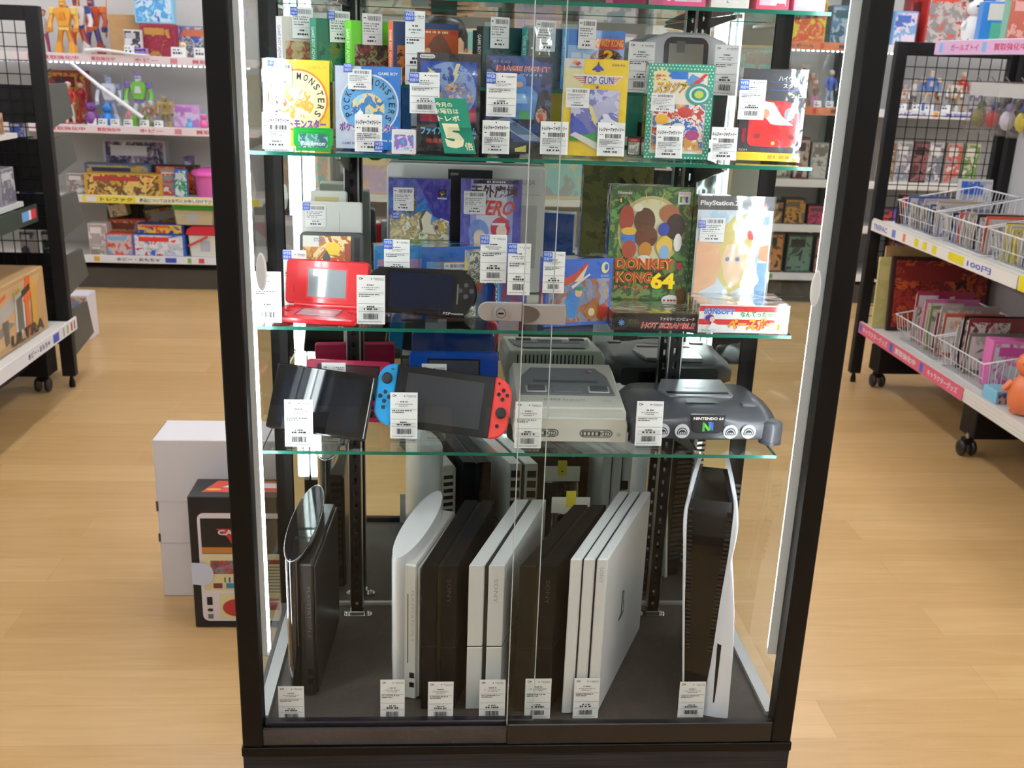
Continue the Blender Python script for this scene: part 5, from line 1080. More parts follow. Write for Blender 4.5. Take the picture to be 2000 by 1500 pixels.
for nm, O, I, sg in (('left_plate', LO, LI, -1), ('right_plate', RO, RI, 1)):
    m = MB(); secs = []; HT = 385
    for i in range(33):
        z = HT*i/32; o = Lx(z, tb_(O)); n_ = Lx(z, tb_(I)); top = max(0, (z-300)/85); cap = top**2.2
        yf = 26*cap; yb = 256-40*cap; o2 = o - sg*7*top**3; th = 7; cv = sg*13*(z/385)**3
        n2 = n_ + sg*min(abs(o2-n_)*.0, 1); n2 = n_*(1-top**4*.3)+ (o2-sg*th)*top**4*.3
        secs.append([(n2, yf+1.5, z), ((n2+o2)/2, yf-1, z), (o2-sg*1, yf+1, z), (o2, yf+6, z), (o2-cv*.35, yf+90, z), (o2-cv, yb, z), (o2-sg*th-cv, yb, z), (o2-sg*th-cv*.35, yf+90, z), (o2-sg*th, yf+26, z), (n2, yf+8, z)])
    if sg < 0: secs = [s[::-1] for s in secs]
    secs = [s for s in secs]
    loft(m, secs, WP); pl = m.build(nm, t, label='white flared side plate')
    if sg > 0:
        m = MB(); A = [px2(*q) for q in ((1393, 1375), (1397, 1373), (1410, 1262), (1402, 1260))]
        m.prism(A, -.6, 1.5, BLACK); m.build('disc_slot', pl)
m = MB(); secs = []
for i in range(25):
    z = 372*i/24; a = Lx(z, tb_(LI))-3; b = Lx(z, tb_(RI))+3; top = max(0, (z-300)/72); yf = 6+40*top**2.2; yb = 250-60*top**2
    cv = 13*(z/385)**3; secs.append([(a, yf, z), (b, yf, z), (b-cv, yb, z), (a+cv, yb, z)])
loft(m, secs, CO, False); co_ = m.build('black_core', t, label='glossy black core between the plates')
m = MB(); VS = mat('#1d1e22', .3)
for i in range(34):
    z = 120+7.2*i; top = max(0, (z-300)/72); yf = 5.2+40*top**2.2; 
    if z > 365: break
    a = Lx(z, tb_(LI)); b = Lx(z, tb_(RI)); m.box(a-1, a+9, yf-1, yf+3, z, z+3, VS); m.box(b-9, b+1, yf-1, yf+3, z, z+3, VS)
m.build('vent_fins', co_)
m = MB()
for i in range(26): m.box(-36, 24, 250.2, 253.5, 40+11*i, 45+11*i, mat('#2c2d31', .4))
m.build('rear_louvres', co_)
# bag of cables hanging behind the slab consoles, its header card above them
zt = at(1128, 972, Y=.325).z; bx = at(1128, 972, Y=.325).x; hz = (zt-ZD)*1000
bg = MB().prism([(-36, hz-32), (36, hz-32), (36, hz), (-36, hz)], 0, 1, mat('#e8e6d4', .6)).build('accessory_bag', None, (bx-.012, .325, DK)); tag(bg, 'clear bag of black cables with cream header card, behind the slab consoles', 'bag')
m = MB(); loft(m, [[(34*cos(a)*k, 1+9*sin(a)*q_, z) for a in [2*pi*i/14 for i in range(14)]] for z, k, q_ in ((1, .8, .6), (hz*.3, 1, 1), (hz*.7, 1.05, 1), (hz-34, 1, .2))], BAG); m.build('clear_pouch', bg)
m = MB()
for i in range(5): m.tube([(-22+i*10, 1+3*sin(i), 8), (-14+i*6, 0, hz*.4), (-20+i*9, 2, hz*.75), (-5+i*5, 1, hz*.8), (10-i*5, 0, hz*.35)], 3.2, BLACK, 8)
m.build('cables', bg)
m = MB().box(-9, 9, -.8, 2.2, hz-20, hz+12, mat('#e0d040', .5)); m.lathe([(2, 0), (2, .4)], BLACK, (0, 2.2, hz-10), 10, 'y'); m.build('yellow_tape', bg)
for lb, l, r, t_, b in (('long ticket at the foot of the glossy black curved console', 546, 596, 1341, 1412), ('long ticket at the foot of the white curved console', 743, 790, 1328, 1412), ('long ticket before the black double slab console nearest the white curved one', 835, 884, 1332, 1412),
                        ('long ticket before the white double slab console', 934, 984, 1328, 1412), ('long ticket at the door overlap before the middle black slab console', 1022, 1072, 1326, 1412), ('long ticket before the white triple slab console', 1116, 1165, 1325, 1412), ('long ticket at the foot of the tall flared console', 1319, 1369, 1332, 1412)):
    c = card(lb, l, r, t_, b+26, ZD, Y=.0300, lean=.05, stand=False, group='long tickets standing along the front of the deck')
# ================================================================ shelving around the case
WS = mat('#e6e3dd', .5); CRM = mat('#dcd8c6', .5); LEDS = mat('#cfe4ff', .5, emit=9.0, name='shelf_led')
GREYP = mat('#c9c6c6', .6)
def rail_print(parent, X0, X1, y, z0, z1, bg, words, ink, T=None, rep=1, blocks=()):
    """label strip along a shelf edge; words = [(text, from, to)] as shares of its length"""
    m = MB(1); m.T = T; L = X1-X0
    m.raw([(X0, y, z0), (X1, y, z0), (X1, y, z1), (X0, y, z1)], [(0, 1, 2, 3)], bg)
    for t, a, b in words:
        m.text(t, X0+a*L, X0+b*L, z0+(z1-z0)*.25, z0+(z1-z0)*.75, ink, .02, y=y-.0008)
    for a, b, c in blocks: m.raw([(X0+a*L, y-.0006, z0+(z1-z0)*.15), (X0+b*L, y-.0006, z0+(z1-z0)*.15), (X0+b*L, y-.0006, z0+(z1-z0)*.85), (X0+a*L, y-.0006, z0+(z1-z0)*.85)], [(0, 1, 2, 3)], c)
    return m.build('label_strip', parent)
# ---- back wall shelving, front face at y = 5.2
YB = 5.2
wsh = thing('wall_shelving', 'long white store shelving against the back wall with label strips', 'shelving')
MB(1).box(-4.2, 4.6, 5.78, 5.84, 0, 2.3, mat('#d9d6d3', .6)).build('back_panel', wsh)
MB(1).box(-4.2, 4.6, YB+.06, 5.78, 0, .13, mat('#4a463f', .6)).build('plinth', wsh)
for x in (-3.3, -1.3, .7, 2.55, 4.4): MB(1).box(x-.02, x+.02, 5.70, 5.78, .13, 2.3, mat('#3a3836', .5)).build('upright', wsh)
def zrow(px, py): return at(px, py, Y=YB).z
PKW = mat('#efdfe2', .5); YLW = mat('#ecd94e', .5); ORW = mat('#dc8258', .5); LTW = mat('#e9e9ee', .5); SAL = mat('#c8465a')
ZB = {'floor': .215, 'low': zrow(250, 386), 'mid': zrow(250, 250), 'top': zrow(250, 112)}
ZT = ZB
def wshelf(x0, x1, z, depth, led=False, dark=False):
    s = MB(1); s.box(x0, x1, YB, YB+depth, z-.028, z, WS, .003); s.box(x0, x1, YB-.002, YB+.006, z-.038, z+.012, WS, .002); o = s.build('shelf_board', wsh)
    if led:
        m = MB(1); x = x0+.05
        while x < x1-.05: m.box(x, x+.014, YB+.012, YB+.020, z-.044, z-.037, LEDS); x += .032
        m.build('led_strip', o)
    return o
for nm, z in ZB.items():
    s = wshelf(-3.3, -1.3, z, .5, led=nm == 'top')
    if nm in ('top', 'mid'): rail_print(s, -2.75, -1.32, YB-.0035, z-.036, z+.010, PKW, [('買取強化中', .12, .27), ('買取強化中', .32, .42), ('ホビー', .5, .6), ('買取強化中', .74, .90)], SAL, blocks=((.06, .09, mat('#d88a96')), (.65, .68, mat('#d88a96'))))
    elif nm == 'low': rail_print(s, -2.42, -1.32, YB-.0035, z-.036, z+.010, YLW, [('トレファク', .1, .28), ('商品についてはお気軽にお申し付け下さい', .32, .75)], INK, blocks=((.02, .08, LTW), (.30, .78, mat('#efece0'))))
    else: rail_print(s, -2.5, -1.32, YB-.0035, z-.036, z+.010, LTW, [('ホビー・おもちゃ', .22, .45), ('ホビー・おもちゃ', .78, .95)], INK, blocks=((.48, .54, mat('#3a50b8')), (.1, .13, mat('#d8a83a')), (.60, .62, mat('#7ab04a')), (.66, .69, mat('#c84a4a'))))
ZRS = {'r_top': zrow(1600, 86), 'r_mid': zrow(1600, 213), 'r_4': zrow(1600, 355), 'r_5': zrow(1600, 443), 'r_floor': .20}
for nm, z in ZRS.items():
    s = wshelf(1.35, 4.4, z, .5, led=nm == 'r_top')
    if nm in ('r_top', 'r_mid'):
        rail_print(s, 1.85, 2.62, YB-.0035, z-.036, z+.012, ORW, [('ドラゴンボール', .06, .42), ('買取強化中', .62, .9)], mat('#4a3a5a'), blocks=((.47, .50, mat('#c84a3a')),))
        rail_print(s, 2.66, 4.2, YB-.0035, z-.036, z+.012, LTW, [('ワンピース', .03, .2), ('買取強化中', .28, .45), ('ワンピース', .6, .8)], mat('#4a5ac8'), blocks=((.23, .25, mat('#e8a04a')),))
    if nm == 'r_floor': rail_print(s, 1.7, 3.2, YB-.0035, z-.036, z+.012, LTW, [('・おもちゃ', .02, .14)], INK, blocks=((.16, .21, mat('#3a50b8')), (.22, .25, mat('#7ab04a'))))

# ---- toys and boxes
def toybox(label, x, y, z, w, h, d, cols, rz=0, lean=0, name='toy_box', front=None, group=None, cat='toy box', k=16, film=False, roll=0):
    m = MB(1).box(0, w, 0, d, 0, h, mat(cols[0], .45, coat=.2), .002)
    o = m.build(name, None, (x, y, z+.001+d*sin(lean)), (-lean, roll, rz)); tag(o, label, cat, group)
    m = MB(1); e = .0012; s = random.randint(1, 99)
    m.raw([(w*.04, -e, h*.05), (w*.96, -e, h*.05), (w*.96, -e, h*.95), (w*.04, -e, h*.95)], [(0, 1, 2, 3)], art(tuple(cols), k, s))
    m.raw([(w*.12, -2*e, h*.68), (w*.7, -2*e, h*.68), (w*.7, -2*e, h*.88), (w*.12, -2*e, h*.88)], [(0, 1, 2, 3)], mat(cols[-1]))
    if front: front(m, w, h, e)
    m.build('front_print', o)
    return o
def figure(label, x, y, z, h, cols, rz=0, kind='robot', group='loose toy figures'):
    """posed toy figure: torso, head, two arms, two legs"""
    a, b, c = [mat(q, .35, coat=.3) for q in cols]; k = h/100
    t = thing('toy_figure', label, 'toy figure', (x, y, z+.001), rz, group=group)
    def M_(): m = MB(k); return m
    if kind == 'robot':
        m = M_(); m.prism([(-9, 48), (9, 48), (15, 74), (10, 80), (-10, 80), (-15, 74)], -7, 7, a, bev=1.5); m.prism([(-6, 60), (6, 60), (4, 72), (-4, 72)], -9, -6, b); m.prism([(-8, 42), (8, 42), (10, 50), (-10, 50)], -5, 5, c); m.build('torso', t)
        m = M_(); m.box(-5, 5, -5, 5, 80, 92, b, 1.5); m.prism([(-2, 90), (-9, 99), (0, 94), (9, 99), (2, 90)], -6, -4, c); m.box(-3.4, 3.4, -5.6, -4.8, 85, 88, c); m.build('head', t)
        for s in (-1, 1):
            m = M_(); m.box(*sorted((s*14, s*24)), -6, 6, 68, 80, c, 2); m.tube([(s*19, 0, 70), (s*23, -2, 56), (s*22, -9, 44)], [4.2, 4, 4.6], a, 8); m.box(*sorted((s*18, s*27)), -14, -5, 38, 47, b, 1.5); m.build('arm', t)
            m = M_(); m.tube([(s*5, 0, 46), (s*9, -1, 28), (s*12, 1, 10)], [5, 4.6, 5.4], b, 8); m.prism([(s*6, 0), (s*18, 0), (s*17, 16), (s*9, 24), (s*6, 14)], -8, 7, a, bev=1); m.build('leg', t)
        if random.random() < .7: m = M_(); m.tube([(24, -8, 30), (30, -10, 96)], [1.6, .6], c, 6); m.build('weapon', t)
    elif kind == 'hero':
        m = M_(); m.lathe([(7, 44), (6, 54), (9, 66), (10, 74), (4, 80)], a, (0, 0, 0), 12); m.build('torso', t)
        m = M_(); m.ball((0, 0, 88), 7, c, 12, (1, 1, 1.1)); m.ball((0, 1.6, 91), 7.4, b, 12, (1, 1, .8)); m.build('head', t)
        for s in (-1, 1):
            m = M_(); m.tube([(s*9, 0, 74), (s*15, -2, 62), (s*13, -8, 50)], [3.4, 2.8, 2.4], a, 8); m.ball((s*13, -9, 48), 2.8, c, 8); m.build('arm', t)
            m = M_(); m.tube([(s*4, 0, 46), (s*7, -1, 24), (s*8, 0, 5)], [4.6, 3.8, 3.2], b, 8); m.box(*sorted((s*4.5, s*12)), -8, 4, 0, 5, a, 1); m.build('leg', t)
    else:                              # rounded creature
        m = M_(); m.lathe([(14, 2), (22, 12), (24, 30), (18, 48), (12, 56)], a, (0, 0, 0), 16); m.build('body', t)
        m = M_(); m.ball((0, -2, 72), 20, a, 14, (1, .9, .9)); m.ball((-7, -19, 75), 2.6, BLACK, 8); m.ball((7, -19, 75), 2.6, BLACK, 8); m.ball((0, -19, 67), 6, b, 10, (1, .5, .6)); m.build('head', t)
        m = M_()
        for s in (-1, 1): m.tube([(s*12, 0, 84), (s*17, 0, 100)], [6, 1.5], b, 8)
        m.build('ear', t)
        for s in (-1, 1):
            m = M_(); m.tube([(s*20, -2, 44), (s*29, -8, 32)], [5, 4], a, 8); m.build('arm', t)
            m = M_(); m.tube([(s*10, -4, 9), (s*12, -14, 6)], [6, 5], b, 8); m.build('foot', t)
    return t
def tinycard(label, x, y, z, w=.05, h=.045, col='#f1f1f3', group='small price cards on the wall shelving'):
    m = MB(1).box(0, w, 0, .001, 0, h, mat(col, .5)); m.T = Matrix.Translation((0, .010, 0)); m.box(0, w, -.010, .012, 0, .001, mat(col, .5)); m.T = None
    o = m.build('price_card', None, (x, y, z+.001), (-.15, 0, 0)); tag(o, label, 'price card', group)
    p = MB(); p.lay = .5; dashes(p, w*120, w*880, h*700, h*120, fill=.6); dashes(p, w*120, w*880, h*400, h*180, fill=.8); p.build('printing', o); return o
def wp(px, y, py=200): return at(px, py, Y=y).x
# left upper shelf
zt = ZB['top']
def hgt(py, y, z): return at(250, py, Y=y).z - z
figure('tall golden yellow robot figure on the top shelf, holding a long staff', wp(140, 5.28), 5.28, zt, .34, ('#e9a534', '#d98a24', '#f2cf6a'))
figure('white and orange robot figure right of the golden robot', wp(166, 5.42), 5.42, zt, .36, ('#e4e2e6', '#b84a2c', '#3a4a8a'))
figure('red and blue winged robot figure at the right end of the robot group', wp(194, 5.57), 5.57, zt, .37, ('#c8502c', '#5a4a8a', '#e87a34'))
figure('white armoured figure with a magenta cape at the left end of the top shelf', wp(100, 5.34), 5.34, zt, .27, ('#e8e2de', '#9c3a6a', '#c9a06a'), kind='hero')
toybox('plain tan cardboard box standing on the top shelf', wp(225, 5.45), 5.45, zt, .24, .25, .12, ('#c49a68', '#c79e6c', '#c29764'))
toybox('crimson box with gold stars on the top shelf', wp(283, 5.34), 5.34, zt, .21, .20, .10, ('#9c2440', '#8a1f38', '#b8863a'))
toybox('pale blue winter game box stacked on the crimson box', wp(276, 5.36), 5.36, zt+.202, .23, .20, .09, ('#8fd0f0', '#4aa0e0', '#d0ecfa', '#3a6ac0'))
toybox('small black and white box before the cardboard box', wp(252, 5.27), 5.27, zt, .10, .16, .05, ('#e8e6ea', '#3a3a3e', '#c8c4cc'))
toybox('grey machine toy box at the right end of the top shelf', wp(354, 5.44), 5.44, zt, .30, .20, .10, ('#8a8c98', '#5a5c68', '#b8bac4', '#3a5aa8', '#c86a4a'))
figure('cream squat creature figure before the grey machine box', wp(364, 5.26), 5.26, zt, .11, ('#e8dcb8', '#c8a86a', '#8a6a3a'), kind='creature')
toybox('small lilac camera toy box beside the crimson box', wp(264, 5.23), 5.23, zt, .09, .055, .05, ('#b89ae0', '#9a7ad0', '#3a3a4a'))
for i, (px, w_) in enumerate(((250, .06), (340, .09), (384, .08))): tinycard(('price card before the small black and white box', 'price card left of the cream creature', 'price card right of the cream creature')[i], wp(px, 5.215), 5.215, zt, w_, .07)
# white sword like toy lying along the edge
m = MB(1).tube([(0, 0, 0), (.08, 0, .01), (.30, 0, -.012), (.38, 0, -.014)], [.013, .012, .007, .004], mat('#f4f4f6', .3), 10); o = m.build('toy_sword', None, (wp(176, 5.19), 5.185, zt+.030)); tag(o, 'white curved toy sword lying along the edge of the top shelf', 'toy')
# left middle shelf
zm = ZB['mid']
figure('red and white hero figure with raised arms on the middle shelf', wp(135, 5.30), 5.30, zm, .27, ('#c8302c', '#e6dcd8', '#d8b090'), kind='hero'); figure('scarlet armoured hero figure beside the red and white hero', wp(160, 5.45), 5.45, zm, .27, ('#b02c34', '#c83a3a', '#d9c0b0'), kind='hero')
figure('dark maroon villain figure at the far left of the middle shelf', wp(100, 5.42), 5.42, zm, .34, ('#7a2c34', '#b8923a', '#3a2a3a')); figure('white horned dragon robot figure on the middle shelf', wp(215, 5.36), 5.36, zm, .32, ('#dfe2ee', '#b8c0d8', '#8a94b4'))
figure('green and white space trooper figure with a clear round helmet', wp(273, 5.36), 5.36, zm, .34, ('#7ac24a', '#dfe4e0', '#8a6ac0')); figure('purple cone shaped creature figure on the middle shelf', wp(177, 5.25), 5.25, zm, .16, ('#7a3a8a', '#5a2a6a', '#b07ac0'), kind='creature')
figure('bright blue crouching creature figure on the middle shelf', wp(208, 5.26), 5.26, zm, .15, ('#1f7fd8', '#155fa8', '#4aa0e8'), kind='creature'); figure('pink and yellow doll figure between the blue creature and the brown beast', wp(250, 5.24), 5.24, zm, .12, ('#f0a0b0', '#e8e07a', '#f0c8a8'), kind='hero')
figure('brown and silver beast figure before the space trooper', wp(290, 5.26), 5.26, zm, .16, ('#8a6a5a', '#b8b0b8', '#c8843a')); figure('golden spiked monster figure with a shield', wp(322, 5.27), 5.27, zm, .20, ('#a8905a', '#7a6a42', '#c8a85a'))
figure('hot pink and teal doll figure at the right end of the middle shelf', wp(396, 5.25), 5.25, zm, .11, ('#e86aa8', '#4ac0d0', '#f2b8d0'), kind='creature'); figure('small light blue creature figure left of the pink doll', wp(368, 5.24), 5.24, zm, .08, ('#6ab8e8', '#e8a0d0', '#b8e0f0'), kind='creature'); toybox('pink framed mirror toy box standing on the middle shelf', wp(336, 5.38), 5.38, zm, .17, .14, .04, ('#e0a8e0', '#f0d8f4', '#c880d0'))
toybox('yellow and red carton at the back of the middle shelf', wp(98, 5.58), 5.58, zm, .24, .32, .08, ('#b8402c', '#e0a034', '#8a2c2c'))
for px, nm in ((167, 'left of the blue creature'), (188, 'under the blue creature'), (212, 'right of the blue creature'), (238, 'under the pink and yellow doll'), (270, 'under the brown beast'), (298, 'under the space trooper')): tinycard('small white price card ' + nm, wp(px, 5.215), 5.215, zm, .055, .05)
m = MB(1).tube([(0, 0, .40), (.2, -.02, .24), (.45, -.03, .06)], [.008, .012, .012], mat('#f3f1f4', .3), 10); m.tube([(-.02, 0, .42), (0, 0, .40)], [.012, .012], mat('#b8b4c0', .3), 8); o = m.build('toy_sabre', None, (wp(133, 5.22), 5.225, zm+.005)); tag(o, 'long curved white toy blade leaning across the middle shelf', 'toy')
# left low shelf
zl = ZB['low']
toybox('navy edged vehicle model box at the back of the low shelf', wp(192, 5.50), 5.50, zl, .40, .33, .08, ('#b8bac8', '#2c2c5a', '#8a7a8a', '#d8d8e0'), lean=.05); toybox('wide yellow lettered vehicle kit box on the low shelf', wp(152, 5.40), 5.40, zl, .42, .185, .09, ('#5a6a84', '#c8a83a', '#8a94a8', '#3a3a5a'))
toybox('yellow and brown action kit box lying before the vehicle kit', wp(150, 5.25), 5.25, zl, .48, .14, .12, ('#c89a34', '#6a4a34', '#e0c068', '#a83a34'), rz=.02); toybox('slim box with a fiery orange figure at its left', wp(292, 5.42), 5.42, zl, .28, .185, .07, ('#2a2426', '#e05a24', '#b8a08a')); toybox('white and red robot card box on the low shelf', wp(305, 5.27), 5.27, zl, .12, .155, .04, ('#d8d4cc', '#b8463a', '#8a8a8e'))
toybox('blue and green foil pouch standing on the low shelf', wp(330, 5.24), 5.24, zl, .08, .18, .03, ('#3a5aa8', '#d8e0e4', '#2c8a5a', '#c0c8d0')); toybox('violet box side of a tall kit at the right of the low shelf', wp(351, 5.52), 5.52, zl, .05, .23, .10, ('#6a5a8a', '#c8c0d0')); toybox('clear wrapped grey box at the left end of the low shelf', wp(115, 5.30), 5.30, zl, .13, .13, .10, ('#b8b4ae', '#8a7a7a', '#d8d4d0'))
def bucket(label, x, y, z, r, h, body, lidc, clearb=False, handle=None, square=False):
    t = thing('toy_bucket', label, 'toy bucket', (x, y, z+.001)); bm = mat(body, .4)
    if square:
        m = MB(1).prism([(-r*.9, 0), (r*.9, 0), (r, h), (-r, h)], -r*.8, r*.8, bm, bev=.006); m.build('tub', t); m = MB(1).prism([(-r*1.12, h), (r*1.12, h), (r*1.05, h+.035), (r*.7, h+.055), (-r*.7, h+.055), (-r*1.05, h+.035)], -r*.9, r*.9, mat(lidc, .35), bev=.006); m.build('lid', t)
        m = MB(1).box(-r*.35, r*.2, -r*.8-.002, -r*.8, h*.25, h*.75, mat('#b8bcc4', .5)); m.build('sticker', t)
    else:
        m = MB(1).lathe([(r*.82, 0), (r*.85, .004), (r, h)], bm, (0, 0, 0), 24); m.build('tub', t); m = MB(1).lathe([(r*1.15, h), (r*1.15, h+.012), (r*1.02, h+.03), (r*.4, h+.045)], mat(lidc, .35), (0, 0, 0), 24); m.build('lid', t)
    if handle: m = MB(1).tube([(-r, -r*.82, h*.5), (-r*.4, -r*.95, h*.75), (r*.1, -r*.95, h*.95)], .007, mat(handle, .4), 8); m.build('handle', t)
    return t
bucket('round pink toy bucket with lid at the right end of the low shelf', wp(400, 5.34), 5.34, zl, .095, .14, '#e06ab0', '#e85ab8')
# left floor shelf
zf = ZB['floor']
bucket('clear brown toy tub with green lid stacked on the red lidded tub', wp(372, 5.36), 5.36, zf+.206, .125, .10, '#c9bb94', '#4aa83c', square=True); bucket('cream toy tub with red lid and red handle on the bottom shelf', wp(394, 5.35), 5.35, zf, .115, .145, '#e0dccf', '#c8283a', handle='#d83a34', square=True)
toybox('blue framed toy train box on the bottom shelf', wp(237, 5.24), 5.24, zf, .33, .145, .12, ('#2f62c0', '#c8ccd4', '#e8e8ea', '#d83a34'))
toybox('red and white fire engine toy box on the bottom shelf', wp(183, 5.26), 5.26, zf, .17, .14, .10, ('#d8503c', '#d0c8c8', '#8ab0d8')); toybox('blue superhero toy box resting on the train box', wp(246, 5.25), 5.25, zf+.148, .30, .06, .10, ('#2a3a9c', '#d8b834', '#c83a34')); toybox('small white figure box at the left of the bottom shelf', wp(148, 5.28), 5.28, zf, .12, .20, .10, ('#dcd8d4', '#b8a8a8', '#efece8'))
toybox('orange animal toy box behind the fire engine box', wp(190, 5.42), 5.42, zf, .24, .21, .08, ('#c85a3c', '#e0b090', '#8a4a34')); toybox('black tote of boxed toys leaning at the back of the bottom shelf', wp(190, 5.58), 5.58, zf, .22, .31, .10, ('#28241f', '#3a342c', '#201c1a'), cat='bag', name='tote_bag'); toybox('small gold cube box on the orange animal box', wp(196, 5.43), 5.43, zf+.212, .12, .12, .08, ('#b89a5a', '#e0d4b8', '#6a5a3a'), roll=-.2)
toybox('dark backed tray of coloured toy blocks standing behind the train box', wp(264, 5.36), 5.50, zf, .34, .27, .04, ('#2a2c2a', '#3a8a5a', '#c8b84a', '#b83a3a', '#c8c4bc'), roll=-.18); toybox('small clear packs heap at the very left of the bottom shelf', wp(150, 5.21), 5.21, zf, .09, .07, .08, ('#b4b0a8', '#8a8278', '#d4d0c8'))
# right part of the wall shelving
zr = ZRS['r_top']; zq = ZRS['r_mid']
def rx(px, y=5.3, py=200): return at(px, py, Y=y).x
toybox('yellow and red figure box on the orange labelled top shelf', rx(1530), 5.30, zr, .22, .26, .12, ('#d8c83a', '#c8503a', '#e0a04a')); toybox('magenta figure box behind the yellow one on the top right shelf', rx(1480), 5.45, zr, .26, .38, .12, ('#a83a5a', '#d8a0a8', '#6a2a3a')); toybox('slate blue figure box on the orange labelled top shelf', rx(1608), 5.33, zr, .18, .24, .12, ('#5a7a9a', '#a8b8c4', '#3a5a6a')); toybox('teal figure box right of the slate blue box', rx(1670), 5.34, zr, .15, .25, .12, ('#4a7a74', '#8ab0a8', '#c8b8a0'))
figure('brown muscular monster figure on the orange labelled second shelf', rx(1568), 5.32, zq, .27, ('#9a7458', '#7a543c', '#c8a07a')); figure('pink haired fighter figure beside the brown monster', rx(1587), 5.27, zq, .18, ('#8a6a5a', '#e88ab0', '#d8b090'), kind='hero'); figure('blue armoured fighter figure on the orange labelled second shelf', rx(1618), 5.30, zq, .25, ('#4a6ac8', '#b8c4dc', '#d8b898'), kind='hero'); figure('pale grey fighter figure right of the blue one', rx(1642), 5.28, zq, .19, ('#a8a89a', '#7a8a9a', '#d8c8b0'), kind='hero'); figure('indigo caped fighter figure nearest the black case frame', rx(1662), 5.28, zq, .20, ('#4a4a8a', '#6a6ab0', '#d0b090'), kind='hero')
figure('tan rock monster figure behind the case side glass', rx(1545), 5.45, zq, .30, ('#b89a78', '#8a6a4c', '#d8c0a0'))
for px, nm in ((1590, 'under the pink haired fighter'), (1614, 'under the blue fighter'), (1636, 'under the pale grey fighter')): tinycard('small white price card ' + nm, rx(px, 5.215), 5.215, zq, .05, .05)
z4 = ZRS['r_4']; z5 = ZRS['r_5']; z0 = ZRS['r_floor']
for i, (px, w_, h_, cl, nm) in enumerate(((1520, .18, .26, ('#8a8478', '#5a5650', '#b8b2a4'), 'grey clear fronted model box'), (1567, .12, .27, ('#6a3a34', '#b8a89a', '#4a2c28'), 'slim maroon model box'), (1600, .14, .24, ('#a09a92', '#c8c0b4', '#7a746c'), 'light grey window model box'), (1640, .16, .25, ('#5c5450', '#9a908a', '#b8aea6'), 'dark grey window model box'))):
    toybox(nm + ' on the first cream edged shelf', rx(px), 5.32, z4, w_*.8, h_, .12, cl)
for i, (px, w_, h_, cl, nm) in enumerate(((1515, .16, .15, ('#2c2824', '#8a6a4a', '#c8a86a'), 'black and brown brooch box'), (1555, .18, .17, ('#3a342c', '#b8843a', '#6a5a48'), 'black box with an orange figure'), (1602, .17, .13, ('#1f1c1f', '#c83a5a', '#5a3a4a'), 'black and pink label box'), (1645, .14, .12, ('#8a847a', '#c8c0b0', '#5a5650'), 'beige disc box'))):
    toybox(nm + ' on the second cream edged shelf', rx(px), 5.28, z5, w_*.8, h_, .10, cl)
for i, (px, w_, h_, cl, nm) in enumerate(((1510, .20, .27, ('#4a4238', '#c88a54', '#2c3a34'), 'dark box with an orange figure picture'), (1568, .20, .26, ('#3c4a44', '#6a8a7a', '#2a2c2c'), 'dark green figure box'), (1625, .14, .25, ('#3a2c34', '#b86a54', '#6a5a5a'), 'dark plum figure box'))):
    toybox(nm + ' on the bottom right shelf', rx(px), 5.26, z0, w_*.85, h_, .14, cl)
# through the grid, right of the case
for i, (px, w_, h_, cl, nm) in enumerate(((1745, .15, .22, ('#7aa8d8', '#e8d8e4', '#4a6ab8'), 'blue sky figure box'), (1784, .18, .32, ('#8a1f24', '#b83a34', '#5a1a1c'), 'deep red long necked model box'), (1806, .28, .42, ('#b02c28', '#c8b8b4', '#8a8a8a', '#d84a34'), 'red box with clear window'), (1864, .15, .40, ('#7a6a9a', '#c8c0d8', '#4a3a5a'), 'violet and grey figure box'))):
    toybox(nm + ' on the top right shelf', rx(px, 5.3, 60), 5.30+.1*(i % 2), zr, w_, h_, .10, cl)
toybox('white lottery prize box with blue print on the top right shelf', rx(1905, 5.36, 30), 5.36, zr, .17, .36, .08, ('#e8e6e8', '#c8c4d0', '#3a6ac0'))
figs = ((1762, '#d8d4cc', '#b87a5a'), (1790, '#e8e0d8', '#8a7a74'), (1812, '#4a74b8', '#c8b8a8'), (1838, '#8a4a34', '#d8b08a'), (1860, '#d8d0c4', '#7a6a60'), (1882, '#c83a34', '#e8c8a0'), (1905, '#5a5a6a', '#c8c8d0'))
for i, (px, a, b) in enumerate(figs):
    figure(('cream', 'white', 'blue coated', 'rust brown', 'sand coloured', 'scarlet', 'slate grey')[i] + ' prize figure on the white labelled shelf behind the grid rack', rx(px, 5.3, 200), 5.30+.05*(i % 2), zq, .17+.05*(i % 3), (a, b, '#d8b898'), kind='hero' if i % 2 else 'robot')
for i, px in enumerate((1755, 1784, 1808, 1840)): tinycard(('first', 'second', 'third', 'fourth')[i] + ' price card from the left behind the grid rack', rx(px, 5.215, 200), 5.215, zq, .06, .06)
for i, (px, cl, nm) in enumerate(((1720, ('#b8a890', '#8a6a4a', '#d8d0c8'), 'tan'), (1752, ('#c8c4c4', '#8a8a94', '#e0dcd8'), 'silver'), (1785, ('#4a3034', '#8a5a5a', '#2c2024'), 'dark maroon'), (1815, ('#c0bcbc', '#7a7a84', '#e8e4e0'), 'pale grey'), (1850, ('#a8a4a0', '#c85a4a', '#d8d4d0'), 'grey and red'), (1885, ('#b8b8a0', '#6a8a4a', '#e0dccc'), 'olive'))):
    toybox(nm + ' bagged figure pack on the first cream shelf behind the grid rack', rx(px, 5.3, 280), 5.28, z4, .105, .27, .05, cl)
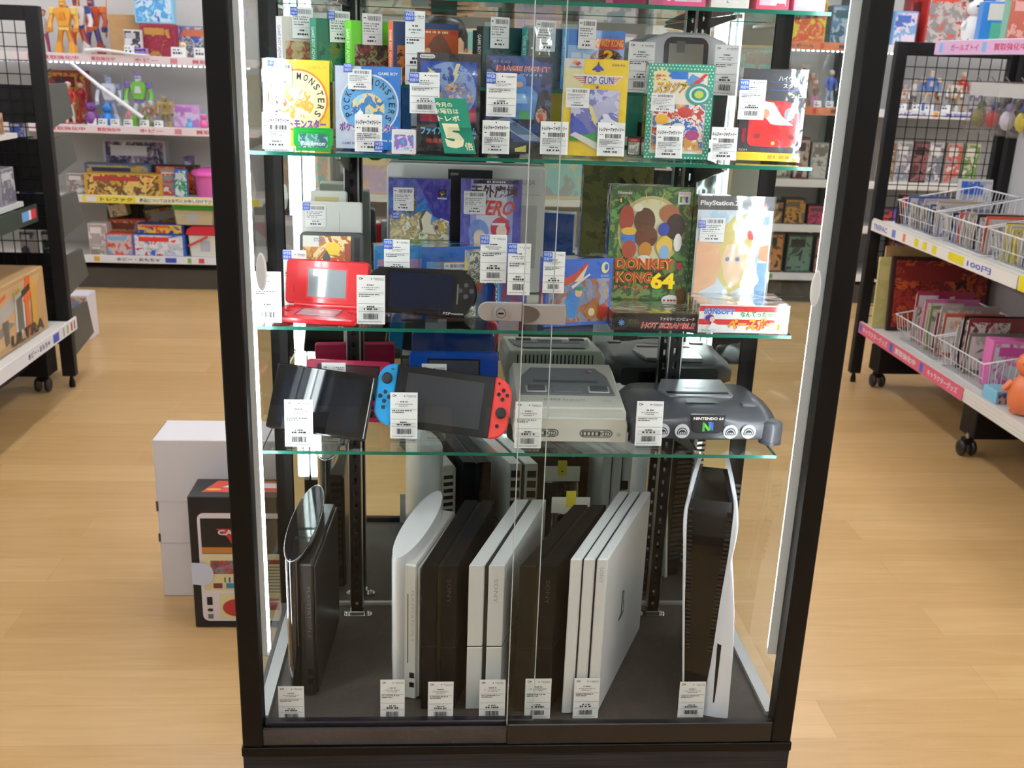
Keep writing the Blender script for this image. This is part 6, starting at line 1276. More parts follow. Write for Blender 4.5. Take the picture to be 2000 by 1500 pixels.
for i, (px, cl, nm) in enumerate(((1722, ('#5a2c34', '#b83a3a', '#2c3a5a'), 'dark red'), (1752, ('#2c4a9a', '#c83a34', '#3a5ac0'), 'blue and red'), (1787, ('#3a8ac8', '#e8e4e4', '#2c5a9a'), 'light blue'), (1818, ('#b82c2c', '#e8d034', '#8a2424'), 'red and yellow'), (1868, ('#e8e0d8', '#d85a94', '#f0c8d8'), 'white and pink'))):
    toybox(nm + ' snack shaped toy box on the second cream shelf behind the grid rack', rx(px, 5.3, 330), 5.26, z5, .11, .12, .08, cl)
for i, (px, cl, nm) in enumerate(((1715, ('#4a6a94', '#d8a88a', '#8a9ab0'), 'blue and peach'), (1760, ('#2c2a2c', '#4a7ad0', '#c8c8cc'), 'black and blue'), (1805, ('#b8b4b0', '#6a6a70', '#e0e0e0'), 'ash grey'), (1850, ('#c8302c', '#e8c040', '#7a2420'), 'scarlet and gold'))):
    toybox(nm + ' kit box on the bottom shelf behind the grid rack', rx(px, 5.3, 470), 5.27, z0, .14, .24, .10, cl)

# ================================================================ black end racks with wire grids
def grid_panel(parent, x0, x1, z0, z1, y, step=.052, name='wire_grid'):
    m = MB(1); x = x0
    while x <= x1: m.tube([(x, y, z0), (x, y, z1)], .0022, BLACK, 5); x += step
    z = z0
    while z <= z1: m.tube([(x0, y-.003, z), (x1, y-.003, z)], .0022, BLACK, 5); z += step*1.05
    return m.build(name, parent)
def caster(parent, x, y):
    m = MB(1)
    for s in (-1, 1): m.lathe([(.012, 0), (.030, .002), (.034, .008), (.034, .014), (.030, .020)], mat('#1a1a1c', .4), (x+(s*.022)-.01, y, .035), 22, 'x')
    m.box(x-.02, x+.02, y-.015, y+.02, .05, .078, BLACK, .003); m.lathe([(.009, .074), (.009, .10)], STEEL, (x, y, 0), 12)
    return m.build('caster', parent)
BP = mat('#161517', .5, spec=.3)
# left rack: plane y = 3.2, right edge at x = -1.82
lr = thing('display_rack', 'black end rack with wire grid and dark panels, left aisle', 'rack')
MB(1).box(-1.885, -1.825, 3.17, 3.21, .055, 1.66, BP, .003).build('post', lr); MB(1).box(-2.62, -2.56, 3.17, 3.21, .055, 1.66, BP, .003).build('post', lr)
MB(1).box(-2.56, -1.885, 3.17, 3.21, 1.60, 1.66, BP, .003).build('top_bar', lr); MB(1).box(-2.62, -1.90, 3.06, 3.17, .085, .215, BP, .004).build('base_box', lr)
MB(1).lathe([(.014, 0), (.014, .02), (.006, .056)], BLACK, (-1.85, 3.19, 0), 12).build('levelling_foot', lr)
grid_panel(lr, -2.56, -1.89, .24, 1.6, 3.195)
for z0_, z1_ in ((at(50, 240, Y=3.2).z, at(50, 166, Y=3.2).z), (at(80, 375, Y=3.2).z, at(80, 272, Y=3.2).z), (at(100, 450, Y=3.2).z, at(100, 380, Y=3.2).z), (at(110, 668, Y=3.2).z, at(110, 496, Y=3.2).z)):
    MB(1).box(-2.56, -1.885, 3.205, 3.212, z0_, z1_, BP).build('dark_panel', lr)
for k_, (ta, tb2) in enumerate(((240, 165), (330, 268), (452, 380), (560, 495), (675, 600))):
    za, zb = at(150, ta, Y=3.3).z, at(150, tb2, Y=3.3).z
    MB(1).prism([(3.21, za-.02), (3.47, za+.02), (3.42, zb), (3.21, zb)], -1.845, -1.827, mat('#4e504b', .5), 'x').build('side_bracket', lr)
    MB(1).box(-2.56, -1.846, 3.31, 3.46, za+.004, za+.016, BP).build('far_shelf', lr)
caster(lr, -1.95, 3.11)
for i, (px, ta, tb_, cl, nm) in enumerate(((58, 378, 346, ('#b8a8c0', '#7a8ac0', '#e0c0a0'), 'pink and blue card pack'), (92, 378, 346, ('#8a94c8', '#c8a04a', '#d8d0e0'), 'blue and gold card pack'), (18, 378, 350, ('#c8b8a8', '#8a8a94', '#e0dcd4'), 'beige card pack'),
                                          (62, 495, 455, ('#c0b8b4', '#5a5a64', '#e8e4e0'), 'grey bagged toy pack'), (104, 495, 455, ('#6a7a6a', '#3a4a4a', '#d0d0c8'), 'green grey bagged toy pack'), (40, 262, 242, ('#d8d8e4', '#5a6ac0', '#e8e8f0'), 'white blue lettered pack'))):
    qa = at(px, ta, Y=3.24); qb = at(px, tb_, Y=3.24)
    toybox(nm + ' behind the grid of the left rack', qa.x-.04, 3.225, qa.z-.012, .064, qb.z-qa.z+.02, .05, cl)
    MB(1).box(qa.x-.042, qa.x+.030, 3.214, 3.30, qa.z-.017, qa.z-.0125, BP).build('ledge', lr)
toybox('white and orange character box on the floor beyond the left rack', -2.16, 3.98, 0, .135, .245, .14, ('#e8e4ec', '#c88a6a', '#d8c8c0', '#8aa0c8'))
# right rack
rr = thing('display_rack', 'black end rack with a full wire grid at the end of the right aisle shelves', 'rack'); YR = 3.45
pxl = at(1700, 600, Y=YR).x
MB(1).box(1.945, 2.00, YR-.02, YR+.02, .05, 1.66, BP, .003).build('post', rr); MB(1).box(2.50, 2.555, YR-.02, YR+.02, .05, 1.66, BP, .003).build('post', rr)
MB(1).box(2.0, 2.50, YR-.02, YR+.02, 1.60, 1.66, BP, .003).build('top_bar', rr); MB(1).box(2.03, 2.49, YR-.14, YR-.03, .085, .215, BP, .004).build('base_box', rr); MB(1).box(2.0, 2.5, YR-.05, YR+.14, at(1760, 545, Y=YR).z, at(1760, 522, Y=YR).z, BP, .003).build('shelf_lip', rr)
MB(1).lathe([(.014, 0), (.014, .02), (.006, .052)], BLACK, (1.972, YR, 0), 12).build('levelling_foot', rr)
grid_panel(rr, 2.0, 2.5, .24, 1.6, YR); caster(rr, 2.06, YR-.085)
# behind the grid: dark goods on the far side ledge
toybox('box of hobby cutters with white scissors print behind the grid rack', 2.04, YR+.02, at(1760, 522, Y=YR).z, .42, .17, .08, ('#2c2a2c', '#d8d8dc', '#c86a5a', '#3a3a40'))

# ================================================================ aisle shelving, left
XL = -1.80
la = thing('aisle_shelving', 'white shelving along the left aisle with a labelled bottom shelf', 'shelving')
MB(1).box(-2.45, -2.40, -1.0, 3.04, 0, 1.95, GREYP).build('back_panel', la)
zls = .33
m = MB(1).box(-2.40, XL-.004, -.2, 3.14, zls-.03, zls-.005, WS); m.box(XL-.004, XL+.006, -.2, 3.17, zls-.046, zls+.012, WS, .002); sbl = m.build('bottom_shelf', la)
TLf = Matrix(((0, -1, 0, XL+.006), (1, 0, 0, 0), (0, 0, 1, 0), (0, 0, 0, 1)))
rail_print(sbl, 2.20, 3.165, -.0008, zls-.044, zls+.010, LTW, [('ホビー・おもちゃ', .42, .66)], INK, T=TLf, blocks=((.70, .77, mat('#3a50b8')), (.82, .84, mat('#a8a8a0')), (.87, .89, mat('#8ab84a')), (.92, .94, mat('#c84a4a')), (.96, .975, mat('#7a3a34'))))
MB(1).box(-2.40, -1.98, -.2, 3.05, .13, .20, BP).build('base_beam', la)
# big brown toy blaster carton on the bottom shelf
def onX(X, y0, y1, z0, z1): return
A = at(0, 600, X=-1.86); B = at(128, 560, X=-1.86)
zb_ = zls+.001
nf = MB(1).box(0, .90, 0, .36, 0, .27, mat('#c19a68', .6), .004).build('toy_box', None, (-1.865, 2.13, zb_), (0, 0, pi/2)); tag(nf, 'big brown toy blaster carton with orange nozzle picture on the left bottom shelf', 'toy box')
m = MB(1); m.lay = .0
def q2(P, mt): m.poly(P, mt, y=-(len(m.f)*.0003+.001))
W_, H_ = .90, .27
q2([(.30, .03), (.62, .03), (.86, .25), (.42, .25)], mat('#cfa878')); q2([(.02, .10), (.50, .20), (.66, .22), (.66, .17), (.5, .14), (.02, .04)], mat('#b8b2ae')); q2([(.04, .15), (.40, .22), (.50, .235), (.5, .22), (.05, .135)], mat('#d8693a'))
q2([(.0, .065), (.5, .12), (.56, .10), (.3, .055)], mat('#8a827c')); q2([(.44, .13), (.50, .13), (.49, .04), (.45, .03)], mat('#6a6258')); q2([(.56, .05), (.66, .05), (.67, .22), (.58, .21)], mat('#d8d4cc')); q2([(.58, .06), (.645, .06), (.65, .20), (.59, .19)], mat('#6f6a5c')); q2([(.655, .17), (.70, .26), (.74, .262), (.75, .2), (.70, .14)], mat('#e0602c')); q2([(.66, .03), (.70, .03), (.71, .16), (.67, .16)], mat('#d86a3a')); q2([(.73, .04), (.79, .04), (.80, .24), (.74, .25)], mat('#d2a24a'))
m.text('ULTRA', .50, .84, .012, .062, mat('#4a3a2c'), .04, y=-.006, shear=.2); m.poly(ell(.22, .19, .14, .075, 24), mat('#8a6a4a'), y=-.0045); m.poly(ell(.22, .19, .13, .068, 24), mat('#e8e4dc'), y=-.0050); m.text('NERF', .12, .32, .155, .225, mat('#a8623a'), .05, y=-.0056, shear=.15)
q2([(.55, .205), (.645, .225), (.645, .25), (.56, .235)], mat('#2f2e2a')); m.text('x10', .56, .64, .21, .24, mat('#d8d04a'), .02, y=-.0062); m.build('front_print', nf)
m = MB(1).tube([(0, 0, 0), (0, .12, .02), (0, .2, .0)], [.05, .06, .04], BAG, 12); bgl = m.build('plastic_bag', None, (-1.88, 1.90, zls+.062)); tag(bgl, 'crumpled clear bag with an orange toy at the near end of the left bottom shelf', 'bag')
MB(1).lathe([(.02, -.04), (.035, 0), (.02, .03)], mat('#f0603a', .4), (0, .02, 0), 12).build('orange_toy', bgl)
# dark tray shelf with small boxes above
yt2 = 3.08; q = at(73, 432, Y=yt2); XQ = q.x; zt2 = q.z
m = MB(1).box(-2.40, XQ-.005, .6, yt2, zt2, zt2+.012, mat('#2c3a30', .5)); m.box(XQ-.005, XQ+.005, .6, yt2, zt2, zt2+.075, mat('#28362c', .5), .002); tr = m.build('dark_tray_shelf', la)
TL2 = Matrix(((0, -1, 0, XQ+.005), (1, 0, 0, 0), (0, 0, 1, 0), (0, 0, 0, 1)))
rail_print(tr, yt2-.22, yt2-.02, -.001, zt2+.012, zt2+.068, mat('#28362c'), [], INK, T=TL2, blocks=((.25, .6, mat('#6aa0e0')), (.6, .72, LTW), (.72, .98, mat('#d02c3a'))))
q = at(40, 395, Y=yt2); zt3 = q.z; XU = q.x
m = MB(1).box(-2.40, XU, .6, yt2+.03, zt3-.02, zt3, WS); m.build('upper_shelf', la)
for i, (yy, h_, cl, nm) in enumerate(((yt2-.16, .15, ('#a8a4a8', '#7a7480', '#d0ccd0'), 'grey wrapped'), (yt2-.34, .20, ('#b8a8a0', '#8a5a4a', '#dcd4cc'), 'tan and brown'), (yt2-.52, .17, ('#8a8a94', '#c8c0b8', '#5a5a64'), 'slate'))):
    o = toybox(nm + ' card pack box on the upper left aisle shelf', XU-.01, yy, zt3, .15, h_, .12, cl, rz=pi/2)
for i, (yy, h_, cl, nm) in enumerate(((yt2-.20, .07, ('#7a8a94', '#c85a4a', '#b8c0c4'), 'flat grey'), (yt2-.40, .08, ('#c83a2c', '#3a4ab8', '#d8c8b8'), 'red and blue'))):
    o = toybox(nm + ' toy box lying in the dark tray', XQ-.02, yy, zt2+.013, .17, h_*.5, .2, cl, rz=pi/2)
for i, (yy, cl, nm) in enumerate(((2.75, ('#a89a84', '#c8bca8', '#6a8a5a'), 'olive'), (2.55, ('#e05a34', '#c02c2c', '#d84a3a'), 'orange red'), (2.32, ('#2c6a74', '#b83a34', '#3a8a8a'), 'teal and red'))):
    o = toybox(nm + ' toy carton behind the blaster carton', -2.26, yy, zls, .16, .32, .1, cl, rz=pi/2)

q = at(18, 262, Y=3.0); z6 = q.z; X6 = q.x
MB(1).box(-2.40, X6, .6, 3.08, z6-.02, z6, WS).build('high_shelf', la)
toybox('tan and brown carton at the far end of the high left aisle shelf', X6-.01, 2.78, z6, .20, .085, .14, ('#c8a888', '#8a5a40', '#b89878'), rz=pi/2)
q = at(30, 345, Y=3.0)
toybox('dark red card game box on the upper left aisle shelf', XU-.16, 2.86, zt3, .14, .15, .10, ('#6a4a4c', '#a89a98', '#3a3a40'), rz=pi/2)
# ================================================================ aisle shelving, right
XR = 1.95
ra = thing('aisle_shelving', 'white shelving along the right aisle with wire baskets and pink and yellow label strips', 'shelving')
MB(1).box(2.56, 2.62, .2, 3.40, 0, 2.1, GREYP).build('back_panel', ra)
zp = at(1700, 655, X=XR).z; zp = .295+.025
def rshelf(z, nm, y1=3.40, xf=XR, y0=.4):
    m = MB(1).box(xf+.006, 2.56, y0, y1, z-.03, z, WS); m.box(xf-.004, xf+.008, y0, y1, z-.045, z+.012, mat('#e4e0d6', .5), .002)
    for k in range(3): m.box(xf-.006, xf-.003, y0, y1, z-.040+k*.014, z-.036+k*.014, WS)
    return m.build(nm, ra)
sp = rshelf(zp, 'bottom_shelf'); ym = at(1704, 449, X=XR).y; zm2 = at(1704, 449, X=XR).z+.045; sm = rshelf(zm2, 'middle_shelf', ym)
XT = XR; yt = at(1828, 104, X=XT).y; zt_ = at(1900, 107, X=XT).z+.045; st = rshelf(zt_, 'top_shelf', yt)
TR = Matrix(((0, 1, 0, XR-.0075), (-1, 0, 0, 0), (0, 0, 1, 0), (0, 0, 0, 1)))   # u runs towards the viewer: u = -y
def rrail(parent, y_far, y_near, z0, z1, bg, words, ink, blocks=()): return rail_print(parent, -y_far, -y_near, -.0008, z0, z1, bg, words, ink, T=TR, blocks=blocks)
PNK = mat('#d9607c', .5)
rrail(sp, 3.40, 2.33, zp-.044, zp+.012, PNK, [('キャラクターグッズ', .05, .32), ('買取強化中', .40, .60), ('キャラクターグッズ', .71, .96)], WHITE, blocks=((.01, .035, mat('#3a6ac8')), (.345, .375, mat('#3a6ac8')), (.64, .67, mat('#3a6ac8'))))
rrail(sm, ym, 2.10, zm2-.046, zm2+.004, mat('#efece6'), [('100円', .72, .86), ('TREFAC', .02, .14)], mat('#5a5ab8'), blocks=((.18, .21, mat('#6a8ae0')), (.27, .29, mat('#e8785a')), (.36, .39, mat('#e8d81c')), (.42, .45, mat('#e8d81c')), (.49, .52, mat('#e8d81c')), (.60, .70, mat('#e8d81c'))))
rrail(sm, 2.09, 1.2, zm2-.046, zm2+.010, mat('#ecd81c'), [('トレファク', .25, .5)], INK, blocks=((.05, .1, LTW), (.12, .18, mat('#6aa0e0')), (.55, .8, LTW)))
rrail(st, yt, 1.6, zt_-.044, zt_+.010, mat('#e0b8e0'), [('ガールズトイ', .10, .26), ('買取強化中', .34, .50), ('ガールズトイ', .58, .74)], mat('#d0446a'), blocks=((.03, .05, mat('#7ab8e8')), (.28, .30, mat('#7ab8e8')), (.52, .54, mat('#7ab8e8'))))
m = MB(1).box(2.06, 2.56, 2.40, 2.52, .085, .215, BP, .004); m.build('base_box', ra); caster(ra, 2.06, 2.44)
for y_ in (3.38, 2.3): MB(1).box(2.52, 2.56, y_-.02, y_+.02, 0, 2.1, BP).build('upright', ra)
# wire baskets
WIRE = mat('#f2f2f2', .35)
def basket(label, y0, y1, z, x0=1.99, x1=2.36, hf=.12, hb=.19, step=.028):
    t = thing('wire_basket', label, 'basket', (x0, y0, z+.001), 0, group='white wire baskets on the right aisle shelves'); D = x1-x0; L = y1-y0
    m = MB(1); rim = [(0, 0, hf), (0, L, hf), (D, L, hb), (D, 0, hb)]; m.tube(rim, .0036, WIRE, 8, closed=True); m.tube([(.02, .02, .004), (.02, L-.02, .004), (D-.02, L-.02, .004), (D-.02, .02, .004)], .003, WIRE, 6, closed=True); m.build('rim', t)
    m = MB(1); y = .0
    while y <= L+.001:
        f = y/L; yb_ = .02+(L-.04)*f; m.tube([(0, y, hf), (.02, yb_, .004), (D-.02, yb_, .004), (D, y, hb)], .0016, WIRE, 5); y += step
    x = step
    while x < D:
        f = x/D; xb = .02+(D-.04)*f; zt__ = hf+(hb-hf)*f; m.tube([(x, 0, zt__), (xb, .02, .004)], .0016, WIRE, 5); m.tube([(x, L, zt__), (xb, L-.02, .004)], .0016, WIRE, 5); x += step
    m.tube([(.012, .01, .055), (.012, L-.01, .055)], .0016, WIRE, 5); m.build('wire_sides', t)
    return t
BK3 = [('far wire basket of sleeved cards on the middle right shelf', 2.90, 3.28, zm2), ('second wire basket of card packs on the middle right shelf', 2.48, 2.86, zm2), ('third wire basket with yellow cards on the middle right shelf', 2.06, 2.44, zm2),
       ('far wire basket of picture books on the pink labelled shelf', 2.72, 3.12, zp), ('near wire basket with a pink gift box on the pink labelled shelf', 2.30, 2.69, zp)]
for a in BK3: basket(*a)
SLV = clear('card_sleeve', (.95, .95, .96), 3.0, .15, .05)
def packs(y0, y1, z, n, hh, pal, nm, x0=2.02, dx=.26):
    for i in range(n):
        f = (i+.5)/n; y = y0+(y1-y0)*f; c = pal[i % len(pal)]; h = hh*(.8+.35*random.random())
        m = MB(1).box(0, dx*(.7+.25*random.random()), 0, .006, 0, h, mat(c[0], .35, coat=.5), .001)
        o = m.build('card_pack', None, (x0+.02*random.random(), y, z+.004+h*.05), (random.uniform(0, .05), 0, random.uniform(-.015, .015))); tag(o, f'{c[1]} sleeved card pack {nm}', 'card pack', 'sleeved packs ' + nm)
        m = MB(1); m.raw([(.01, -.0012, h*.1), (dx*.6, -.0012, h*.1), (dx*.6, -.0012, h*.92), (.01, -.0012, h*.92)], [(0, 1, 2, 3)], art((c[0], '#e8e4e0', c[2]), 18, i)); m.raw([(-.0011, .001, h*.05), (-.0011, .005, h*.05), (-.0011, .005, h*.95), (-.0011, .001, h*.95)], [(0, 1, 2, 3)], mat('#e6e4e2')); m.build('pack_print', o)
P1 = [('#8a8cb4', 'lavender blue', '#3a4a8a'), ('#d8d4d0', 'off-white', '#8a8a94'), ('#c8b49a', 'sand', '#8a6a4a'), ('#3a3a44', 'charcoal', '#8a8a9a'), ('#5a6aa0', 'dusk blue', '#c8c8d8'), ('#e4e0d8', 'ivory', '#b8a890'), ('#6a4a44', 'umber', '#c8a898'), ('#a8a0a8', 'ash', '#5a5060'), ('#c8c0c8', 'pale mauve', '#7a708a'), ('#8a7a5a', 'khaki', '#d8c8a0')]
P2 = [('#b8b4b0', 'stone grey', '#6a6460'), ('#e86a54', 'coral', '#f0c0b0'), ('#5a8ad0', 'cornflower', '#c8d8f0'), ('#e0dcd8', 'chalk', '#8a8478'), ('#2c2c34', 'black', '#7a7a84'), ('#9aa4b4', 'steel grey', '#dce0e8'), ('#c0a0a0', 'dusty rose', '#7a4a4a'), ('#d8d0b8', 'cream', '#a89878'), ('#7a8478', 'sage', '#c8d0c0'), ('#b0a8b8', 'lilac grey', '#605868')]
P3 = [('#e0cc3a', 'lemon', '#f0e8a0'), ('#d8c83a', 'mustard', '#a89820'), ('#d4d0d0', 'silver', '#8a8a8a'), ('#f0e060', 'canary', '#c8b020'), ('#6a3a5a', 'plum', '#c8a0b8'), ('#d0ccd4', 'misty', '#8a8698'), ('#4a4a7a', 'navy', '#b0b0d0'), ('#e8e4e0', 'bone', '#b0a8a0')]
packs(2.92, 3.26, zm2, 15, .13, P1, 'in the far middle basket'); packs(2.50, 2.84, zm2, 15, .13, P2, 'in the second middle basket'); packs(2.08, 2.42, zm2, 13, .13, P3, 'in the yellow card basket')
P4 = [('#c85a3a', 'burnt orange', '#e8b090'), ('#b8b0ac', 'greige', '#7a7470'), ('#a83a5a', 'raspberry', '#e0a0b8'), ('#8a9a6a', 'moss', '#d0d8b8'), ('#d8c89a', 'straw', '#a8905a'), ('#d87ab0', 'candy pink', '#f0c8e0')]
packs(2.75, 3.08, zp, 9, .20, P4, 'in the far basket over the pink strip', x0=2.03, dx=.3)
P5 = [('#7a8274', 'grey green', '#c0c8b8'), ('#8a3a3c', 'brick', '#d0a0a0'), ('#2c2426', 'jet', '#8a7a7c'), ('#e4d8dc', 'blush white', '#c0a8b0')]
packs(2.50, 2.66, zp, 4, .22, P5, 'at the far side of the near basket', x0=2.03, dx=.3)
toybox('bright pink gift box with a grey window in the near wire basket', 2.05, 2.36, zp+.008, .22, .19, .08, ('#e070b4', '#d8d4dc', '#c84a98'), rz=-.1)
# things by the baskets
QG = at(1890, 785, Z=zp); QD = at(1992, 822, Z=zp)
pst = toybox('large orange and red anime poster board leaning at the far end of the pink shelf', 2.02, 3.26, zp, .50, .36, .02, ('#3a1a1c', '#c85a2c', '#7a2424', '#a83a2c', '#8a2a24'), lean=.12, name='poster_board', cat='poster'); toybox('tan kraft paper folder behind the poster board', 2.0, 3.33, zp, .50, .40, .01, ('#c0a070', '#b89868', '#c4a474'), lean=.06, name='paper_folder', cat='folder'); toybox('pale yellow card folder at the far corner of the pink shelf', 1.965, 3.31, zp, .08, .35, .01, ('#d8cc8a', '#d0c480', '#dcd090'), lean=.05, name='paper_folder', cat='folder')
toybox('clear bag of folded blue and black goods on the near part of the pink shelf', 1.985, 2.165, zp, .20, .05, .10, ('#8ac8e0', '#2c3a5a', '#c8a8a0', '#4a5a8a'), name='goods_bag', cat='bag')
toybox('black box with a red flame title standing under the far basket end', 2.03, 3.33, zm2, .16, .14, .04, ('#2a1c1c', '#e0502c', '#8a2420')); toybox('white cable pack leaning at the far basket', 2.30, 3.30, zm2, .16, .22, .03, ('#dcdce0', '#b8b8c0', '#3a6ad0'), lean=.1)
# orange baby shaped doll at the frame edge
dl = figure('plump orange bare doll standing on the pink labelled shelf by the near basket', 2.032, 2.055, zp, .27, ('#ec7f4c', '#f08a58', '#f4a27a'), rz=-.6, kind='creature')
for ch in list(dl.children):
    if ch.name.startswith('ear'): bpy.data.objects.remove(ch)
# top right shelf goods
for i, (yy, cl, nm, w_, h_) in enumerate(((2.80, ('#2f8ae0', '#2f8ae0', '#2f8ae0'), 'blue board with coloured squares', .20, .16), (2.60, ('#8ab89a', '#c86a5a', '#e8b0a8'), 'green and salmon picture box', .18, .17), (2.38, ('#e8e2da', '#d8b8b0', '#f2ece4'), 'cream rounded gift box', .20, .19))):
    toybox(nm + ' on the purple labelled top shelf', 2.0, yy, zt_, w_, h_, .07, cl, rz=-.25, k=9, front=None if i else (lambda m, w, h, e: [m.raw([(w*a, -3*e, h*b), (w*c, -3*e, h*b), (w*c, -3*e, h*d), (w*a, -3*e, h*d)], [(0, 1, 2, 3)], mat(q)) for a, b, c, d, q in ((.12, .55, .42, .95, '#efeae0'), (.42, .55, .66, .95, '#e0454f'), (.66, .55, .92, .95, '#f0a0b8'), (.2, .08, .42, .5, '#5ab89a'), (.62, .08, .86, .5, '#f0b84a'), (.12, .5, .92, .56, '#2f8ae0'))]))
toybox('blue character board on top of the green picture box', 2.03, 2.61, zt_+.175, .13, .14, .05, ('#1f86d8', '#d8d84a', '#e8e8e8'), rz=-.25, k=12); figure('white dog figure sitting behind the blue board', 2.07, 2.99, zt_, .20, ('#f0eeea', '#2c2a2a', '#d8d4d0'), kind='creature')
# hook rows with hanging bags under the top shelf
hk = MB(1)
for i in range(9):
    yy = 2.75-.11*i; hk.tube([(2.50, yy, 1.50), (2.02, yy, 1.50), (2.0, yy, 1.52)], .003, STEEL, 6)
hk.box(2.50, 2.54, 1.8, 2.80, 1.48, 1.52, BP)
hk.build('hook_row', ra)
names = ('olive and green', 'red and navy', 'white and violet', 'yellow and blue', 'orange and purple', 'grey and white', 'tan', 'black and white', 'pale lilac')
cc = (('#8a8448', '#5a6a3a'), ('#b83a3a', '#2c3a6a'), ('#dcd8e4', '#8a7aa8'), ('#d8c84a', '#3a5ab0'), ('#d8823a', '#6a4a8a'), ('#a8a8ac', '#e4e4e4'), ('#b89a78', '#8a6a4a'), ('#2c2c30', '#d8d8d8'), ('#c0b0d0', '#e8e0f0'))
for i in range(9):
    yy = 2.75-.11*i
    t = MB(1).box(-.050, .050, -.001, .001, -.040, .012, PAPER).build('charm_bag', None, (2.035, yy, 1.485), (0, 0, -.3)); tag(t, names[i] + ' charm in a clear bag on a hook under the top right shelf', 'charm', 'bagged charms on hooks')
    MB(1).box(-.048, .048, -.010, .010, -.185, -.040, BAG).build('clear_pouch', t)
    MB(1).ball((0, 0, -.125), .030, mat(cc[i][0], .4), 10, (1, .4, 1.3)).build('charm', t); MB(1).ball((.004, -.002, -.078), .019, mat(cc[i][1], .4), 8, (1, .6, 1)).build('charm_head', t)

# ================================================================ cartons on the floor behind the case
def floorbox(label, x, y, w, h, d, col, rz=0):
    m = MB(1).box(0, w, 0, d, 0, h, mat(col, .55), .002); o = m.build('carton', None, (x, y, .0012), (0, 0, rz)); tag(o, label, 'carton', None); return o
q = at(325, 1160, Z=0); wbx = floorbox('plain white cardboard carton standing on the wooden floor behind the case', -.935, 1.27, .46, .485, .16, '#e8e4e6')
m = MB(1)
m.box(-.001, .002, .01, .15, .476, .484, mat('#5a4a3c')); m.box(0, .1, -.001, .001, .17, .172, mat('#b8b4b4')); m.box(0, .1, -.001, .001, .30, .301, mat('#b8b4b4')); m.box(-.002, .004, -.0015, .006, .175, .20, mat('#4a3a2c')); m.box(-.002, .004, -.0015, .006, .27, .30, mat('#4a3a2c')); m.build('fold_lines', wbx)
cbx = floorbox('black toy carton with a red car on its top, before the white carton', -.805, 1.10, .34, .392, .12, '#1c1a1c')
m = MB(1); 
def P_(x0, x1, z0, z1, mt, k): m.raw([(x0, -.0006*k, z0), (x1, -.0006*k, z0), (x1, -.0006*k, z1), (x0, -.0006*k, z1)], [(0, 1, 2, 3)], mt)
m.poly(rrect(.022, .32, .02, .345, .018), mat('#efe6ec'), y=-.0006); P_(.03, .31, .225, .33, mat('#1c1a1c'), 2); m.poly([(.07, .30), (.15, .30), (.14, .275), (.12, .24), (.10, .275)], mat('#c8303a'), y=-.0024); m.text('CARS', .075, .145, .282, .297, WHITE, .03, y=-.003)
P_(.03, .17, .235-.008, .245, mat('#c8843a'), 3); P_(.03, .16, .115, .22, mat('#e8e0a8'), 2); P_(.05, .12, .165, .205, art(('#5a5a6a', '#a83a3a', '#8a8a94', '#3a4a6a'), 60, 4), 3); m.poly(ell(.142, .18, .014, n=16), mat('#b83a34'), y=-.0024)
for k_, c in enumerate(('#3a6a3a', '#3a4ab8', '#d87ab0')): P_(.085+k_*.012, .089+k_*.012, .14, .155, mat(c), 4)
for k_, c in enumerate(('#7a3a3a', '#4a8ab8', '#c86a4a')): P_(.055+k_*.034, .079+k_*.034, .10+.022, .133+.004, mat(c), 4)
P_(.07, .165, .03, .105, mat('#e8e0a8'), 3); m.poly(ell(.112, .062, .035, .026, 24), mat('#b83434'), y=-.003); P_(.035, .05, .07, .095, INK, 3); m.poly(ell(.043, .055, .008, .005, 12), INK, y=-.0024); P_(.036, .05, .028, .042, GREYINK, 3)
P_(.185, .31, .03, .22, mat('#e3dba2'), 3); P_(.185, .31, .195, .208, mat('#8a2f2c'), 4); m.text('ロード', .235, .28, .197, .206, WHITE, .02, y=-.0035)
for k_ in range(9):
    mm_ = MB(); 
    P_(.19, .19+.1*random.uniform(.7, 1.0), .185-k_*.0095, .1885-k_*.0095, GREYINK, 5)
P_(.20, .23, .055, .09, mat('#a83a3c'), 5); m.poly(ell(.27, .07, .022, .018, 18), mat('#a83a3c'), y=-.0035)
m.build('front_print', cbx)
m = MB(1); m.T = T_top(.392); m.raw([(.03, -.0006, .03), (.3, -.0006, .03), (.3, -.0006, .10), (.06, -.0006, .105)], [(0, 1, 2, 3)], mat('#d0402c', .3, coat=.4)); m.poly([(.08, .06), (.28, .055), (.26, .085), (.11, .09)], mat('#e8e4e0'), y=-.0012); m.poly(ell(.06, .045, .02, .008, 12), mat('#e8a04a'), y=-.0016); m.build('top_print', cbx)
m = MB(1).prism([(.0, .135)] + ell(.03, .165, .028, .034, 14, -pi/2, pi/2) + [(.0, .20)], -.0045, -.0040, mat('#d6dcf0')); m.build('paper_tab', cbx)

# ---- goods on the glass shelf above eye height, their undersides showing through it
for i, (x_, w_, h_, d_, cl, nm) in enumerate(((.165, 62, 120, 90, '#e05a8a', 'hot pink'), (.235, 55, 130, 70, '#e8e4dc', 'cream and teal'), (.300, 48, 110, 80, '#d8506a', 'rose red'), (.355, 46, 120, 60, '#ee9ab8', 'pale pink'))):
    gbox('game_box', nm + ' carton on the glass shelf above the silver handheld', 'carton', w_, h_, d_, (x_, .125, ZS[2]), mat(cl, .4), lambda m, w, h: (m.rect(.1*w, .9*w, .05*h, .9*h, art((cl, '#f2e8ea', '#4aa89a' if 'teal' in nm else '#f4c0d0'), 40, i))), film=False)
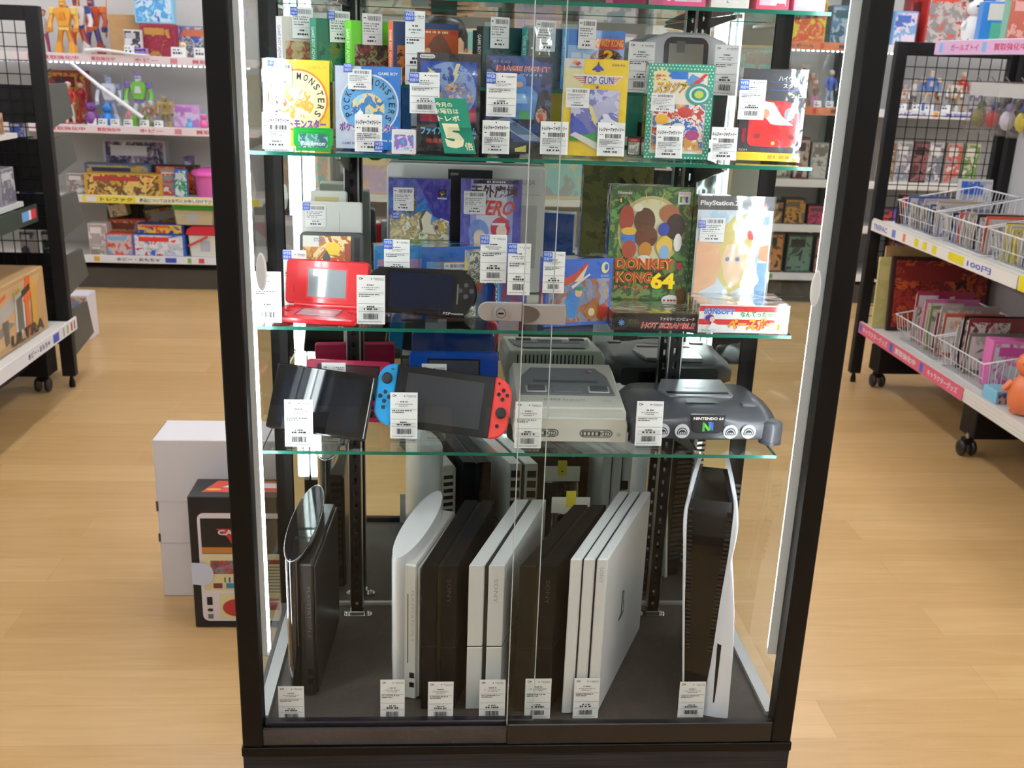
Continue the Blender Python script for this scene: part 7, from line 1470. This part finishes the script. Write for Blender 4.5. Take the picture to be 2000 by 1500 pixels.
# ================================================================ behind the viewer (seen in the mirror)
YV = -2.9
vs = thing('wall_shelving', 'white pegboard shelving opposite the case, seen only in its mirror', 'shelving')
MB(1).box(-2.6, 2.6, YV-.45, YV-.40, 0, 2.4, mat('#d8d2c8', .6)).build('back_panel', vs)
for z in (.35, .85, 1.35, 1.85): MB(1).box(-2.6, 2.6, YV-.40, YV, z-.03, z, WS).build('shelf_board', vs)
MB(1).box(-2.6, 2.6, YV-.40, YV-.03, 0, .14, BP).build('plinth', vs)
cn = ('cream', 'pale slate', 'tan', 'peach', 'ivory', 'pale teal', 'light mauve', 'grey', 'straw', 'white'); chx = ('#e8e0d0', '#a8b4c0', '#d8c09a', '#e0b8a0', '#f0e8d8', '#9ac8c4', '#c8b0c8', '#a8a6a4', '#e0cc98', '#f4f2f0')
for r_, z in enumerate((.35, .85, 1.35, 1.85)):
    x = -1.9+.1*r_
    for i in range(9):
        wv = .22+.12*random.random(); c = (i*3+r_*4) % 10
        o = toybox(f'{cn[c]} toy box on the {("lowest","second","third","highest")[r_]} shelf opposite the case', 0, 0, 0, wv, .2+.18*random.random(), .14, (chx[c], chx[(c+3) % 10], chx[(c+5) % 10]), k=9, cat='toy box')
        o.location = (x+wv, YV-.05, z+.001); o.rotation_euler = (0, 0, pi); x += wv+.08
sg2 = MB(1).box(-.26, .26, 0, .01, 0, .16, mat('#2f5aa8', .4)).build('hanging_sign', None, (.42, YV+.02, 2.02), (0, 0, pi)); tag(sg2, 'white sign with a blue border on the shelving opposite the case', 'sign'); m = MB(1); m.raw([(-.24, -.001, .02), (.24, -.001, .02), (.24, -.001, .14), (-.24, -.001, .14)], [(0, 1, 2, 3)], mat('#e4e6ea')); m.text('ゲーム', -.12, .12, .05, .11, mat('#c83a4a'), .02, y=-.002); m.build('sign_face', sg2)
# the photographer: dark clothes, phone held up in front of the face
PZ = .93
ph = thing('person', 'person in dark clothes and black hair holding up a phone to photograph the case', 'person', (-.15, -1.80, 0))
CL = mat('#1d1e24', .8, spec=.2); SK = mat('#c99a7a', .5); ph.scale = (1, 1, .93); HR = mat('#0e0c0c', .45); JN = mat('#20242e', .85, spec=.2)
m = MB(1); secs = []
def ring_(z, rx_, ry_, cx=0, cy=0): return [(cx+rx_*cos(2*pi*i/20), cy+ry_*sin(2*pi*i/20), z) for i in range(20)]
loft(m, [ring_(.86, .165, .115), ring_(.95, .17, .12), ring_(1.08, .145, .105), ring_(1.25, .175, .115), ring_(1.40, .20, .11), ring_(1.46, .15, .085), ring_(1.50, .06, .06), ring_(1.56, .05, .055)], CL); m.build('torso', ph)
for s in (-1, 1):
    m = MB(1); m.tube([(s*.085, 0, .90), (s*.10, .01, .5), (s*.11, -.01, .10)], [.095, .062, .045], JN, 14); m.build('leg', ph)
    m = MB(1); m.box(*sorted((s*.07, s*.155)), -.05, .22, .0, .09, mat('#1a1a1c', .5), .03); m.build('shoe', ph)
    m = MB(1); m.tube([(s*.19, 0, 1.42), (s*.25, .12, 1.27), (s*.13, .30, 1.55)], [.055, .045, .034], CL, 12); m.build('sleeve', ph)
    m = MB(1); m.T = Matrix.Translation((0, 0, .11)); m.tube([(s*.13, .30, 1.44), (s*.095, .325, 1.48), (s*.085, .33, 1.52)], [.026, .034, .026], SK, 10)
    for k in range(4): m.tube([(s*.095, .335, 1.475+.018*k), (s*.075, .352, 1.478+.018*k), (s*.045, .350-.002*k, 1.482+.018*k)], [.0085, .008, .0065], SK, 8)
    m.tube([(s*.10, .315, 1.47), (s*.07, .318, 1.50), (s*.055, .320, 1.52)], [.010, .009, .007], SK, 8); m.build('hand', ph)
m = MB(1); loft(m, [ring_(1.545, .045, .05, 0, .02), ring_(1.575, .06, .07, 0, .025), ring_(1.63, .074, .092, 0, .015), ring_(1.69, .078, .098, 0, .005), ring_(1.74, .07, .088, 0, 0), ring_(1.775, .04, .05, 0, 0)], SK)
m.ball((0, .108, 1.655), .013, SK, 8, (1, 1.2, 1.6))
for s in (-1, 1): m.ball((s*.03, .093, 1.685), .011, WHITE, 8); m.ball((s*.03, .101, 1.685), .005, BLACK, 6); m.ball((s*.078, .0, 1.66), .02, SK, 8, (.4, .8, 1.4))
m.ball((0, .097, 1.612), .022, mat('#a8605a'), 8, (1, .4, .3)); m.build('head', ph)
m = MB(1); loft(m, [ring_(1.60, .082, .075, 0, -.045), ring_(1.66, .090, .095, 0, -.03), ring_(1.72, .090, .105, 0, -.012), ring_(1.77, .072, .088, 0, -.005), ring_(1.80, .035, .045, 0, 0)], HR); m.ball((0, .045, 1.735), .078, HR, 14, (1, .85, .62)); m.build('hair', ph)
m = MB(1).box(-.058, .058, .322, .330, 1.455, 1.535, mat('#141416', .3), .003).build('mobile_phone', None, (-.15, -1.80, 0)); tag(m, 'black phone held sideways in the raised hands of the photographer', 'phone')
MB(1).lathe([(.007, .3262), (.007, .3275)], mat('#3a3a40', .1), (.06, 0, 1.52), 14, 'y').build('camera_lens', m)
bad = [k for k, v in LABELS.items() if len(v) > 1]
print('DUPLABELS', [(k, len(LABELS[k])) for k in bad][:20])
print('THINGS', sum(len(v) for v in LABELS.values()), 'OBJS', len(bpy.data.objects))
